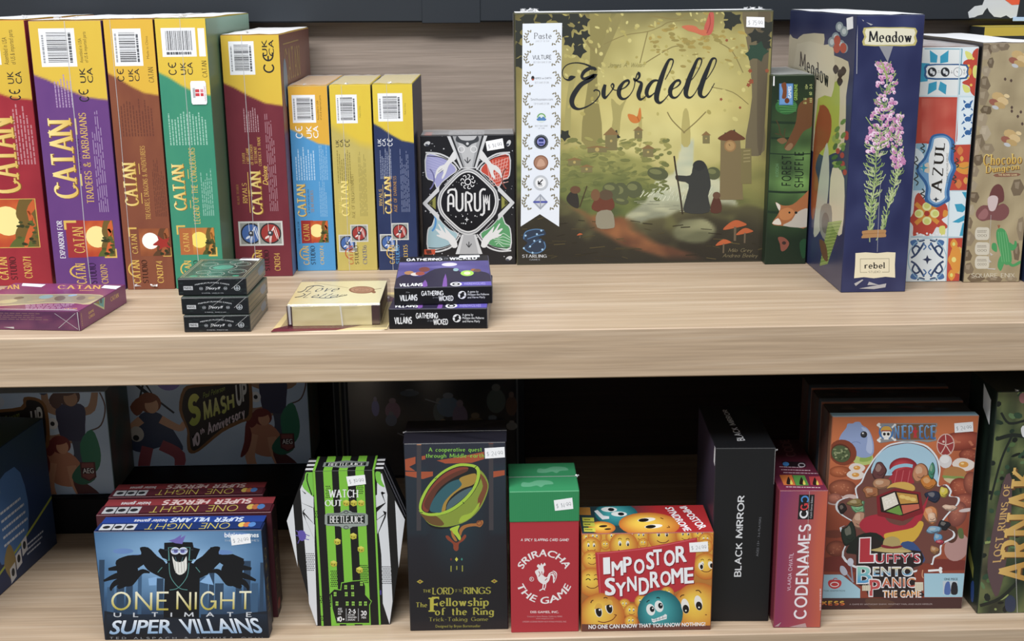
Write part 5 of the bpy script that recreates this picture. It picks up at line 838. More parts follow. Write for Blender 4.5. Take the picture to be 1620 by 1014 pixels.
def deck(label, size, loc, yaw, top=False):
    t = carton('playing_card_box', label, 'playing cards', size, loc, yaw, {'all': 0x15191d, 'right': 0x55544a, 'top': 0x3a4a42}, 'stack of dark playing card boxes', m='gloss')
    f = t.face('front').uv(); f.Rc(0, 0, 1, 1, 0x14181d)
    for i in range(40): f.E(rnd.random(), rnd.random(), .03, .04, rnd.choice((0x1d262a, 0x222c2c, 0x11151a)), n=7)
    f.Rc(.08, .46, .215, .68, 0xb9bcc0); f.T('MARVEL', .09, .5, .205, .64, 0x1c2024, 0, .03)
    f.T('PREMIUM PLAYING CARDS', 0, 0, 1, 1, 0xc4c8cc, 0, .01, warp=lambda a, b: (.25 + .5 * a, .42 - .12 * math.sin(math.pi * a) - b * .07))
    f.K('Theory11', .40, .50, .62, .70, 0xc9ccd0, wt=13, slant=.35, sp=4); f.T('© MARVEL · MADE IN USA', .34, .84, .66, .89, 0xaeb2b8)
    k = size[0] / size[1]
    for x in (.335, .69): f.ring(x, .6, .022, .022 * k, .008, 0x9da2a8); f.E(x, .6, .01, .01 * k, 0x9da2a8)
    f.ring(.86, .58, .04, .04 * k, .012, 0xaab0b4); f.P([(.86, .44), (.875, .56), (.90, .6), (.875, .64), (.86, .74), (.845, .64), (.82, .6), (.845, .56)], 0x8d949a)
    g = t.face('right').uv(); r = random.Random(3)
    for i in range(12): y = i / 12; g.Rc(0, y, 1, y + .05, mixc((150, 140, 112), (70, 74, 78), r.random()))
    g.S([(.6, .3), (.85, .2), (.9, .6), (.7, .7)], 0x5d7a9a, 2)
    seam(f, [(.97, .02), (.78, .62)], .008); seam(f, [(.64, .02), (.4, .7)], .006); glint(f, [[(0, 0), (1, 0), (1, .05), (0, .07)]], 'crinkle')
    if top:
        h = t.face('top', [(316.8, 409.6), (420, 408), (389.1, 439.2), (280.8, 440.6)]).uv(); h.G(0, 0, 1, 1, 10, 10, lambda a, b: mixc((52, 66, 62), (70, 120, 104), (1 - abs(a - .4) * 2) * .8 + nz(a, b, 2, 5) * .5)); k = 10 / 13
        for q in (.03, .06): 
            for p in ((q, q, q + .012, 1 - q), (1 - q - .012, q, 1 - q, 1 - q), (q, q, 1 - q, q + .01), (q, 1 - q - .01, 1 - q, 1 - q)): h.Rc(*p, 0xa8a88c)
        for x, y, a in ((.5, .45, .2), (.25, .3, .12), (.75, .3, .12), (.28, .7, .1), (.78, .68, .13), (.5, .8, .12), (.62, .18, .1)): h.ring(x, y, a, a * .8, .014, 0xa9b4a6); h.ring(x, y, a * .7, a * .55, .008, 0x6fae98)
        h.S([(.35, .45), (.5, .35), (.65, .42), (.6, .55), (.42, .55)], 0x5fb096, 3); h.micro(.3, .9, .7, .94, 1, 0xb0b8a8); h.E(.2, .9, .06, .03, 0x37b08a); h.E(.82, .9, .05, .03, 0x37b08a)
        h.sheet(10.45, 275, 400); h.sticker([(1085, 112), (1405, 122), (1450, 82), (1140, 76)], '', col=0xeef2f8)
    wrap_top(t, dz=.0003, m='film'); t.done()
deck('dark playing card box, topmost of the stack of three', (.0675, .0175, .0887), (-.3064, .0162, .0362), -1.9, True)
deck('dark playing card box in the middle of the stack of three', (.0664, .0178, .0866), (-.3036, .0126, .0178), -2.5)
deck('dark playing card box at the bottom of the stack of three', (.0656, .0173, .0866), (-.3024, .0112, 0), -1.5)

# --- clear hang pack with a cream card box
t = Thing('blister_pack', 'clear plastic pack holding a cream card box on a maroon card', 'card game', (-.2037, .0225, 0), 0); t.size = (.0956, .0235, .14); t.default = 'card'
a = t.acc('backing_card'); n = [(-.012, -.0155), (-.006, -.0163), (.0955, -.0155), (.1005, -.012), (.101, -.008), (.108, .135), (.104, .139), (-.002, .139), (-.005, .135), (-.0128, -.012)]
def slabpoly(a, P_, z0, z1, col):
    for tr in tessellate_polygon([[Vector((x, y, 0)) for x, y in P_]]):
        q = [P_[i] for i in tr]; 
        if (q[1][0] - q[0][0]) * (q[2][1] - q[0][1]) - (q[1][1] - q[0][1]) * (q[2][0] - q[0][0]) < 0: q.reverse()
        a.face([(x, y, z1) for x, y in q], [col3(col)]); a.face([(x, y, z0) for x, y in q[::-1]], [col3(col)])
    for i in range(len(P_)): (x, y), (u, v) = P_[i], P_[(i + 1) % len(P_)]; a.face([(x, y, z0), (u, v, z0), (u, v, z1), (x, y, z1)], [col3(0xe8e0c8)])
slabpoly(a, n, 0, .0009, 0xd6bd7c)
f = Art(t, (-.013, .14, .0009), (1, 0, 0), (0, -1, 0), (0, 0, 1), .122, .157); f.to('backing_card').uv()
f.P([(0, 1), (.01, .93), (.10, .86), (.75, .86), (.52, .99), (.1, 1)], 0x6d1a2a); f.P([(.55, .99), (.75, .9), (.93, .88), (.935, .98)], 0xdcc68a)
f.S([(.14, .27), (.16, .12), (.3, .06), (.5, .04), (.75, .06), (.88, .12), (.9, .27), (.5, .3)], 0x8a1f2a, 4); f.S([(.25, .27), (.35, .2), (.52, .17), (.7, .2), (.8, .27)], 0xb0702c, 3)
for i in range(16): f.ring(.27 + i * .034, .265 - .03 * math.sin(math.pi * i / 15), .014, .016, .006, 0xe8c050)
for x, c in ((.24, 0xc9b47a), (.4, 0x4f6ab0), (.62, 0x7a8ca0), (.74, 0x9a3a2c)): f.E(x, .12, .05, .05, c)
a = t.acc('card_box'); boxacc(a, .0008, .002, .0012, .0925, .105, .0222, {'all': 0x4a1420, 'top': 0xe2cf8e, 'front': 0x3c1018}, .0005)
f = Art(t, (.0008, .002, .0222), (1, 0, 0), (0, 0, -1), (0, -1, 0), .0917, .021); f.to('card_box').uv(); f.G(.055, .02, .915, 1, 12, 6, lambda a, b: mixc((206, 188, 128), (222, 206, 150), .5 + nz(a, b, 4, 5)))
f = Art(t, (.0008, .105, .0222), (1, 0, 0), (0, -1, 0), (0, 0, 1), .0917, .103, [(478.6, 448), (613, 447), (599, 482.7), (451, 484.6)]); f.to('card_box').uv(); f.G(.0, .0, 1, 1, 12, 8, lambda a, b: mixc((228, 200, 128), (232, 222, 176), .3 + a + nz(a, b, 4, 3) * .3)); f.sheet(8.1, 430, 420)
f.L([(560, 240), (720, 262), (990, 305)], 5, 0xb09a68, 3); f.L([(1320, 325), (1410, 312)], 6, 0x8d7a5a)
f.to('title_lettering'); f.K('Love', 420, 275, 880, 350, 0x23242c, quad=((430, 352), (850, 350), (905, 282), (470, 278)), wt=11, thin=5, slant=.5, sp=26, pen=35); f.to('title_lettering#2'); f.K('Letter', 320, 360, 960, 430, 0x23242c, quad=((390, 425), (900, 425), (985, 365), (430, 362)), wt=11, thin=5, slant=.5, sp=24, pen=35)
f.L([(330, 352), (380, 350), (440, 320), (470, 290), (600, 272), (680, 290)], 8, 0x23242c, 4); f.L([(290, 418), (360, 410), (430, 385), (400, 372)], 8, 0x23242c, 4); f.L([(500, 415), (700, 430), (850, 412), (960, 395), (960, 385)], 6, 0x23242c, 4); f.to('card_box')
f.E(1160, 330, 165, 45, 0x8d4a3c); f.E(1160, 328, 140, 36, 0xb8806a); f.ring(1160, 328, 100, 26, 6, 0x8d5444); f.E(1310, 358, 26, 14, 0x8d4a3c); f.T('AEG', 1110, 315, 1210, 342, 0x8d5444)
a = t.acc('clear_blister', 'film'); boxacc(a, 0, 0, .0012, .0956, .112, .0236, 0xffffff, .002)
a.f = [q for q in a.f if not all(abs(a.v[i][2] - .0012) < 1e-5 for i in q)]; a.c = a.c[:len(a.f)]
slabpoly(t.acc('clear_blister', 'film'), [(-.006, -.008), (.1, -.008), (.104, .128), (-.002, .128)], .0010, .0013, 0xffffff)
t.sub = {'title_lettering': 'card_box', 'title_lettering#2': 'card_box'}
f = Art(t, (0, 0, .0236), (1, 0, 0), (0, 0, -1), (0, -1, 0), .0956, .0224).uv()
glint(f, [[(.08, .06), (.27, .05), (.24, .09), (.09, .1)], [(.55, .06), (.76, .05), (.73, .1), (.56, .1)], [(.02, .0), (.05, 0), (.05, .9), (.03, .9)], [(.85, 0), (.98, 0), (.97, .03), (.86, .03)], [(.56, .1), (.575, .1), (.59, 1), (.575, 1)]], 'crinkle'); 
t.done()

# --- two black and purple card game boxes
def dusk(label, size, loc, yaw, quad=None):
    t = carton('card_game_box', label, 'card game', size, loc, yaw, {'all': 0x121217, 'right': 0x8d8a92, 'top': 0x2a2450}, 'pair of black and purple card game boxes')
    f = t.face('top', quad).uv(); f.G(0, 0, 1, 1, 22, 16, lambda a, b: mixc(mixc((112, 104, 176), (62, 54, 122), .5 + nz(a * .4, b * 2.4, 5, 6) * .9 + (b - .4) * .9), (28, 24, 44), (b - .7) * 3))
    f.Rc(0, 0, 1, .19, 0x131318); f.E(.56, .30, .085, .06, 0xd9d4ee, 0); f.S([(0, .75), (.1, .6), (.25, .68), (.4, .45), (.6, .42), (.72, .6), (.9, .55), (1, .7), (1, 1), (0, 1)], 0x26203c, 3)
    for x, y, a, b, c in ((.13, .55, .05, .06, 0xb07a4a), (.2, .6, .05, .05, 0xd0c6c0), (.29, .45, .06, .08, 0x7a3c34), (.25, .58, .05, .06, 0xa04838), (.75, .6, .07, .09, 0x9fd84a), (.75, .6, .035, .05, 0xf0f8b0), (.63, .48, .03, .05, 0x8ab0b8), (.82, .5, .03, .04, 0xa8622c), (.86, .52, .04, .05, 0x6a4a3a)): f.E(x, y, a, b, c)
    f.S([(.28, .97), (.31, .78), (.34, .97)], 0x7c4aa8, 2); f.S([(.49, .98), (.52, .6), (.54, .98)], 0x7c4aa8, 2)
    f.K('GATHERING', .08, .06, .48, .16, 0xeef0f2, wt=24, sp=18); f.K('of the', .5, .05, .545, .13, 0x8d8f9a, wt=14); f.K('WICKED', .56, .05, .87, .15, 0xeef0f2, wt=24, sp=18); f.K('VILLAINS', .05, .87, .29, .97, 0xeef0f2, wt=22, sp=16); f.Rc(.62, .87, 1, .985, 0x5f52b8); f.E(.63, .93, .06, .06, 0xe8e8ee); f.ring(.63, .93, .03, .03, .02, 0x1c1c22); f.T('WEREWOLVES', .71, .89, .93, .96, 0xa9a2e0)
    f = t.face('front').uv(); f.Rc(0, 0, 1, 1, 0x101015); f.T('Disney', .12, .235, .16, .31, 0x8f9298, 0, .01, .3)
    f.to('title_lettering'); f.K('VILLAINS', .055, .38, .235, .76, 0xd9dbde, wt=24, sp=14); f.K('GATHERING', .275, .2, .5, .5, 0xd9dbde, wt=22, sp=12); f.K('WICKED', .45, .5, .6, .8, 0xd9dbde, wt=22, sp=12); f.to('carton'); f.T('of the', .39, .54, .445, .64, 0x6c7078)
    k = size[0] / size[1]; f.E(.69, .48, .042, .042 * k, 0xdfe1e4); f.E(.69, .48, .022, .022 * k, 0x16161a)
    for i in range(4): a = i * 90 + 25; f.E(.69 + .026 * math.cos(R(a)), .48 + .026 * k * math.sin(R(a)), .014, .009 * k, 0x16161a, a + 60)
    f.T('A game by\nPhilippe des Pallieres\nand Herve Marly', .745, .25, .965, .72, 0xd2d4d8, 0, .012)
    g = t.face('right').uv(); g.G(0, 0, 1, 1, 10, 5, lambda a, b: mixc((96, 92, 108), (186, 178, 170), .5 + nz(a, b, 6, 5))); g.Rc(0, .12, .15, .9, 0xb9b2a4); return t
t = dusk('black and purple box with a dusk scene, topmost of its pair', (.0974, .0181, .146), (-.0957, .0225, .0211), 1.5, [(630, 401.6), (769.7, 400), (779.9, 447.3), (622.9, 450.5)]); f = t.face('top').uv(); f.z += 2e-4; f.sticker([(.66, .09), (.9, .07), (.9, -.02), (.68, -.02)], '', col=0xe9edf2); t.done()
t = dusk('black and purple box lying under the box with the dusk scene', (.0974, .0208, .146), (-.101, .0112, 0), -2.3); t.done()

# ================================================================ lower shelf
Z0 = FL
# --- back left: a black riser and two pale cartoon boxes on it, a blue box at the edge
o = slab('riser_box', 'black', -.76, .283, Z0, -.235, .515, Z0 + .0485, None, .002); tag(o, 'long low black box under the pale cartoon boxes on the lower shelf', 'box')
def blob_person(f, x, y, s, skin, cloth, hair, leg, pose=0):      # plain cartoon figures without any likeness
    q = lambda a, b: (x + a * s, y + b * s)
    L_ = lambda p, w, c: f.L([(*q(a, b), k) for a, b, k in p], w * s, c, 4)
    if pose == 0:      # leaping, arms thrown up, one knee drawn in
        L_([(-.08, .16, 1), (-.22, .1, .9), (-.24, -.08, .7)], .09, skin); L_([(.08, .16, 1), (.22, .12, .9), (.28, -.1, .7)], .09, skin); f.E(*q(-.25, -.1), .06 * s, .07 * s, leg); f.E(*q(.29, -.12), .05 * s, .06 * s, leg)
        L_([(.0, .42, 1.1), (-.18, .46, 1), (-.3, .44, .8)], .12, skin); L_([(.05, .42, 1.1), (.06, .62, 1), (-.04, .78, .7), (-.1, .9, .5)], .13, leg); f.S([q(-.13, .1), q(.02, .06), q(.15, .1), q(.14, .3), q(.1, .46), q(-.1, .44), q(-.14, .28)], cloth, 3); L_([(.3, -.1, 1), (.36, .1, 1), (.3, .3, 1), (.18, .36, 1)], .015, hair)
    elif pose == 1:    # crouching forward on both hands
        f.S([q(-.18, .1), q(.05, .06), q(.2, .2), (q(.24, .42)), q(.1, .5), q(-.1, .46), q(-.2, .3)], cloth, 3); L_([(-.12, .2, 1), (-.18, .5, 1), (-.1, .78, .8), (-.16, .86, .7)], .12, skin); L_([(.1, .24, 1), (.14, .5, 1), (.26, .74, .8), (.34, .82, .6)], .11, skin); f.S([q(-.2, .05), q(-.24, .3), q(-.3, .5), q(-.2, .42), q(-.14, .2)], hair, 3); f.S([q(.1, .4), q(.3, .5), q(.42, .66), q(.2, .7)], leg, 3)
    else:              # running, wide coat
        f.S([q(-.1, .1), q(.1, .1), q(.24, .32), q(.3, .5), q(.08, .46), q(-.12, .52), q(-.26, .42)], cloth, 3); L_([(-.06, .46, 1), (-.12, .7, 1), (-.1, .92, .7)], .12, leg); L_([(.08, .44, 1), (.26, .56, 1), (.22, .76, .7)], .12, leg); L_([(-.1, .16, 1), (-.26, .3, .8), (-.3, .44, .7)], .09, skin); L_([(.1, .16, 1), (.28, .26, .8), (.34, .2, .6)], .09, skin)
    f.E(*q(.0, -.02), .12 * s, .11 * s, hair, 15); f.S([q(-.1, -.08), q(-.2, .02), q(-.14, .12), q(-.06, .04)], hair, 3); f.E(*q(.02, .01), .07 * s, .085 * s, skin); f.E(*q(.0, -.06), .09 * s, .04 * s, hair, -10)
def smash(label, x, y):
    w, h, d = .238, .1356, .09
    t = carton('board_game_box', label, 'board game', (w, h, d), (x, y, Z0 + .049), 0, {'all': 0xb9cfe4, 'right': 0x46625c}, 'pale cartoon boxes on the black riser'); f = t.face('front').uv(1, 1)
    f.G(0, 0, 1, 1, 8, 6, lambda a, b: mixc((196, 216, 236), (168, 190, 214), .5 + nz(a, b, 2, 3)))
    k = w / h; f.us = (w / .1356, 1.0)       # sheet unit: box height
    f.E(.42, .12, .12, .1, 0x8a7ac4); f.E(.7, .08, .14, .08, 0xc4ccd8)
    for p in ([(.05, .1), (.3, .35), (.2, .15)], [(.0, .05), (.45, .45)], [(.22, .0), (.1, .4)]): f.L(p, .02, 0x2a3038)
    blob_person(f, .22, .36, .95, 0xd8a078, 0x3a4664, 0x8a4a30, 0xa84a52, 2); f.E(.07, .66, .07, .08, 0xc9c2b4); f.E(.06, .7, .03, .03, 0x2a2a2c)
    blob_person(f, 1.42, .05, .9, 0xa0785a, 0x3a3a54, 0x5a4038, 0x444a5e); f.E(1.25, .3, .05, .055, 0xdfe0e0); f.E(1.25, .3, .02, .022, 0x2a2c30)
    blob_person(f, 1.30, .52, .8, 0xd0906a, 0xc07a58, 0x7a2c28, 0x5a2c2c, 1); f.S([(1.5, .75), (1.48, .5), (1.6, .36), (1.66, .55), (1.64, .72), (1.56, .8)], 0x2f7a58, 3); f.S([(1.38, .8), (1.5, .68), (1.6, .82), (1.5, .9), (1.4, .88)], 0x2c6a50, 3)
    f.S([(.56, .62), (.5, .42), (.56, .2), (.7, .16), (.98, .13), (1.02, .04), (1.16, .06), (1.22, .18), (1.2, .5), (1.1, .56), (.9, .66), (.66, .85), (.56, .86), (.55, .74)], 0x8a5a2c, 3); f.S([(.58, .62), (.53, .42), (.58, .23), (.7, .19), (1.0, .16), (1.04, .07), (1.15, .09), (1.19, .19), (1.17, .48), (1.08, .53), (.9, .62), (.66, .82), (.59, .83), (.58, .72)], 0x2c2420, 3)
    f.to('title_lettering'); f.K('S', 0, 0, 1, 1, 0xa8b83c, quad=((.575, .6), (.70, .57), (.72, .25), (.6, .26)), col2=0xd9d65a, wt=30); f.K('MASH', 0, 0, 1, 1, 0xb9c04a, quad=((.735, .55), (1.04, .42), (1.04, .245), (.735, .335)), col2=0xe0dc8c, wt=26, sp=20); f.K('UP', 0, 0, 1, 1, 0xd0d0c8, quad=((1.06, .4), (1.17, .35), (1.17, .13), (1.06, .15)), wt=26, sp=20)
    f.K('10', 0, 0, 1, 1, 0xd9c4c8, quad=((.6, .82), (.68, .78), (.68, .64), (.6, .68)), wt=26); f.K('th', 0, 0, 1, 1, 0xd9c4c8, quad=((.69, .68), (.73, .66), (.73, .6), (.69, .62)), wt=22); f.K('Anniversary', 0, 0, 1, 1, 0xd9c4c8, quad=((.76, .72), (1.14, .52), (1.13, .39), (.76, .56)), wt=22, sp=18); f.to('carton'); f.K('Paul Peterson', 0, 0, 1, 1, 0x8a9a3a, quad=((.74, .31), (.96, .23), (.96, .17), (.74, .25)), wt=16, slant=.3)
    f.P([(1.46, .68), (1.6, .68), (1.6, .83), (1.53, .87), (1.46, .83)], 0x5a2a2c); f.P([(1.475, .69), (1.585, .69), (1.585, .82), (1.53, .855), (1.475, .82)], 0x8a4640); f.Rc(1.475, .735, 1.585, .795, 0x3a1c20); f.T('AEG', 1.48, .74, 1.58, .79, 0xe6e2dc, 0, .02)
    g = t.face('right').uv(); g.G(0, 0, 1, 1, 6, 6, lambda a, b: mixc((70, 100, 92), (120, 96, 84), .5 + nz(a, b, 5, 4)))
    t.done()
smash('pale cartoon box on the black riser, nearer the left edge', -.716, .294)
smash('pale cartoon box with its whole front and title showing', -.481, .386)
t = carton('board_game_box', 'large dark blue box at the left edge of the lower shelf', 'board game', (.2, .165, .255), (-.777, .032, Z0), -8, {'all': 0x1f3564, 'top': 0x24382e}); g = t.face('right').uv()
g.G(0, 0, 1, 1, 14, 12, lambda a, b: mixc(mixc((34, 62, 128), (40, 58, 104), b), (60, 84, 58), max(0, .45 - b) * 1.6 * (.6 + nz(a, b, 3, 4)) + max(0, a - .55) * .4)); g.S([(.45, .32), (.7, .2), (.78, .5), (.72, .78), (.5, .8)], 0x4f80c4, 3); g.micro(.54, .42, .76, .72, 5, 0xd8e2ee, 0, .3, .2); g.L([(.45, .86), (.75, .74), (1, .62)], .02, 0xa8b83c, 3); g.S([(.5, .1), (.54, .04), (.56, .3), (.52, .34)], 0xe8ecee, 2); g.S([(.52, .82), (.58, .7), (.62, .85), (.58, .98)], 0xa08850, 3)
for x, c in ((.56, 0xd8dade), (.62, 0xe4e6ea), (.68, 0xdfe2e6)): g.P([(x, .88 - (x - .56)), (x + .05, .86 - (x - .56)), (x + .05, .97 - (x - .56)), (x, .99 - (x - .56))], c); g.E(x + .025, .92 - (x - .56), .014, .03, 0x2c3038)
g.micro(.72, .8, .9, .9, 3, 0xc8d4e4, 0, .4); h = t.face('top').uv(); h.G(0, 0, 1, 1, 8, 8, lambda a, b: mixc((26, 46, 40), (48, 66, 52), .5 + nz(a, b, 4, 3))); h.E(.5, .5, .2, .25, 0x2c2420); t.done()
t = carton('display_case', 'dark window box with dim figures at the back of the lower shelf', 'box', (.2636, .148, .065), (-.2192, .45, Z0), 0, {'all': 0x191c20}); f = t.face('front').uv(); f.Rc(0, 0, 1, 1, 0x16191d); r = random.Random(31)
for x in (.0, .035, .06, .955): f.Rc(x, 0, x + .01, 1, 0x5a5c5c if x != .035 else 0x6a6652)
for x, y, a, b, c in ((.22, .3, .02, .08, 0x7a78c8), (.31, .33, .04, .09, 0x9a6a86), (.3, .42, .03, .06, 0x6a7a96), (.45, .6, .04, .06, 0x6a5a34), (.55, .35, .03, .1, 0x5a6a6a), (.6, .3, .06, .1, 0x64809a), (.66, .4, .04, .12, 0x86708e), (.74, .5, .05, .1, 0x6a5834), (.57, .5, .03, .06, 0x7a6a34), (.83, .5, .05, .08, 0x4a7086), (.85, .25, .05, .12, 0x5a6a62), (.93, .3, .03, .1, 0x6a4a3a), (.93, .5, .03, .04, 0x8a8a84), (.4, .16, .05, .03, 0x4a5a6a)): f.E(x, y, a, b, c); f.E(x, y - b * 1.1, a * .45, b * .3, mixc(c, (170, 150, 140), .4))
for p in ([(.33, .55), (.42, .62), (.37, .72)], [(.5, .5), (.45, .6)], [(.48, .22), (.56, .27)], [(.52, .55), (.56, .7)]): f.L(p, .01, 0x8a8e92)
f.z += 3e-4; f.to('clear_window', 'film'); f.Rc(.08, .03, .95, .97, 0xffffff); t.done()

# --- three flat game boxes standing one behind the other
def night(label, size, loc, yaw, red):
    w, h, d = size; base = 0x6a2230 if red else 0x1c2c66
    t = Thing('board_game_box', label, 'board game', loc, yaw, 'three game boxes standing one behind another'); t.size = size; t.default = 'card'
    boxacc(t.acc('lid'), 0, 0, 0, w, d * .52, h, {'all': 0x1a2334 if not red else 0x4a1c26, 'top': base}); boxacc(t.acc('tray'), .002, d * .5, .0012, w - .002, d, h - .001, {'all': 0x151a26 if not red else 0x31141c, 'top': mixc(base, (20, 20, 30), .25)})
    g = t.face('top').uv(); g.to('tray'); g.Rc(.01, .02, .99, .46, 0x99343a if red else 0x23409a) if red else g.Rc(.01, .02, .99, .46, 0x20409a)
    g.z -= 0; g.T('bezier games', .2 if not red else .1, .14, .4 if not red else .27, .42, 0xe2e6ea, 180, .02); g.K('SUPER HEROES' if red else 'SUPER VILLAINS', .34 if red else .42, .1, .86, .44, 0xe6c9c4 if red else 0xc4d6ee, 180, wt=26, sp=16, slant=.15)
    g.z += 1.1e-3; g.to('lid'); g.Rc(.01, .5, .99, .98, 0x5d2430 if red else 0x18306e); g.K('ONE NIGHT', .3, .56, .8, .96, 0xc8b84a, 180, wt=9, sp=22); g.Rc(.03, .58, .24, .98, 0xb9bdc2)
    for x in (.1, .17): g.Rc(x, .58, x + .008, .98, 0x3a3e44)
    for x in (.065, .135, .205): g.E(x, .78, .022, .1, 0x24272c)
    for x, c in ((.87, 0xd8b84a), (.9, 0xc86a3a), (.93, 0x4a80c8)): g.E(x, .7, .022, .16, c)
    r_ = t.face('right').uv(); r_.to('lid'); r_.Rc(.0, 0, .5, 1, 0x2c1a24 if red else 0x182440); r_.K('ONE NIGHT', .12, .2, .4, .8, 0x8a7a3a, 270, wt=9); r_.E(.25, .9, .18, .05, 0xa83038) if red else None
    return t
t = night('blue game box with a grinning black figure, front of the three', (.1737, .1243, .037), (-.4135, .0141, Z0), -1, False)
f = t.face('front', [(146.8, 841.4), (412.4, 840), (427, 1010.5), (167.8, 1013.5)]).uv(); f.to('lid')
f.G(0, 0, 1, 1, 24, 18, lambda a, b: mixc((158, 204, 246), mixc((52, 98, 146), (30, 38, 58), (b - .5) * 2.2), math.hypot((a - .5) * 1.25, (b - .28) * 1.5) * 1.35 + nz(a, b * 2, 7, 4) * .16))
f.sheet(3.7, 130, 740)
for x, y, a, b in ((240, 490, 60, 16), (330, 520, 50, 12), (820, 500, 60, 14), (900, 400, 80, 16)): f.E(x, y, a, b, 0x5f86c4)
for x0, x1, y in ((100, 132, 540), (150, 190, 700), (205, 250, 680), (260, 300, 690), (330, 352, 610), (440, 480, 650), (690, 740, 640), (745, 775, 560), (780, 830, 680), (900, 935, 640), (945, 985, 550), (990, 1030, 680), (1040, 1062, 560)): f.Rc(x0, y, x1, 1015, 0x35597f if (x0 // 10) % 2 else 0x28425f)
f.P([(390, 650), (395, 692), (438, 690), (440, 640)], 0x7fb0e4); f.P([(690, 672), (745, 625), (772, 690), (720, 680)], 0x7fb0e4)
BK = 0x0c1018
f.P([(480, 442), (565, 438), (645, 440), (652, 470), (690, 480), (665, 540), (650, 540), (640, 560), (690, 575), (750, 470), (792, 465), (785, 520), (880, 510), (945, 538), (935, 590), (850, 590), (805, 560), (735, 630), (690, 650), (690, 1014), (480, 1014), (485, 650), (440, 632), (375, 560), (330, 590), (215, 590), (200, 545), (270, 515), (350, 512), (338, 470), (385, 468), (470, 580), (500, 560), (495, 540), (470, 530), (445, 490), (455, 475), (480, 480)], BK)
for sg in (1, -1):
    X = lambda x: 572 + (x - 572) * sg
    f.S([(X(338), 470), (X(388), 470), (X(440), 520), (X(490), 560), (X(500), 650), (X(440), 632), (X(385), 600), (X(350), 560), (X(300), 570), (X(215), 590), (X(200), 545), (X(270), 515), (X(345), 510)], BK, 3)
    f.S([(X(205), 600), (X(215), 575), (X(300), 560), (X(330), 600), (X(320), 660), (X(290), 695), (X(235), 690), (X(215), 650)], BK, 3)
    for p in ([(280, 585, 40), (220, 588, 34), (155, 596, 16)], [(270, 625, 44), (200, 636, 34), (128, 664, 12)], [(265, 655, 44), (205, 672, 34), (176, 700, 22), (172, 722, 10)], [(280, 665, 40), (235, 690, 34), (212, 706, 18)], [(300, 660, 40), (330, 625, 34), (360, 608, 26), (398, 616, 10)]): f.L([(X(a), b, w) for a, b, w in p], 1, BK, 4)
f.P([(505, 430), (540, 420), (580, 395), (575, 415), (604, 398), (585, 450), (545, 445), (520, 436)], 0x6c62b8)
for sg in (1, -1):
    X = lambda x: 568 + (x - 568) * sg
    f.L([(X(510), 560), (X(520), 640), (X(570), 705), (X(620), 718)], 4, 0x4f8f8c, 4); f.L([(X(482), 545), (X(510), 545), (X(505), 470), (X(545), 470)], 4, 0x4f8f8c); f.L([(X(445), 615), (X(470), 585)], 4, 0x4f8f8c); f.E(X(545), 490, 22, 17, 0xa8b8e8); f.E(X(548), 492, 12, 9, 0x5a5aa0); f.ring(X(545), 490, 24, 19, 4, 0xe6eaf2); f.L([(X(545), 525), (X(555), 555), (X(568), 560)], 4, 0x39606a, 3)
f.L([(484, 484), (650, 484)], 4, 0x2c3a48); f.S([(528, 520), (545, 548), (570, 556), (595, 548), (610, 522), (614, 560), (612, 600), (590, 625), (565, 628), (545, 605), (534, 560)], 0xe2e2dc, 3)
for x in (548, 566, 584, 600): f.L([(x - 4, 550), (x + 2, 618)], 3, 0x9a9a94)
f.P([(135, 840), (260, 860), (480, 880), (700, 880), (1000, 850), (1110, 840), (1110, 1020), (130, 1020)], 0x18202e); f.G(150, 860, 480, 1012, 6, 4, lambda a, b: mixc((26, 40, 60), (14, 18, 26), b)); f.G(700, 860, 1100, 1012, 6, 4, lambda a, b: mixc((26, 40, 60), (14, 18, 26), b))
f.T('bézier games', 830, 385, 1028, 422, 0xe8eef2, 0, .03); f.K('THE RIGHT GAMES', 830, 426, 1030, 437, 0xb8c4d0, wt=10)
f.to('title_lettering'); f.K('ONE', 175, 726, 510, 838, 0xb8a830, wt=11, sp=26, col2=0xf0ecd0); f.K('NIGHT', 555, 724, 992, 838, 0xb8a830, wt=11, sp=26, col2=0xf0ecd0); f.T('SUPER', 0, 0, 1, 1, 0x7fa8d4, quad=((165, 978), (535, 972), (525, 890), (180, 896)), col2=0xe8eef6, bold=.03, sp=.95, shear=.12); f.T('VILLAINS', 0, 0, 1, 1, 0x7fa8d4, quad=((600, 974), (1065, 970), (1030, 882), (570, 888)), col2=0xe8eef6, bold=.03, sp=.95); f.to('lid')
f.K('ULTIMATE', 190, 848, 995, 876, 0xc8ced6, wt=16, sp=140); f.K('TED ALSPACH & AKIHISA OKUI', 170, 993, 1060, 1005, 0x9aa2ac, wt=10, sp=60)
f.sticker([(873, 460), (984, 446), (976, 392), (864, 402)], '$ 24.99'); t.sub = {'title_lettering': 'lid', 'price_sticker': 'lid'}; t.plabel['title_lettering'] = 'yellow and pale blue title lettering'; t.done()
night('dark red game box directly behind the blue figure box', (.186, .1243, .042), (-.4235, .056, Z0), 0, True).done()
night('dark red game box, rearmost of the three standing boxes', (.17, .1243, .037), (-.4245, .104, Z0), 0, True).done()

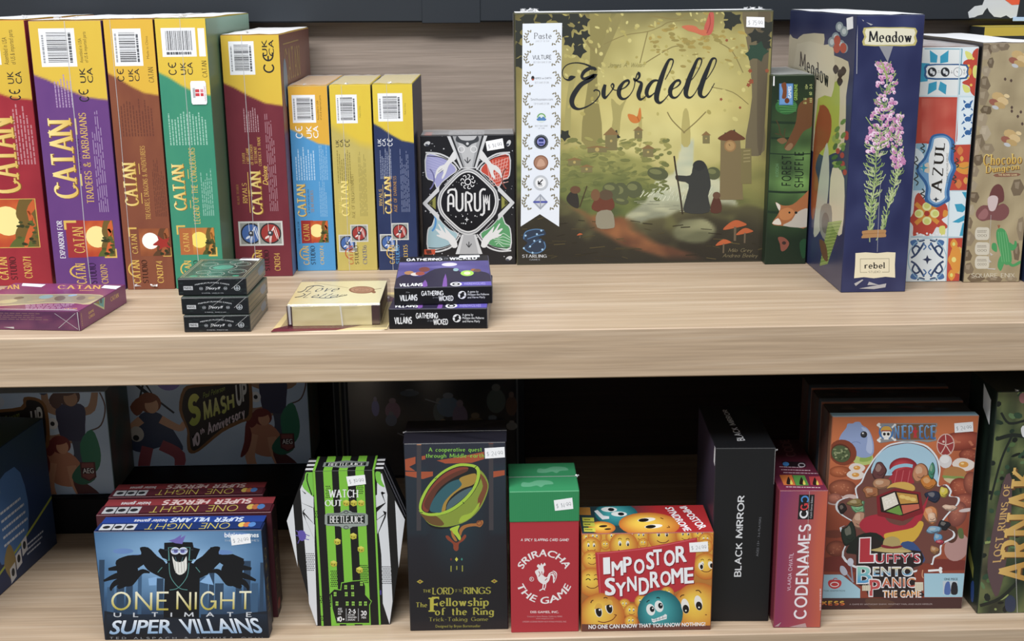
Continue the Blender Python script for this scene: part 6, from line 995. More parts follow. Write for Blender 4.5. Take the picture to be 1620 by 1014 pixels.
# --- coffin shaped striped box with a green and black sleeve
t = Thing('card_game_box', 'coffin shaped black and white striped box with green sleeve', 'card game', (-.2182, .0355, Z0), 0); t.size = (.1242, .177, .04); t.default = 'card'
HX = [(481.4, 747), (605.6, 744.8), (643, 822), (617.4, 988.5), (500.6, 990.2), (450.5, 825)]
f = t.face('front', [(448.5, 747.7), (638.0, 744.3), (646.7, 987.3), (463.8, 990.9)]).sheet(1, 0, 0); f.clip = (0, 0, 1, 1)
hx = [f.m(*p) for p in HX]; hx = [(min(1, max(0, u)), min(1, max(0, v))) for u, v in hx]; hx = [(u * .1242, (1 - v) * .177) for u, v in hx]; a = t.acc('carton')
a.face([(x, 0, z) for x, z in hx][::-1], [col3(0x131417)]); a.face([(x, .04, z) for x, z in hx], [col3(0x131417)])
for i in range(6):
    (x, z), (u, w_) = hx[i], hx[(i + 1) % 6]
    for k in range(7):
        y0, y1 = .04 * k / 7, .04 * (k + 1) / 7; q = [(x, y0, z), (u, y0, w_), (u, y1, w_), (x, y1, z)]; c = 0xd8dadc if k % 2 == 1 and i in (0,) else (0x8f8f9a if k in (1, 3) and i == 1 else 0x131417)
        a.face(q, [col3(c)])
f.sheet(3.382, 440, 700); WH = 0xd3d7dc
for p in ([(46, 420), (80, 330), (88, 430), (105, 665), (48, 425)], [(118, 250), (150, 175), (185, 300), (190, 380), (210, 978), (205, 978), (165, 860), (150, 640), (128, 370)], [(625, 310), (678, 412), (645, 670), (640, 600)], [(555, 165), (585, 280), (583, 380), (605, 700), (612, 850), (596, 972), (560, 860), (552, 600), (528, 400), (530, 180)]): f.P(p, WH)
for p in ([(125, 255), (148, 280), (128, 325), (185, 350), (190, 300)], [(132, 365), (148, 352), (130, 378), (192, 515), (195, 440)], [(575, 270), (555, 262), (575, 325), (520, 380), (520, 300)], [(580, 372), (560, 365), (575, 400), (525, 510), (520, 420)]): f.P(p, 0x131417)
for p in ([(135, 285), (150, 272), (190, 290), (190, 348), (130, 325)], [(140, 385), (195, 440), (195, 520), (150, 420)], [(520, 285), (548, 265), (572, 322), (520, 350)], [(522, 420), (572, 385), (525, 505)]): f.P(p, WH)
f.S([(150, 160), (190, 165), (190, 280), (170, 275), (130, 235), (140, 200)], 0x6fc23a, 3); f.L([(158, 165), (155, 205), (180, 280)], 6, 0x131417, 3); f.S([(520, 160), (548, 160), (552, 200), (570, 240), (530, 215)], 0x6fc23a, 3); f.P([(585, 290), (620, 300), (640, 640), (618, 850), (605, 700)], 0x131417)
f.S([(105, 480), (120, 470), (140, 475), (150, 505), (135, 525), (115, 520)], 0x5f4fb0, 3)
for p in ([(110, 480), (95, 470)], [(108, 500), (92, 495)], [(115, 518), (105, 540)], [(140, 515), (165, 520)], [(145, 490), (168, 500)]): f.L(p, 4, 0x5f4fb0)
for cx, cy in ((165, 640), (580, 710)):
    for i in range(6):
        for j in range(9): f.E(cx - 22 + i * 9 + (j % 2) * 4, cy - 45 + j * 11, 3.6, None, 0x131417, n=4)
f.Rc(540, 790, 552, 815, 0x4a3f9a)
a = t.acc('sleeve'); GR = 0x74c22f; boxacc(a, .0302, -.0008, -.0000, .0944, .0405, .1785, 0x131417, .0004)
f = Art(t, (.0302, -.0008, .1785), (1, 0, 0), (0, 0, -1), (0, -1, 0), .0642, .1785, [(494.3, 745.2), (593.4, 743.4), (602.8, 988.7), (508.2, 990.6)]); f.to('sleeve').uv(); f.clip = (.004, .002, .996, .998)
for x0, x1 in ((.0, .04), (.17, .31), (.42, .56), (.69, .83), (.965, 1)): f.Rc(x0, 0, x1, 1, GR)
f.sheet(3.382, 440, 700)
for cx, cy, n_, m_ in ((270, 270, 3, 7), (440, 258, 4, 5), (205, 390, 2, 4), (300, 735, 4, 9), (460, 710, 5, 10), (235, 845, 2, 4), (238, 945, 2, 3), (285, 865, 2, 4)):
    for i in range(n_):
        for j in range(m_): f.E(cx - n_ * 4 + i * 9 + (j % 2) * 4, cy - m_ * 5 + j * 10, 3.8, None, 0x131417, n=4)
f.to('title_lettering'); f.K('WATCH', 270, 252, 432, 296, 0xe4e6e8, wt=20, thin=9, serif=8, sp=8); f.K('OUT', 250, 308, 342, 342, 0xe4e6e8, wt=20, thin=9, serif=8, sp=8); f.to('sleeve')
def cube(x, y, s=1): f.P([(x - 18 * s, y - 10 * s), (x, y - 18 * s), (x + 18 * s, y - 8 * s), (x + 16 * s, y + 12 * s), (x - 4 * s, y + 18 * s), (x - 18 * s, y + 8 * s)], 0xb9b02a); f.P([(x - 18 * s, y - 10 * s), (x, y - 18 * s), (x + 18 * s, y - 8 * s), (x - 2 * s, y - 2 * s)], 0xd6ce4a); f.E(x + 4 * s, y + 6 * s, 3.4 * s, None, 0x4a4614, n=6); f.E(x - 10 * s, y + 3 * s, 3 * s, None, 0x4a4614, n=6)
for x in (366, 407, 447): cube(x, 325)
for x, y in ((404, 503), (318, 532), (445, 573), (298, 650), (437, 684)): cube(x, y)
f.P([(250, 388), (262, 380), (330, 378), (345, 368), (365, 360), (388, 368), (400, 376), (470, 380), (482, 390), (482, 440), (470, 448), (400, 452), (385, 462), (365, 466), (345, 460), (330, 450), (262, 446), (250, 438)], 0x8f9a94); f.P([(264, 392), (466, 390), (466, 434), (264, 438)], 0x1c2422); f.L([(262, 386), (330, 384), (365, 370), (400, 382), (470, 386)], 4, 0x5a645e); f.ring(365, 374, 12, 8, 4, 0x4a544e); f.ring(365, 456, 12, 8, 4, 0x4a544e)
f.to('title_lettering#2'); f.K('BEETLEJUICE', 276, 394, 458, 432, 0xe4e6e4, wt=18, thin=8, serif=8, sp=6); f.to('sleeve')
f.P([(275, 810), (300, 785), (335, 790), (340, 752), (400, 742), (455, 738), (468, 770), (468, 815), (500, 850), (490, 870), (490, 968), (310, 968), (290, 890)], 0x131417); f.L([(275, 810), (300, 785), (335, 790), (340, 752), (400, 742), (455, 738), (468, 770), (468, 815), (500, 850), (490, 870), (490, 968), (312, 968), (290, 890), (285, 815)], 4, GR)
for x, y in ((305, 812), (365, 812), (400, 812), (362, 775), (398, 775), (315, 862), (370, 862), (402, 862), (440, 862), (468, 862), (447, 756)): f.Rc(x - 7, y - 11, x + 7, y + 11, 0x8fd044); f.Rc(x - 1, y - 11, x + 1, y + 11, 0x131417); f.Rc(x - 7, y - 1, x + 7, y + 2, 0x131417)
f.T('AGES\nALTER\nÂGE', 320, 885, 346, 922, 0xd8dadc, 0, .02); f.K('10+', 314, 930, 355, 958, 0xe6e8ea, wt=22); f.K('2-6', 376, 890, 415, 915, 0xe6e8ea, wt=22); f.T('PLAYERS\nPERSONEN\nJOUEURS', 372, 918, 420, 955, 0xd8dadc, 0, .02); f.K('30', 442, 900, 474, 926, 0xe6e8ea, wt=22); f.T('MIN', 447, 930, 470, 942, 0xd8dadc, 0, .02); f.Rc(363, 888, 366, 955, 0xa8acb0); f.Rc(428, 888, 431, 955, 0xa8acb0)
f.z += 1e-4; f.sticker([(376, 234), (473, 222), (467, 172), (366, 182)], '$ 19.99')
f = Art(t, (.0302, .0405, .1785), (1, 0, 0), (0, -1, 0), (0, 0, 1), .0642, .0413); f.to('sleeve').uv()
for x0, x1 in ((.0, .04), (.17, .31), (.42, .56), (.69, .83), (.965, 1)): f.Rc(x0, 0, x1, 1, GR)
f.P([(.14, .42), (.35, .38), (.5, .3), (.65, .38), (.88, .42), (.88, .72), (.65, .76), (.5, .84), (.35, .76), (.14, .72)], 0x7f8a84); f.P([(.18, .46), (.84, .46), (.84, .68), (.18, .68)], 0x1c2422); f.K('BEETLEJUICE', .22, .48, .8, .67, 0xd8dad8, wt=18, thin=8, serif=8, sp=6); f.S([(.3, .0), (.4, .0), (.38, .08), (.32, .08)], 0x131417, 2)
t.sub = {'title_lettering': 'sleeve', 'title_lettering#2': 'sleeve', 'price_sticker': 'sleeve'}; t.plabel['sleeve'] = 'green and black striped card sleeve'; t.plabel['carton'] = 'black and white striped coffin box'; t.done()

# --- dark tall box with a gold ring
t = carton('card_game_box', 'tall dark box with a plain gold ring on its front', 'card game', (.1044, .2123, .0697), (-.0915, .0202, Z0), 0, {'all': 0x191c26, 'top': 0x1b1a24}, m='gloss')
f = t.face('front', [(638.7, 702), (800.5, 699.6), (803.5, 996), (650.2, 998)]).uv()
f.G(0, 0, 1, 1, 16, 30, lambda a, b: mixc(mixc((38, 44, 60), (22, 22, 32), b * 1.3), (26, 62, 74), max(0, 1 - math.hypot((a - .5) * 1.9, (b - .38) * 1.8) * 1.5) * .8 + (.25 if .12 < b < .5 and (a < .2 or a > .82) else 0))); f.sheet(5.07, 620, 640)
for p in ([(105, 440), (190, 420), (190, 475), (140, 500), (190, 535), (105, 530)], [(105, 540), (330, 540), (330, 575), (250, 600), (105, 570)], [(360, 450), (520, 425), (740, 380), (740, 440), (640, 470), (430, 475)], [(240, 415), (270, 410), (270, 440), (240, 445)], [(810, 540), (905, 530), (905, 570), (810, 590)]): f.P(p, 0xa84a2c)
for x in (200, 778): f.Rc(x, 312, x + 36, 1014, 0x3d3a40)
f.Rc(200, 312, 236, 325, 0xc87a4a); f.Rc(778, 305, 814, 318, 0x6a3a34)
# ring: outer band, inside, rim
def el(cx, cy, rx, ry, rot, a0, a1, n=28): return [(cx + rx * math.cos(R(a)) * math.cos(R(rot)) - ry * math.sin(R(a)) * math.sin(R(rot)), cy + rx * math.cos(R(a)) * math.sin(R(rot)) + ry * math.sin(R(a)) * math.cos(R(rot))) for a in (a0 + (a1 - a0) * i / n for i in range(n + 1))]
e1 = el(465, 690, 285, 160, -37, 0, 360); e2 = [(x + 50, y + 95) for x, y in e1]
f.P(el(515, 785, 290, 165, -37, 0, 360), 0x14161c)
f.S([(218, 850), (240, 890), (300, 960), (380, 985), (480, 980), (600, 940), (700, 850), (760, 730), (775, 640), (740, 560), (690, 520), (710, 600), (640, 730), (520, 840), (400, 890), (280, 890)], 0x7f942c, 3); f.S([(232, 880), (300, 955), (380, 978), (420, 960), (360, 900), (290, 890)], 0x6a4a24, 3); f.S([(700, 560), (735, 580), (768, 650), (750, 730), (700, 830), (690, 760), (730, 660)], 0x7a4428, 3); f.S([(560, 900), (640, 870), (700, 790), (690, 840), (620, 920), (540, 955)], 0x9ab82c, 3)
f.S([(222, 850), (232, 760), (300, 640), (400, 540), (520, 480), (620, 478), (690, 500), (708, 560), (680, 660), (600, 770), (480, 860), (360, 895), (270, 890)], 0x9cc42e, 4); f.S([(240, 840), (252, 770), (310, 660), (405, 560), (520, 502), (610, 498), (668, 515), (682, 560), (660, 650), (585, 750), (470, 838), (360, 872), (280, 872)], 0x1a1e22, 4)
f.S([(245, 835), (258, 770), (315, 665), (410, 566), (520, 510), (605, 505), (600, 530), (480, 580), (380, 660), (320, 760), (300, 850), (275, 866)], 0x84382a, 4); f.S([(260, 800), (320, 690), (410, 600), (520, 540), (600, 520), (600, 540), (480, 600), (380, 680), (330, 770), (300, 850)], 0x5f3024, 4)
f.S([(305, 850), (330, 770), (390, 690), (470, 625), (560, 600), (600, 620), (560, 660), (480, 720), (430, 790), (405, 862), (350, 870)], 0x2a5c68, 4); f.S([(400, 862), (420, 790), (480, 720), (560, 650), (540, 600), (600, 570), (675, 560), (660, 640), (560, 680), (480, 740), (440, 800), (430, 850)], 0xa4802f, 4); f.S([(440, 850), (460, 780), (560, 700), (650, 670), (580, 750), (500, 815)], 0x44606a, 4)
for p in ([(345, 598), (362, 590)], [(660, 515), (680, 495)], [(568, 785), (580, 800)], [(225, 870), (250, 868)]): f.L(p, 5, 0x1a1e22)
f.sheet(5.225, 620, 820)
f.S([(480, 92), (530, 70), (560, 65), (545, 110), (570, 160), (560, 188), (530, 150), (500, 120)], 0xa6c62c, 3); f.S([(555, 110), (580, 70), (640, 50), (700, 45), (745, 20), (755, 45), (730, 78), (690, 70), (620, 80), (585, 110), (570, 150)], 0xa8642c, 3); f.ring(722, 45, 20, 18, 8, 0x8a4424); f.S([(445, 150), (470, 150), (500, 185), (530, 205), (560, 190), (600, 140), (615, 155), (590, 190), (555, 215), (550, 262), (530, 275), (510, 255), (505, 215), (460, 180)], 0x8f3a24, 3); f.S([(490, 100), (520, 150), (540, 190), (520, 190), (495, 150)], 0xa86a2c, 3)
f.P([(535, 325), (548, 343), (535, 362), (522, 343)], 0xc8c43a); f.P([(578, 330), (586, 343), (578, 356), (570, 343)], 0x2f8a7a); f.P([(490, 330), (498, 343), (490, 356), (482, 343)], 0x6a2a2a)
for x, y0, y1 in ((490, 396, 444), (537, 398, 430), (583, 394, 444)): f.Rc(x - 4, y0, x + 4, y1, 0x9a9a34)
for cx in (236, 845): 
    f.P([(cx - 28, 525), (cx, 508), (cx + 28, 525), (cx, 542)], 0xa89a2c); f.P([(cx - 12, 525), (cx, 517), (cx + 12, 525), (cx, 533)], 0x8a3a24)
f.to('title_lettering'); Y = 0xa09a34
f.K('THE', 262, 590, 326, 614, Y, wt=18, thin=9, serif=6); f.K('LORD', 334, 574, 512, 632, Y, wt=20, thin=9, serif=8, sp=6); f.K('OF THE', 522, 588, 580, 614, 0x7d7a30, wt=16); f.K('RINGS', 590, 572, 818, 630, Y, wt=20, thin=9, serif=8, sp=6)
f.K('The', 204, 695, 296, 735, Y, wt=18, thin=8, serif=6); f.K('F', 306, 650, 392, 772, 0xb6ae34, wt=26, thin=12, serif=10); f.K('ellowship', 396, 660, 800, 748, 0xa8a238, wt=19, thin=10, serif=4, sp=18); f.K('of the Ring', 358, 740, 842, 820, 0xa8a238, wt=19, thin=10, serif=4, sp=18); f.K('Trick-Taking Game', 310, 818, 794, 860, 0x8d8832, wt=14, thin=8, serif=4); f.to('carton'); f.T('Designed by Bryan Bornmueller', 364, 880, 732, 908, 0x8d8832, 0, .01)
f.sheet(5.07, 620, 640); f.K('A cooperative quest', 295, 345, 720, 388, 0x7fc83a, wt=15, thin=11, serif=3, sp=20); f.K('through Middle-earth', 275, 394, 742, 438, 0x7fc83a, wt=15, thin=11, serif=3, sp=20)
f.sticker([(748, 436), (908, 426), (904, 342), (744, 352)], '$ 24.99')
g = t.face('top').uv(); g.Rc(0, 0, 1, 1, 0x1a1924); g.T('Trick-Taking Game', .28, .46, .68, .62, 0x53623a, 180); g.T('Fellowship of the Ring', .3, .66, .66, .8, 0x53623a, 180)
a = t.acc('tuck_flap'); P_ = [(-.0006, .0005, .2124), (.105, .0005, .2124), (.1056, .026, .2150), (.052, .027, .2128), (-.0008, .026, .2152)]
a.face(P_, [col3(0x20202c)]); a.face([(.1056, .026, .2150), (.104, .0672, .2126), (.0, .0672, .2126), (-.0008, .026, .2152), (.052, .027, .2128)], [col3(0x17171f)]); 
seam(f, [(95, 316), (915, 303)], 3); a = t.acc('shrink_wrap', 'crinkle')
a.face([(-.0008, .0255, .2156), (.1056, .0255, .2154), (.1056, .0268, .2153), (-.0008, .0268, .2155)], [(240, 240, 240)]); tuft(t, [(-.0005, .026, .2145)], .0025, 23, n=8); t.done()  # pale film strip paints the edge glint along the flap ridge

# --- red and green rooster box
t = carton('card_game_box', 'red card game box with green lid and a white rooster', 'card game', (.0716, .1275, .077), (.0159, .0122, Z0), 0, {'all': 0xb82a35})
boxacc(t.acc('lid'), -.0003, -.0006, .1270, .0719, .0776, .161, {'all': 0x23894f, 'top': 0x2b8f57}); t.size = (.0716, .1275, .077)
f = t.face('front', [(804.6, 820), (917.6, 818), (916, 999.4), (808, 1001.5)]).sheet(3.335, 790, 710); RW = 0xe6e0e0
f.K('A SPICY SLAPPING CARD GAME!', 108, 459, 370, 475, RW, wt=17, slant=.15)
f.to('title_lettering'); cx, cy = 235, 668
f.T('SRIRACHA', 0, 0, 1, 1, RW, bold=.03, shear=.1, warp=lambda a, b: (cx + (122 + b * 38) * math.cos(R(158 - 136 * a)), cy - (112 + b * 38) * math.sin(R(158 - 136 * a)) + 2)); f.T('THE GAME', 0, 0, 1, 1, RW, bold=.03, shear=.1, warp=lambda a, b: (cx + (158 - b * 38) * math.cos(R(200 + 140 * a)), cy - (150 - b * 38) * math.sin(R(200 + 140 * a)) - 2)); f.to('carton')
f.S([(205, 625), (196, 612), (205, 600), (214, 608), (220, 594), (228, 604), (238, 592), (244, 606), (232, 614), (236, 640), (230, 660), (250, 672), (262, 650), (285, 636), (304, 650), (300, 680), (285, 705), (282, 668), (270, 662), (262, 690), (240, 710), (222, 706), (204, 690), (196, 665), (186, 640)], RW, 3)
for p in ([(206, 640), (214, 655), (206, 668)], [(222, 640), (226, 660)], [(240, 690), (252, 678)], [(268, 655), (285, 650), (294, 672)], [(262, 648), (280, 640), (298, 655), (292, 690)]): f.L(p, 4, 0xb82a35, 3)
f.L([(232, 705), (228, 735), (210, 745)], 6, RW); f.L([(228, 732), (240, 742)], 5, RW); f.L([(246, 700), (242, 728), (234, 740)], 5, RW); f.ring(168, 682, 11, 11, 2.5, RW); f.T('R', 163, 676, 173, 688, RW)
f.T('DSS GAMES, INC.', 162, 854, 314, 868, 0xf0dede, 0, .02); f.T('Created in Santa Monica, California 90405', 145, 880, 332, 889, 0xd89a9e); f.T('www.dssgames.com', 192, 892, 286, 900, 0xd89a9e); f.T('UNDER LICENSE FROM HUY FONG FOODS, INC', 120, 908, 355, 917, 0xd89a9e)
f = Art(t, (-.0003, -.0006, .161), (1, 0, 0), (0, 0, -1), (0, -1, 0), .0722, .034, [(804.4, 778.4), (918, 775.4), (918, 818), (804, 820)]).sheet(3.335, 790, 710); f.to('lid')
for i in range(36): f.L([(50 + i * 10.6, 225), (50 + i * 10.6, 366)], 1.2, 0x2c9459)
f.sticker([(292, 312), (393, 302), (387, 251), (286, 264)], '$ 14.99')
g = Art(t, (-.0003, .0776, .161), (1, 0, 0), (0, -1, 0), (0, 0, 1), .0722, .0782).uv(); g.to('lid')
for x, y in ((.3, .7), (.55, .22)): g.S([(x - .12, y + .12), (x - .1, y - .02), (x, y), (x + .12, y - .08), (x + .3, y - .05), (x + .34, y + .06), (x + .22, y + .08), (x + .16, y + .16), (x + .1, y + .1), (x, y + .14)], 0x57a87c, 3)
seam(g, [(0, .5), (1, .5)], .02); tuft(t, [(.0716, .04, .160)], .003, 17, n=6); t.sub = {'price_sticker': 'lid'}; t.plabel['lid'] = 'green card lid'; t.done()

# --- box of smiling balls
t = carton('card_game_box', 'yellow and red box crowded with smiling balls', 'card game', (.1378, .1128, .0702), (.0899, .0117, Z0), -.6, {'all': 0xb5652a, 'top': 0xa02a2c, 'front': 0x8a4a28})
YI, YO, TI, TO_ = 0xf6d23e, 0xc8641e, 0x3fb0b4, 0x14606a
f = t.face('front', [(918, 847.4), (1130.8, 840.5), (1123.4, 995.8), (916.6, 1001)]).uv(); f.G(0, 0, 1, 1, 6, 8, lambda a, b: mixc((222, 160, 46), (150, 70, 34), b)); f.sheet(4.333, 900, 780)
def face_(x, y, s, mood=0, rot=0):
    c_, s_ = math.cos(R(rot)), math.sin(R(rot)); q = lambda a, b: (x + (a * c_ - b * s_) * s, y + (a * s_ + b * c_) * s)
    for k in (-1, 1):
        e = q(k * .3, -.2)
        if mood == 2: f.L([q(k * .3 - .18, -.16), q(k * .3, -.26), q(k * .3 + .18, -.14)], .07 * s, 0x3a2414, 3)
        else: f.E(*e, .13 * s, .21 * s, 0xe8e4d8, rot); f.E(*q(k * .3 + .02, -.12), .08 * s, .13 * s, 0x231812, rot); f.E(*q(k * .3, -.17), .03 * s, None, 0xf0f0ea, n=6)
        f.L([q(k * .3 - .14, -.5), q(k * .3, -.58), q(k * .3 + .14, -.5)], .05 * s, 0x5a3414, 3)
    f.L([q(-.42, .3), q(-.15, .45), q(.2, .44), q(.46, .26)], .06 * s, 0x6a2c18, 3)
for x, y, s, m_ in ((120, 320, 40, 0), (170, 315, 50, 1), (300, 310, 56, 0), (420, 300, 50, 0), (490, 300, 60, 0), (640, 300, 105, 0), (800, 290, 70, 0), (900, 280, 60, 0), (960, 330, 60, 2), (243, 365, 36, 0), (505, 350, 36, 0), (145, 380, 70, 0), (370, 370, 100, 0), (150, 470, 70, 2), (150, 620, 100, 2), (940, 320, 50, 1), (940, 500, 92, 0), (940, 360, 50, 2)): f.ball(x, y, s, YI, YO); face_(x, y, s * .9, m_)
f.P([(172, 418), (330, 402), (560, 370), (880, 302), (882, 330), (862, 480), (850, 620), (700, 690), (430, 752), (200, 720), (182, 560)], 0xc22a34); f.L([(182, 425), (340, 408), (560, 378), (870, 312)], 7, 0xd8525a, 3); f.L([(192, 430), (200, 560), (205, 700)], 5, 0xd8525a)
for x, y, s in ((372, 770, 42), (420, 815, 55), (490, 750, 50), (668, 690, 48), (415, 885, 48)): f.ball(x, y, s, YI, YO); face_(x, y, s * .85, 0)
f.ball(215, 850, 158, YI, YO); f.ball(885, 790, 178, YI, YO); f.ball(618, 825, 158, TI, TO_)
for x, y, s in ((192, 815, 34), (265, 790, 34)): f.E(x, y, 26, 44, 0xe8e4d8, -12); f.E(x + 2, y + 6, 20, 34, 0x1c1612, -12); f.E(x + 8, y - 8, 7, None, 0xf0f0ea, n=8); f.S([(x - 28, y - 12), (x - 10, y - 50), (x + 20, y - 46), (x + 24, y - 16), (x, y - 20)], 0xe0a838, 3)
f.L([(140, 762), (146, 748), (158, 742)], 7, 0x5a3414, 3); f.L([(228, 728), (242, 722), (255, 728)], 7, 0x5a3414, 3); f.L([(188, 884), (230, 892), (285, 875), (315, 842)], 6, 0x7a3018, 4); f.L([(300, 838), (318, 842)], 6, 0x7a3018)
for x, y in ((792, 775), (884, 752)): f.E(x, y, 28, 52, 0xe8e4dc, -10); f.E(x + 4, y + 20, 22, 30, 0x1c1612, -10); f.E(x + 4, y + 30, 6, None, 0xf0f0ea, n=8)
f.L([(758, 714), (768, 702), (786, 698)], 7, 0x5a3414, 3); f.L([(866, 668), (888, 666), (904, 684)], 7, 0x5a3414, 3); f.L([(930, 832), (942, 832)], 6, 0x7a3018)
for x, y in ((552, 802), (610, 778)): f.E(x, y, 30, 40, 0xe2e6e4, -14); f.E(x + 10, y - 4, 16, 20, 0x141c20, -14); f.E(x + 14, y - 10, 5, None, 0xf0f0ea, n=8)
f.L([(525, 752), (534, 742), (545, 738)], 7, 0x14383c, 3); f.L([(592, 722), (604, 718), (616, 724)], 8, 0x14383c, 3)
f.P([(556, 862), (575, 866), (640, 840), (652, 830), (664, 836), (662, 864), (650, 866), (590, 882), (572, 890), (560, 882)], 0xdfe2e4); f.L([(562, 876), (612, 866), (660, 850)], 3, 0x6a7478)
for x in (590, 612, 634): f.L([(x, 858 - (x - 590) * .3), (x + 3, 878 - (x - 590) * .3)], 3, 0x6a7478)
for x, y, s in ((905, 500, 22), (975, 490, 20)): f.E(x, y, 18, 26, 0xe8e4d8, -10); f.E(x + 4, y + 4, 11, 16, 0x1c1612)
f.Rc(60, 905, 1010, 1000, 0x6a3a30); f.G(60, 890, 1010, 935, 4, 3, lambda a, b: mixc((176, 92, 40), (106, 58, 48), b)) if 0 else None
f.T('NO ONE CAN KNOW THAT YOU KNOW NOTHING!', 0, 0, 1, 1, 0xeceef0, quad=((124, 938), (930, 908), (930, 882), (124, 910)), bold=.035)
f.to('title_lettering'); r = random.Random(5); HL = 0xe9ecf0
for w_, pts in (('IMPOSTOR', ((228, 566, 452, 48), (285, 578, 478, 80), (366, 552, 446, 60), (440, 562, 460, 74), (525, 530, 410, 56), (574, 500, 392, 62), (648, 506, 396, 78), (730, 478, 366, 76))), ('SYNDROME', ((238, 712, 592, 74), (312, 716, 622, 74), (392, 680, 580, 66), (472, 702, 586, 72), (550, 654, 544, 68), (622, 640, 540, 74), (698, 624, 520, 84), (788, 622, 512, 66)))):
    for ch, (x, yb, yt, w) in zip(w_, pts): f.T(ch, 0, 0, 1, 1, 0x8a1420, quad=((x + 6, yb + 6), (x + w + 4, yb - w * .1 + 6), (x + w + 4, yt - w * .1 + 6), (x + 6, yt + 6)), bold=.045)
    for ch, (x, yb, yt, w) in zip(w_, pts): f.T(ch, 0, 0, 1, 1, HL, quad=((x, yb), (x + w, yb - w * .1), (x + w - 3, yt - w * .1), (x - 2, yt)), bold=.045)
f.to('carton'); f.sticker([(828, 404), (958, 396), (955, 328), (824, 340)], '$ 24.99')
f = t.face('top', [(918, 803), (1114.5, 798), (1130.8, 840.5), (918, 847.4)]).uv(); f.G(0, 0, 1, 1, 8, 4, lambda a, b: mixc((36, 60, 66), (184, 36, 40), (a - .42) * 9)); f.sheet(4.333, 900, 780)
f.ball(340, 150, 150, TI, TO_, 80); f.ball(560, 220, 210, YI, YO, 85); f.ball(230, 245, 95, YI, YO, 44)
for x, y in ((295, 118), (360, 148)): f.E(x, y, 55, 17, 0xe2e6e4); f.E(x + 14, y, 22, 11, 0x141c20)
f.P([(190, 130), (215, 122), (250, 160), (290, 165), (288, 182), (240, 188), (218, 165)], 0xdfe2e4)
for x, y in ((545, 185), (590, 230)): f.E(x, y, 62, 14, 0xe8e4d8, -6); f.E(x - 20, y + 3, 36, 12, 0x1c1612, -6)
f.L([(640, 170), (660, 178)], 6, 0x6a3414); f.L([(690, 225), (700, 235), (680, 238)], 5, 0x6a3414, 3); f.E(240, 235, 30, 8, 0x2c1c14, -5); f.E(270, 255, 24, 6, 0x2c1c14, -5)
f.Rc(80, 105, 165, 158, 0xb87a2c); 
for y in (176, 210, 248): f.Rc(100, y, 182, y + 28, 0xc8c83a); f.micro(110, y + 8, 170, y + 20, 1, 0x2a2c14)
f.to('title_lettering#2'); f.T('IMPOSTOR', 0, 0, 1, 1, HL, quad=((770, 95), (900, 248), (955, 230), (815, 88)), bold=.04); f.T('SYNDROME', 0, 0, 1, 1, HL, quad=((672, 100), (800, 262), (850, 255), (725, 95)), bold=.04); t.done()

# --- black box and violet box side by side
t = carton('card_game_box', 'plain black box with white lettering that reads upwards', 'card game', (.0625, .1983, .1335), (.2298, .0281, Z0), -2, {'all': 0x14161a, 'left': 0x3a3040})
f = t.face('front', [(1130, 709), (1231.8, 710), (1221.4, 984.6), (1125, 983.7)]).sheet(4.736, 1100, 800)
f.to('title_lettering'); f.K('BLACK', 0, 0, 1, 1, 0xd3d6da, quad=((358, 540), (368, 285), (312, 285), (302, 540)), wt=17, sp=16); f.K('MIRROR', 0, 0, 1, 1, 0xd3d6da, quad=((368, 252), (380, -70), (324, -70), (310, 252)), wt=17, sp=16); f.to('carton'); f.L([(312, 200), (372, 160)], 5, 0x14161a); f.T('AGES 13+ · 3-6 PLAYERS', 0, 0, 1, 1, 0x6a6d74, quad=((492, 390), (512, 95), (496, 95), (474, 390)))
g = t.face('top', [(1114, 642.8), (1203.6, 643.8), (1231.8, 710.5), (1129.6, 709)]).sheet(5.068, 1100, 630); g.to('title_lettering#2'); g.K('BLACK MIRROR', 0, 0, 1, 1, 0xd3d6da, quad=((412, 340), (300, 95), (258, 95), (345, 345)), wt=17, sp=18)
h = t.face('left').uv(); h.G(0, 0, 1, 1, 4, 8, lambda a, b: mixc((74, 62, 84), (34, 30, 40), b)); h.sticker([(.93, .09), (.99, .10), (.99, .0), (.95, .0)], ''); tuft(t, [(.0622, .001, .195)], .0025, 19, n=7); seam(f.sheet(5.068, 1100, 630), [(172, 402), (668, 408)], 3); seam(f, [(660, 410), (650, 700)], 3); t.done()  # purplish sheen of the left side painted as a downward fade
t = carton('card_game_box', 'violet to orange box with white lettering that reads upwards', 'card game', (.0502, .1569, .15), (.2945, .0117, Z0), -2, {'all': 0x8a3040, 'top': 0x6a2630}, m='gloss')
f = t.face('front', [(1231.8, 777), (1311.5, 775), (1297.4, 993.8), (1222.5, 992.6)]).uv(); f.G(0, 0, 1, 1, 12, 16, lambda a, b: mixc(mixc((126, 48, 98), (146, 46, 84), b), (200, 88, 62), (a - .25 + nz(a, b, 3, 2) * .2 + .15 * math.sin(3.1 * b)) * 1.25)); f.sheet(4.736, 1100, 800)
f.to('title_lettering'); f.K('CODENAMES', 0, 0, 1, 1, 0xe6e0e6, quad=((830, 852), (868, 142), (770, 146), (728, 850)), wt=17, sp=20); f.to('carton'); f.K('VLAADA CHVÁTIL'.replace('Á', 'A'), 0, 0, 1, 1, 0xd8b8cc, quad=((708, 642), (732, 362), (698, 366), (682, 642)), wt=13); f.micro(920, 560, 950, 790, 1, 0xd0a0a0, 90, .4)
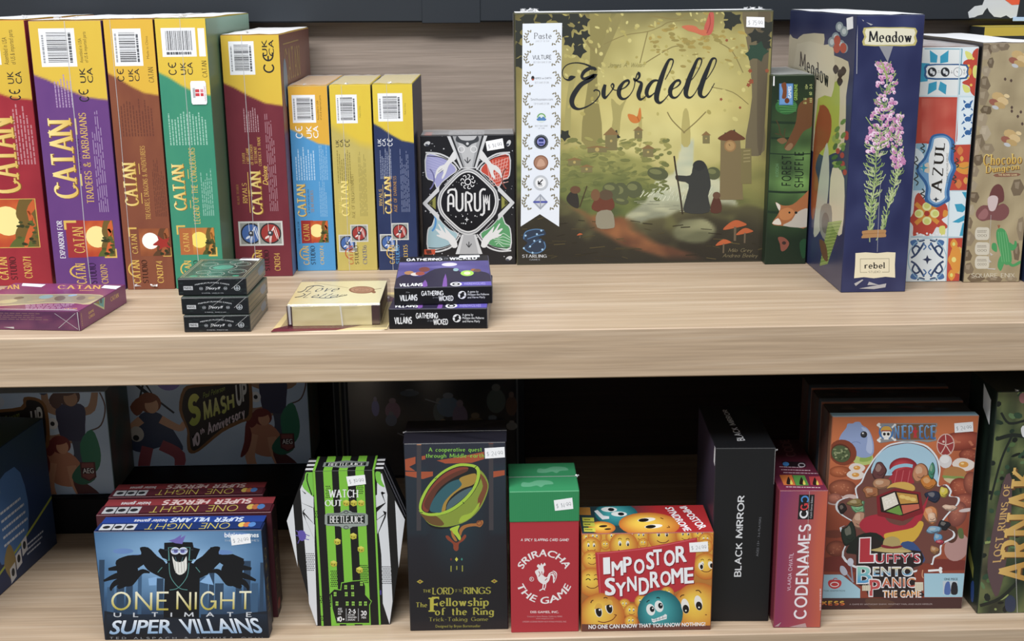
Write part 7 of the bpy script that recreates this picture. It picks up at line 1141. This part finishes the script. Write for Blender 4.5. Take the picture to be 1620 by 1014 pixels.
f.sheet(5.068, 1100, 630); f.P([(828, 775), (955, 772), (944, 975), (815, 977)], 0x17171c); f.K('C', 0, 0, 1, 1, 0xe2e4e8, quad=((898, 968), (902, 900), (832, 905), (828, 970)), wt=20); f.K('G', 0, 0, 1, 1, 0xd8343c, quad=((902, 898), (908, 842), (840, 848), (835, 904)), wt=20); f.K('C', 0, 0, 1, 1, 0x3f8ad8, quad=((908, 780), (906, 838), (842, 838), (842, 784)), wt=20); f.T('Czech Games Edition', 0, 0, 1, 1, 0xb8bac0, quad=((930, 965), (942, 785), (926, 785), (914, 965)))
seam(f, [(912, 740), (900, 1000), (895, 1400)], 3); glint(f.sheet(4.736, 1100, 800), [[(700, 905), (820, 880), (830, 915)], [(590, 900), (640, 870), (620, 900)]], 'thin')
g = t.face('top', [(1199, 700), (1268, 697), (1311.5, 775), (1231.8, 777)]).uv(); g.G(0, 0, 1, 1, 4, 8, lambda a, b: mixc((66, 26, 32), (118, 34, 66), b)); g.sheet(5.068, 1100, 630); g.P([(675, 622), (775, 618), (800, 700), (705, 700)], 0xc8662a); g.P([(780, 620), (880, 620), (910, 698), (805, 702)], 0x4a8a3a); g.P([(915, 628), (1005, 624), (1028, 692), (925, 695)], 0xb83a3c)
for x in (745, 850, 960): g.S([(x - 18, 690), (x, 635), (x + 12, 650), (x + 22, 690)], 0x2a1c1a, 3); g.S([(x + 12, 690), (x + 20, 655), (x + 34, 690)], 0xd8c04a, 3)
for i, y in enumerate((560, 582, 604, 716)): g.micro(680 + i * 14, y - 8, 950 + i * 24, y + 4, 1, 0xc8a8b4)
g.K('CODENAMES', 0, 0, 1, 1, 0x8a5a5c, quad=((830, 470), (700, 180), (640, 190), (745, 480)), wt=15); g.P([(700, 515), (890, 515), (900, 555), (712, 555)], 0x241a20); g.E(735, 535, 26, 16, 0x3f8ad8); g.ring(862, 540, 26, 14, 8, 0xb8b0b8); t.done()

# --- food covered boxes, three deep
def food(label, y, x, front=False):
    w, h, d = .1537, .2232, .045; t = Thing('board_game_box', label, 'board game', (x, y, Z0), -1.4, 'food covered boxes, three deep'); t.size = (w, h, d)
    boxacc(t.acc('lid'), 0, 0, 0, w, .0125, h, {'all': 0x9acbe0, 'front': 0xb85a34, 'left': 0x9a6a50} if front else {'all': 0x54606c, 'front': 0x9a5434}); boxacc(t.acc('tray'), .0015, .012, .001, w - .0015, d, h - .001, {'all': 0x2c3038, 'left': 0x5f5448, 'top': 0x33302f})
    g = t.face('top').uv(); g.to('tray'); r = random.Random(int(y * 1000))
    for i in range(12): g.E(r.uniform(.1, .9), r.uniform(.1, .6), r.uniform(.03, .09), r.uniform(.04, .1), r.choice((0x4a3a38, 0x5a3030, 0x3a4650, 0x50443a)))
    h_ = t.face('left').uv(); h_.to('tray'); h_.G(0, 0, .72, 1, 5, 14, lambda a, b: mixc((96, 88, 84), (120, 70, 56), .5 + nz(a, b * 3, 4, 3))); return t
t = food('orange food covered box with a price sticker, front of three', .0493, .3554, True)
f = t.face('front', [(1314.5, 659.4), (1553.2, 657.3), (1518.4, 963.2), (1301, 964.3)]).uv(); f.to('lid'); f.G(0, 0, 1, 1, 10, 16, lambda a, b: mixc((212, 112, 62), (146, 62, 44), b * 1.3 + nz(a, b, 2, 3) * .4)); f.sheet(4.83, 1270, 590)
def egg(x, y, a, b): f.S([(x - a, y), (x - a * .5, y - b), (x + a * .4, y - b * .9), (x + a, y - b * .1), (x + a * .6, y + b * .9), (x - a * .3, y + b)], 0xe4d6cc, 3); f.E(x, y, a * .42, b * .5, 0xe0963a); f.E(x - a * .1, y - b * .15, a * .16, b * .16, 0xf4d28a, n=8)
def meat(x, y, a, b, rot=0, c=0xa24a30):
    f.ball(x, y, a, mixc(c, (230, 140, 96), .35), mixc(c, (60, 20, 16), .35), b, rot=rot); r = random.Random(int(x))
    for i in range(9): f.E(x + r.uniform(-.6, .6) * a, y + r.uniform(-.6, .6) * b, a * .07, a * .05, mixc(c, (236, 160, 110), .5), n=6)
f.E(330, 620, 120, 40, 0x6a8a3a); f.S([(380, 690), (400, 640), (450, 600), (500, 590), (530, 640), (530, 700), (450, 720)], 0xb8c86a, 3); f.S([(430, 690), (460, 620), (510, 610), (520, 680)], 0x8fae4c, 3)
f.S([(270, 520), (290, 470), (325, 425), (335, 392), (375, 390), (395, 378), (430, 378), (450, 405), (490, 430), (520, 480), (540, 560), (530, 640), (440, 660), (330, 600), (290, 560)], 0x8fa4d4, 3); f.S([(440, 420), (500, 450), (530, 560), (520, 630), (480, 600), (490, 500)], 0xb0c0e4, 3); f.ball(462, 478, 26, 0x4a4a52, 0x141418); f.E(455, 468, 7, None, 0xf0f0f0, n=8); f.ring(400, 560, 40, 24, 4, 0x6a80b0, 0, 200, 340)
f.E(300, 620, 110, 100, 0x8a3c24, 30); f.E(285, 625, 80, 72, 0x5f2f20, 30); f.E(285, 630, 74, 64, 0x4f5f3a, 30); 
for i in range(26): f.E(285 + rnd.uniform(-55, 55), 630 + rnd.uniform(-45, 45), 10, 7, rnd.choice((0x7c8a5a, 0x3c4a2c, 0x9aa272)), n=6)
meat(280, 770, 85, 45, 0, 0xc05a2c); egg(410, 740, 64, 34); egg(400, 795, 70, 34); meat(300, 900, 110, 70, 0, 0x9a4a30); f.E(250, 990, 80, 40, 0xc8a8a0); f.E(360, 975, 60, 30, 0xd0b4ac)
meat(1220, 530, 190, 75, -6, 0xa83c2c); f.E(1098, 560, 70, 90, 0xd8b0a4, 8); f.E(1098, 560, 62, 82, 0xa83838, 8)
for p in ([(1098, 480), (1098, 560), (1060, 630)], [(1040, 540), (1098, 560), (1160, 540)], [(1098, 560), (1140, 630)]): f.L(p, 7, 0xe0c0b4, 3)
f.E(1082, 535, 10, None, 0xe0c0b4, n=8); meat(1280, 640, 80, 50, 0, 0x9c3a2a); egg(1235, 715, 90, 48); f.E(1095, 690, 50, 54, 0xd8d4d4); f.E(1090, 675, 36, 30, 0xe6e4e4)
f.S([(1075, 800), (1090, 750), (1160, 730), (1230, 750), (1260, 795), (1220, 815), (1120, 810)], 0xb87a40, 3); f.S([(1070, 800), (1140, 805), (1240, 812), (1220, 850), (1150, 845), (1090, 830)], 0x7f9a4a, 3); f.S([(1080, 822), (1200, 835), (1180, 870), (1120, 860)], 0xd0b890, 3); meat(1210, 900, 90, 80, 20, 0xa2402c); meat(1290, 860, 60, 90, 0, 0x9c4a3a); meat(1240, 1000, 90, 60, 0, 0xa2483a)
f.sheet(4.83, 1270, 780)
meat(240, 60, 60, 40, 0, 0xb86a5a); meat(260, 440, 80, 60, 0, 0x8a4030); f.E(240, 330, 90, 30, 0x7a3a2c); f.S([(170, 510), (400, 500), (700, 540), (900, 520), (1230, 530), (1225, 600), (170, 610)], 0x7c302a, 3); f.E(1170, 430, 90, 110, 0xb88a84, 30); f.E(1130, 330, 50, 70, 0x5a3428); f.S([(1180, 300), (1215, 290), (1225, 360), (1190, 360)], 0x5a6a3a, 3); meat(1180, 180, 70, 100, 20, 0x9c5248); f.E(1250, 150, 60, 14, 0xd0c0bc, -8)
# white edged bubble in the middle: a lunch box, rice balls and cloth instead of figures
f.sheet(4.83, 1270, 590)
OUT = [(560, 640), (640, 565), (720, 540), (800, 530), (880, 540), (960, 570), (1030, 650), (1055, 740), (1050, 800), (1040, 880), (1100, 870), (1140, 920), (1130, 960), (1195, 970), (1190, 1020), (1120, 1090), (1060, 1180), (1150, 1230), (1150, 1280), (1060, 1330), (1050, 1400), (1000, 1430), (960, 1500), (700, 1560), (420, 1510), (300, 1420), (330, 1300), (280, 1200), (390, 1170), (300, 1110), (250, 1060), (260, 1000), (340, 970), (410, 990), (395, 900), (440, 850), (470, 780), (505, 720)]
f.S(OUT, 0xdfe6ec, 3); cx, cy = 730, 1040; f.S([(cx + (x - cx) * .965, cy + (y - cy) * .975) for x, y in OUT], 0x74423a, 3); f.S([(520, 780), (560, 660), (640, 585), (720, 560), (800, 548), (880, 560), (950, 590), (1015, 660), (1035, 760), (1020, 880), (900, 800), (640, 800)], 0xa4cde4, 3)
f.ball(770, 740, 110, 0xd8404a, 0x8a1a26, 80); f.L([(655, 790), (700, 740), (780, 720), (840, 728)], 26, 0x8fc4dc, 4); f.P([(650, 830), (700, 770), (790, 740), (860, 760), (850, 860), (700, 880)], 0xb02c38)
for x in (720, 770, 820): f.L([(x - 20, 860), (x, 760)], 4, 0xd86a70)
for x, y, a, b, c in ((590, 760, 60, 80, 0x6a3a3a), (600, 870, 90, 50, 0xb8805a), (520, 930, 70, 50, 0xa8643c), (900, 780, 60, 80, 0xc8845a), (960, 860, 70, 70, 0xd07a2c), (990, 760, 30, 70, 0x3f8a6a), (1080, 930, 44, 50, 0xd6c23a), (1000, 960, 70, 50, 0x28304a), (420, 1040, 60, 60, 0x6fae7a), (400, 1010, 70, 30, 0x8a7440), (300, 1060, 34, 50, 0x2a2224), (430, 1140, 60, 80, 0xb8866a), (360, 1250, 60, 90, 0x26342c), (980, 1100, 70, 80, 0xd8824a), (985, 1120, 40, 44, 0xe0b494), (1120, 1050, 60, 26, 0xdcb49a), (1080, 1180, 50, 40, 0x22242c), (1000, 1220, 60, 30, 0x7aa8c8), (1030, 1280, 44, 44, 0x5f9ac8), (1040, 1310, 36, 20, 0xb83a4a), (1000, 1370, 40, 36, 0xb07a4a)):
    r = random.Random(x * 7 + y); P0 = [(x + a * math.cos(R(k * 40)) * (q := r.uniform(.7, 1.15)), y + b * math.sin(R(k * 40)) * q) for k in range(9)]
    f.S(P0, mixc(c, (24, 16, 18), .45), 3); f.S([(x - 3 + (u - x) * .86, y - 4 + (v - y) * .86) for u, v in P0], c, 3); f.S([(x - a * .2 + (u - x) * .42, y - b * .28 + (v - y) * .4) for u, v in P0], mixc(c, (244, 226, 200), .35), 3)
    f.L([(x - a * .4, y + b * .35), (x + a * .05, y + b * .5), (x + a * .5, y + b * .2)], 5, mixc(c, (30, 16, 16), .5), 3)
f.S([(430, 1180), (480, 1120), (600, 1100), (660, 1160), (780, 1180), (900, 1060), (960, 960), (900, 1150), (850, 1230), (760, 1260), (640, 1290), (560, 1250), (480, 1240)], 0xb8283a, 3); f.S([(620, 1250), (700, 1230), (840, 1200), (890, 1150), (920, 1180), (850, 1300), (720, 1330), (640, 1300)], 0xd8a830, 3); f.S([(420, 1260), (560, 1240), (640, 1330), (520, 1440), (400, 1400), (330, 1380)], 0x1f2622, 3); f.S([(740, 1330), (840, 1310), (930, 1440), (860, 1460)], 0x34508a, 3)
# a lacquered lunch box where the group stands in the photo
f.P([(560, 960), (700, 900), (900, 930), (920, 1090), (760, 1150), (570, 1110)], 0x8a1f28); f.P([(585, 965), (700, 920), (880, 945), (895, 1060), (755, 1110), (595, 1080)], 0x2a1c1c)
f.P([(600, 970), (700, 930), (730, 1020), (620, 1070)], 0xe4dccc); f.P([(715, 930), (870, 950), (880, 1010), (745, 1020)], 0xc8923c); f.P([(635, 1075), (735, 1030), (760, 1100), (740, 1105)], 0x6a9a3c); f.P([(750, 1030), (885, 1020), (890, 1055), (765, 1098)], 0xd0604a)
for i in range(14): f.E(rnd.uniform(625, 705), rnd.uniform(960, 1040), 7, 5, 0xf2ece0, rnd.uniform(0, 180), n=6)
for x, y in ((760, 965), (800, 975), (840, 985)): f.E(x, y, 26, 15, 0xe6c060, 10)
f.S([(640, 900), (690, 860), (780, 850), (850, 880), (840, 920), (700, 890)], 0xd8a848, 3)
# logos and lettering
f.P([(570, 398), (600, 388), (1035, 388), (1035, 410), (1020, 425), (1032, 450), (1015, 480), (1030, 525), (960, 540), (890, 528), (800, 535), (700, 528), (590, 545), (570, 520), (590, 470)], 0x8d8f92); f.P([(690, 396), (1025, 394), (1010, 520), (700, 520)], 0x7d5434)
f.L([(575, 405), (700, 520)], 14, 0xe6e6e2); f.L([(700, 405), (575, 520)], 14, 0xe6e6e2)
for x, y in ((572, 402), (580, 395), (704, 402), (574, 522), (704, 520), (584, 530)): f.E(x, y, 11, None, 0xe6e6e2, n=8)
f.ring(636, 460, 50, 48, 16, 0x3f7ac0); f.E(636, 475, 36, 36, 0xeceae4); f.Rc(618, 492, 654, 518, 0xeceae4)
for x in (622, 652): f.E(x, 474, 11, 12, 0x1c1c20)
f.S([(592, 452), (606, 418), (636, 410), (668, 418), (682, 452), (640, 446)], 0xd8a23a, 3); f.Rc(600, 444, 674, 452, 0xb02c34)
f.to('title_lettering'); 
for ch, x0, x1 in (('N', 698, 740), ('E', 752, 795), ('P', 806, 846), ('E', 890, 925), ('C', 932, 972), ('E', 978, 1020)): f.K(ch, x0, 402, x1, 514, 0x2c6ab4, wt=26, thin=12, serif=7, col2=0x7fb4e4)
f.S([(852, 430), (862, 414), (872, 430), (868, 440), (884, 448), (878, 460), (872, 470), (876, 506), (862, 500), (848, 506), (852, 470), (844, 458), (840, 446), (858, 440)], 0xc8323a, 3)
f.sheet(4.83, 1270, 780)
f.S([(420, 380), (520, 345), (700, 440), (900, 460), (905, 560), (840, 580), (850, 660), (860, 740), (900, 760), (900, 800), (610, 800), (500, 790), (480, 720), (405, 700), (410, 570)], 0x2a2022, 2)
f.P([(430, 356), (522, 352), (520, 478), (548, 478), (548, 548), (426, 550)], 0xe6e4e6); f.P([(438, 364), (514, 360), (510, 486), (540, 486), (540, 540), (434, 542)], 0xc0303c)
def lay(txt, x0, y0, x1, y1, c, c2=None, wt=28): f.T(txt, x0 - 8, y0 - 8, x1 + 8, y1 + 8, 0xe4e4e8, bold=.075, sp=1.12); f.T(txt, x0, y0, x1, y1, c, bold=.025, col2=c2, sp=1.12)
lay("UFFY'S", 556, 480, 888, 545, 0xc0303c); lay('B', 418, 575, 525, 695, 0x4a9ad8, 0x8fd4b8); lay('ENTO', 540, 582, 832, 640, 0x4a9ad8, 0xe0c890); lay('P', 510, 672, 590, 790, 0xc84a4c); lay('ANIC', 605, 660, 850, 725, 0xc04a3c, 0xd88a4a); lay('THE GAME', 615, 756, 890, 796, 0xd0702c, 0xe8a03a, 26); f.to('lid')
f.S([(515, 450), (600, 425), (620, 370), (680, 348), (735, 370), (752, 425), (828, 462), (700, 470), (590, 462)], 0xb09a5c, 3); f.S([(605, 410), (680, 425), (750, 415), (752, 430), (680, 442), (602, 430)], 0x8a2430, 2); f.S([(515, 452), (670, 440), (828, 462), (690, 472)], 0xc2ac6a, 3)
f.S([(860, 640), (880, 580), (930, 550), (990, 570), (1010, 630), (990, 690), (930, 705), (870, 690)], 0x8a3a2a, 3); f.L([(910, 600), (905, 640), (915, 660)], 7, 0xd8946a, 3); f.L([(950, 606), (1040, 600)], 16, 0xe8e8e8); f.E(1045, 590, 13, None, 0xe8e8e8, n=8); f.E(1045, 612, 13, None, 0xe8e8e8, n=8)
f.L([(300, 580), (390, 690)], 12, 0x8d93a8); f.S([(290, 570), (320, 575), (345, 620), (320, 640), (290, 610)], 0xb8bed0, 3); f.L([(370, 560), (385, 690)], 11, 0x8d93a8); f.E(365, 540, 24, 30, 0xc8cede)
f.z += 0
for q in ((160, 632, 290, 805), (920, 625, 1222, 800)): f.Rc(*q, 0x9ac8dc)
f.P([(290, 632), (310, 640), (440, 740), (440, 805), (290, 805)], 0x9ac8dc)
f.S([(198, 690), (215, 672), (250, 672), (285, 672), (300, 690), (290, 720), (250, 738), (210, 722)], 0xd2343a, 3); f.ring(248, 705, 30, 16, 7, 0xe8e4e6); f.L([(235, 672), (250, 660), (268, 664)], 6, 0xd2343a, 3); f.T('TOEI ANIMATION', 165, 746, 326, 757, 0x3a4650)
f.T('ONE PIECE', 1070, 660, 1172, 676, 0x24262c, 0, .03); f.Rc(1060, 682, 1170, 778, 0xb8c8d2); f.S([(1070, 775), (1080, 700), (1110, 690), (1115, 775)], 0x4a6ab0, 3); f.S([(1120, 775), (1130, 695), (1165, 700), (1168, 775)], 0x24262c, 3)
for x in (455, 850): f.Rc(x, 690 if x > 500 else 712, x + 62, 752, 0xd6d0b8); [f.L([(x + 10 + k * 14, 700), (x + 10 + k * 14, 750)], 3, 0xb0a484) for k in range(4)]
f.Rc(150, 806, 1215, 892, 0x4a2c2c); f.S([(480, 812), (600, 810), (700, 840), (640, 880), (520, 880)], 0x5a3c30, 3); f.K('KESS', 155, 826, 325, 858, 0xd84a2c, wt=26, sp=24, col2=0xe8c83a); f.T('A GAME BY ANTHONY SHAW, WHITNEY FARL AND ALEX KESSLER', 360, 845, 980, 858, 0xa89a9a)
f.sheet(4.83, 1270, 590); f.sticker([(1170, 464), (1316, 452), (1314, 376), (1168, 388)], '$ 24.99')
t.sub = {'title_lettering': 'lid', 'price_sticker': 'lid'}; t.plabel['title_lettering'] = 'red, blue and orange title lettering'; t.done()
food('food covered box directly behind the one with the price sticker', .0975, .3566).done(); food('food covered box at the back of its row of three', .146, .3578).done()

# --- jungle box at the right edge
t = carton('board_game_box', 'dark green jungle box with golden lettering at the right edge', 'board game', (.27, .253, .072), (.5205, .033, Z0), 0, {'all': 0x1c2a20, 'left': 0x14201a, 'top': 0x2a332c}, m='gloss')
f = t.face('front', [(1578.2, 619.8), (1988.5, 612.8), (1935.5, 963.3), (1545.0, 971.1)]).uv(); f.clip = (.003, .003, .6, .997)
f.G(0, 0, .5, 1, 20, 36, lambda a, b: mixc(mixc((30, 44, 30), (104, 116, 66), .5 + nz(a, b, 3, 9) * 1.3), (92, 62, 58), .25 * max(0, nz(a, b, 6, 4)) * 3)); r = random.Random(41)
for i in range(170): x, y = r.uniform(0, .42), r.random(); f.E(x, y, r.uniform(.006, .022), r.uniform(.005, .014), r.choice((0x2c4a34, 0x1c3024, 0x4c6a3a, 0x8a9a54, 0x1a2420, 0x5a7a4c, 0x121a18)), r.uniform(0, 180), n=7)
f.sheet(2.392, 1500, 590)
for p, w in (([(185, 250), (240, 235), (290, 240)], 14), ([(160, 480), (200, 330), (240, 240)], 8), ([(120, 880), (200, 850), (280, 770)], 12), ([(205, 420), (190, 560), (170, 800)], 10), ([(200, 150), (230, 190), (290, 180)], 9)): f.L(p, w, 0x1c2420, 4)
f.S([(150, 700), (205, 420), (240, 400), (230, 640), (190, 840), (160, 800)], 0x5c4448, 3); f.S([(215, 860), (235, 840), (255, 860), (250, 900), (220, 900)], 0x2c3854, 3); f.S([(275, 210), (287, 200), (290, 240), (280, 238)], 0xd8dadc, 3); f.E(282, 95, 14, 20, 0xa86a6a)
f.to('title_lettering'); f.K('LOST RUINS OF', 0, 0, 1, 1, 0xcfa25c, quad=((200, 715), (236, 420), (212, 422), (166, 718)), wt=20, thin=12, serif=4, sp=22)
f.K('ARNAK', 0, 0, 1, 1, 0x6a4420, quad=((318, 800), (360, 350), (246, 355), (184, 800)), wt=26, thin=14, serif=9, sp=16); f.K('ARNAK', 0, 0, 1, 1, 0xb8802e, quad=((312, 798), (354, 346), (242, 350), (180, 798)), wt=24, thin=12, serif=9, sp=18, col2=0xe0b45c); f.to('carton')
g = t.face('left').uv(); g.G(0, 0, 1, 1, 6, 16, lambda a, b: mixc((18, 28, 24), (34, 50, 40), .5 + nz(a, b, 2, 5))); g.sticker([(.55, .11), (.82, .16), (.8, .055), (.5, .01)], ''); g.P([(.5, .74), (.75, .82), (.75, .87), (.5, .8)], 0x8a8a3a); g.S([(.7, .9), (.8, .88), (.85, .96), (.75, .97)], 0x2c4a8a, 3)
seam(f, [(250, 590), (262, 930)], 2); tuft(t, [(.02, .0, .2535), (.05, .0, .2535)], .003, 29, n=7); t.done()
bpy.context.view_layer.update()
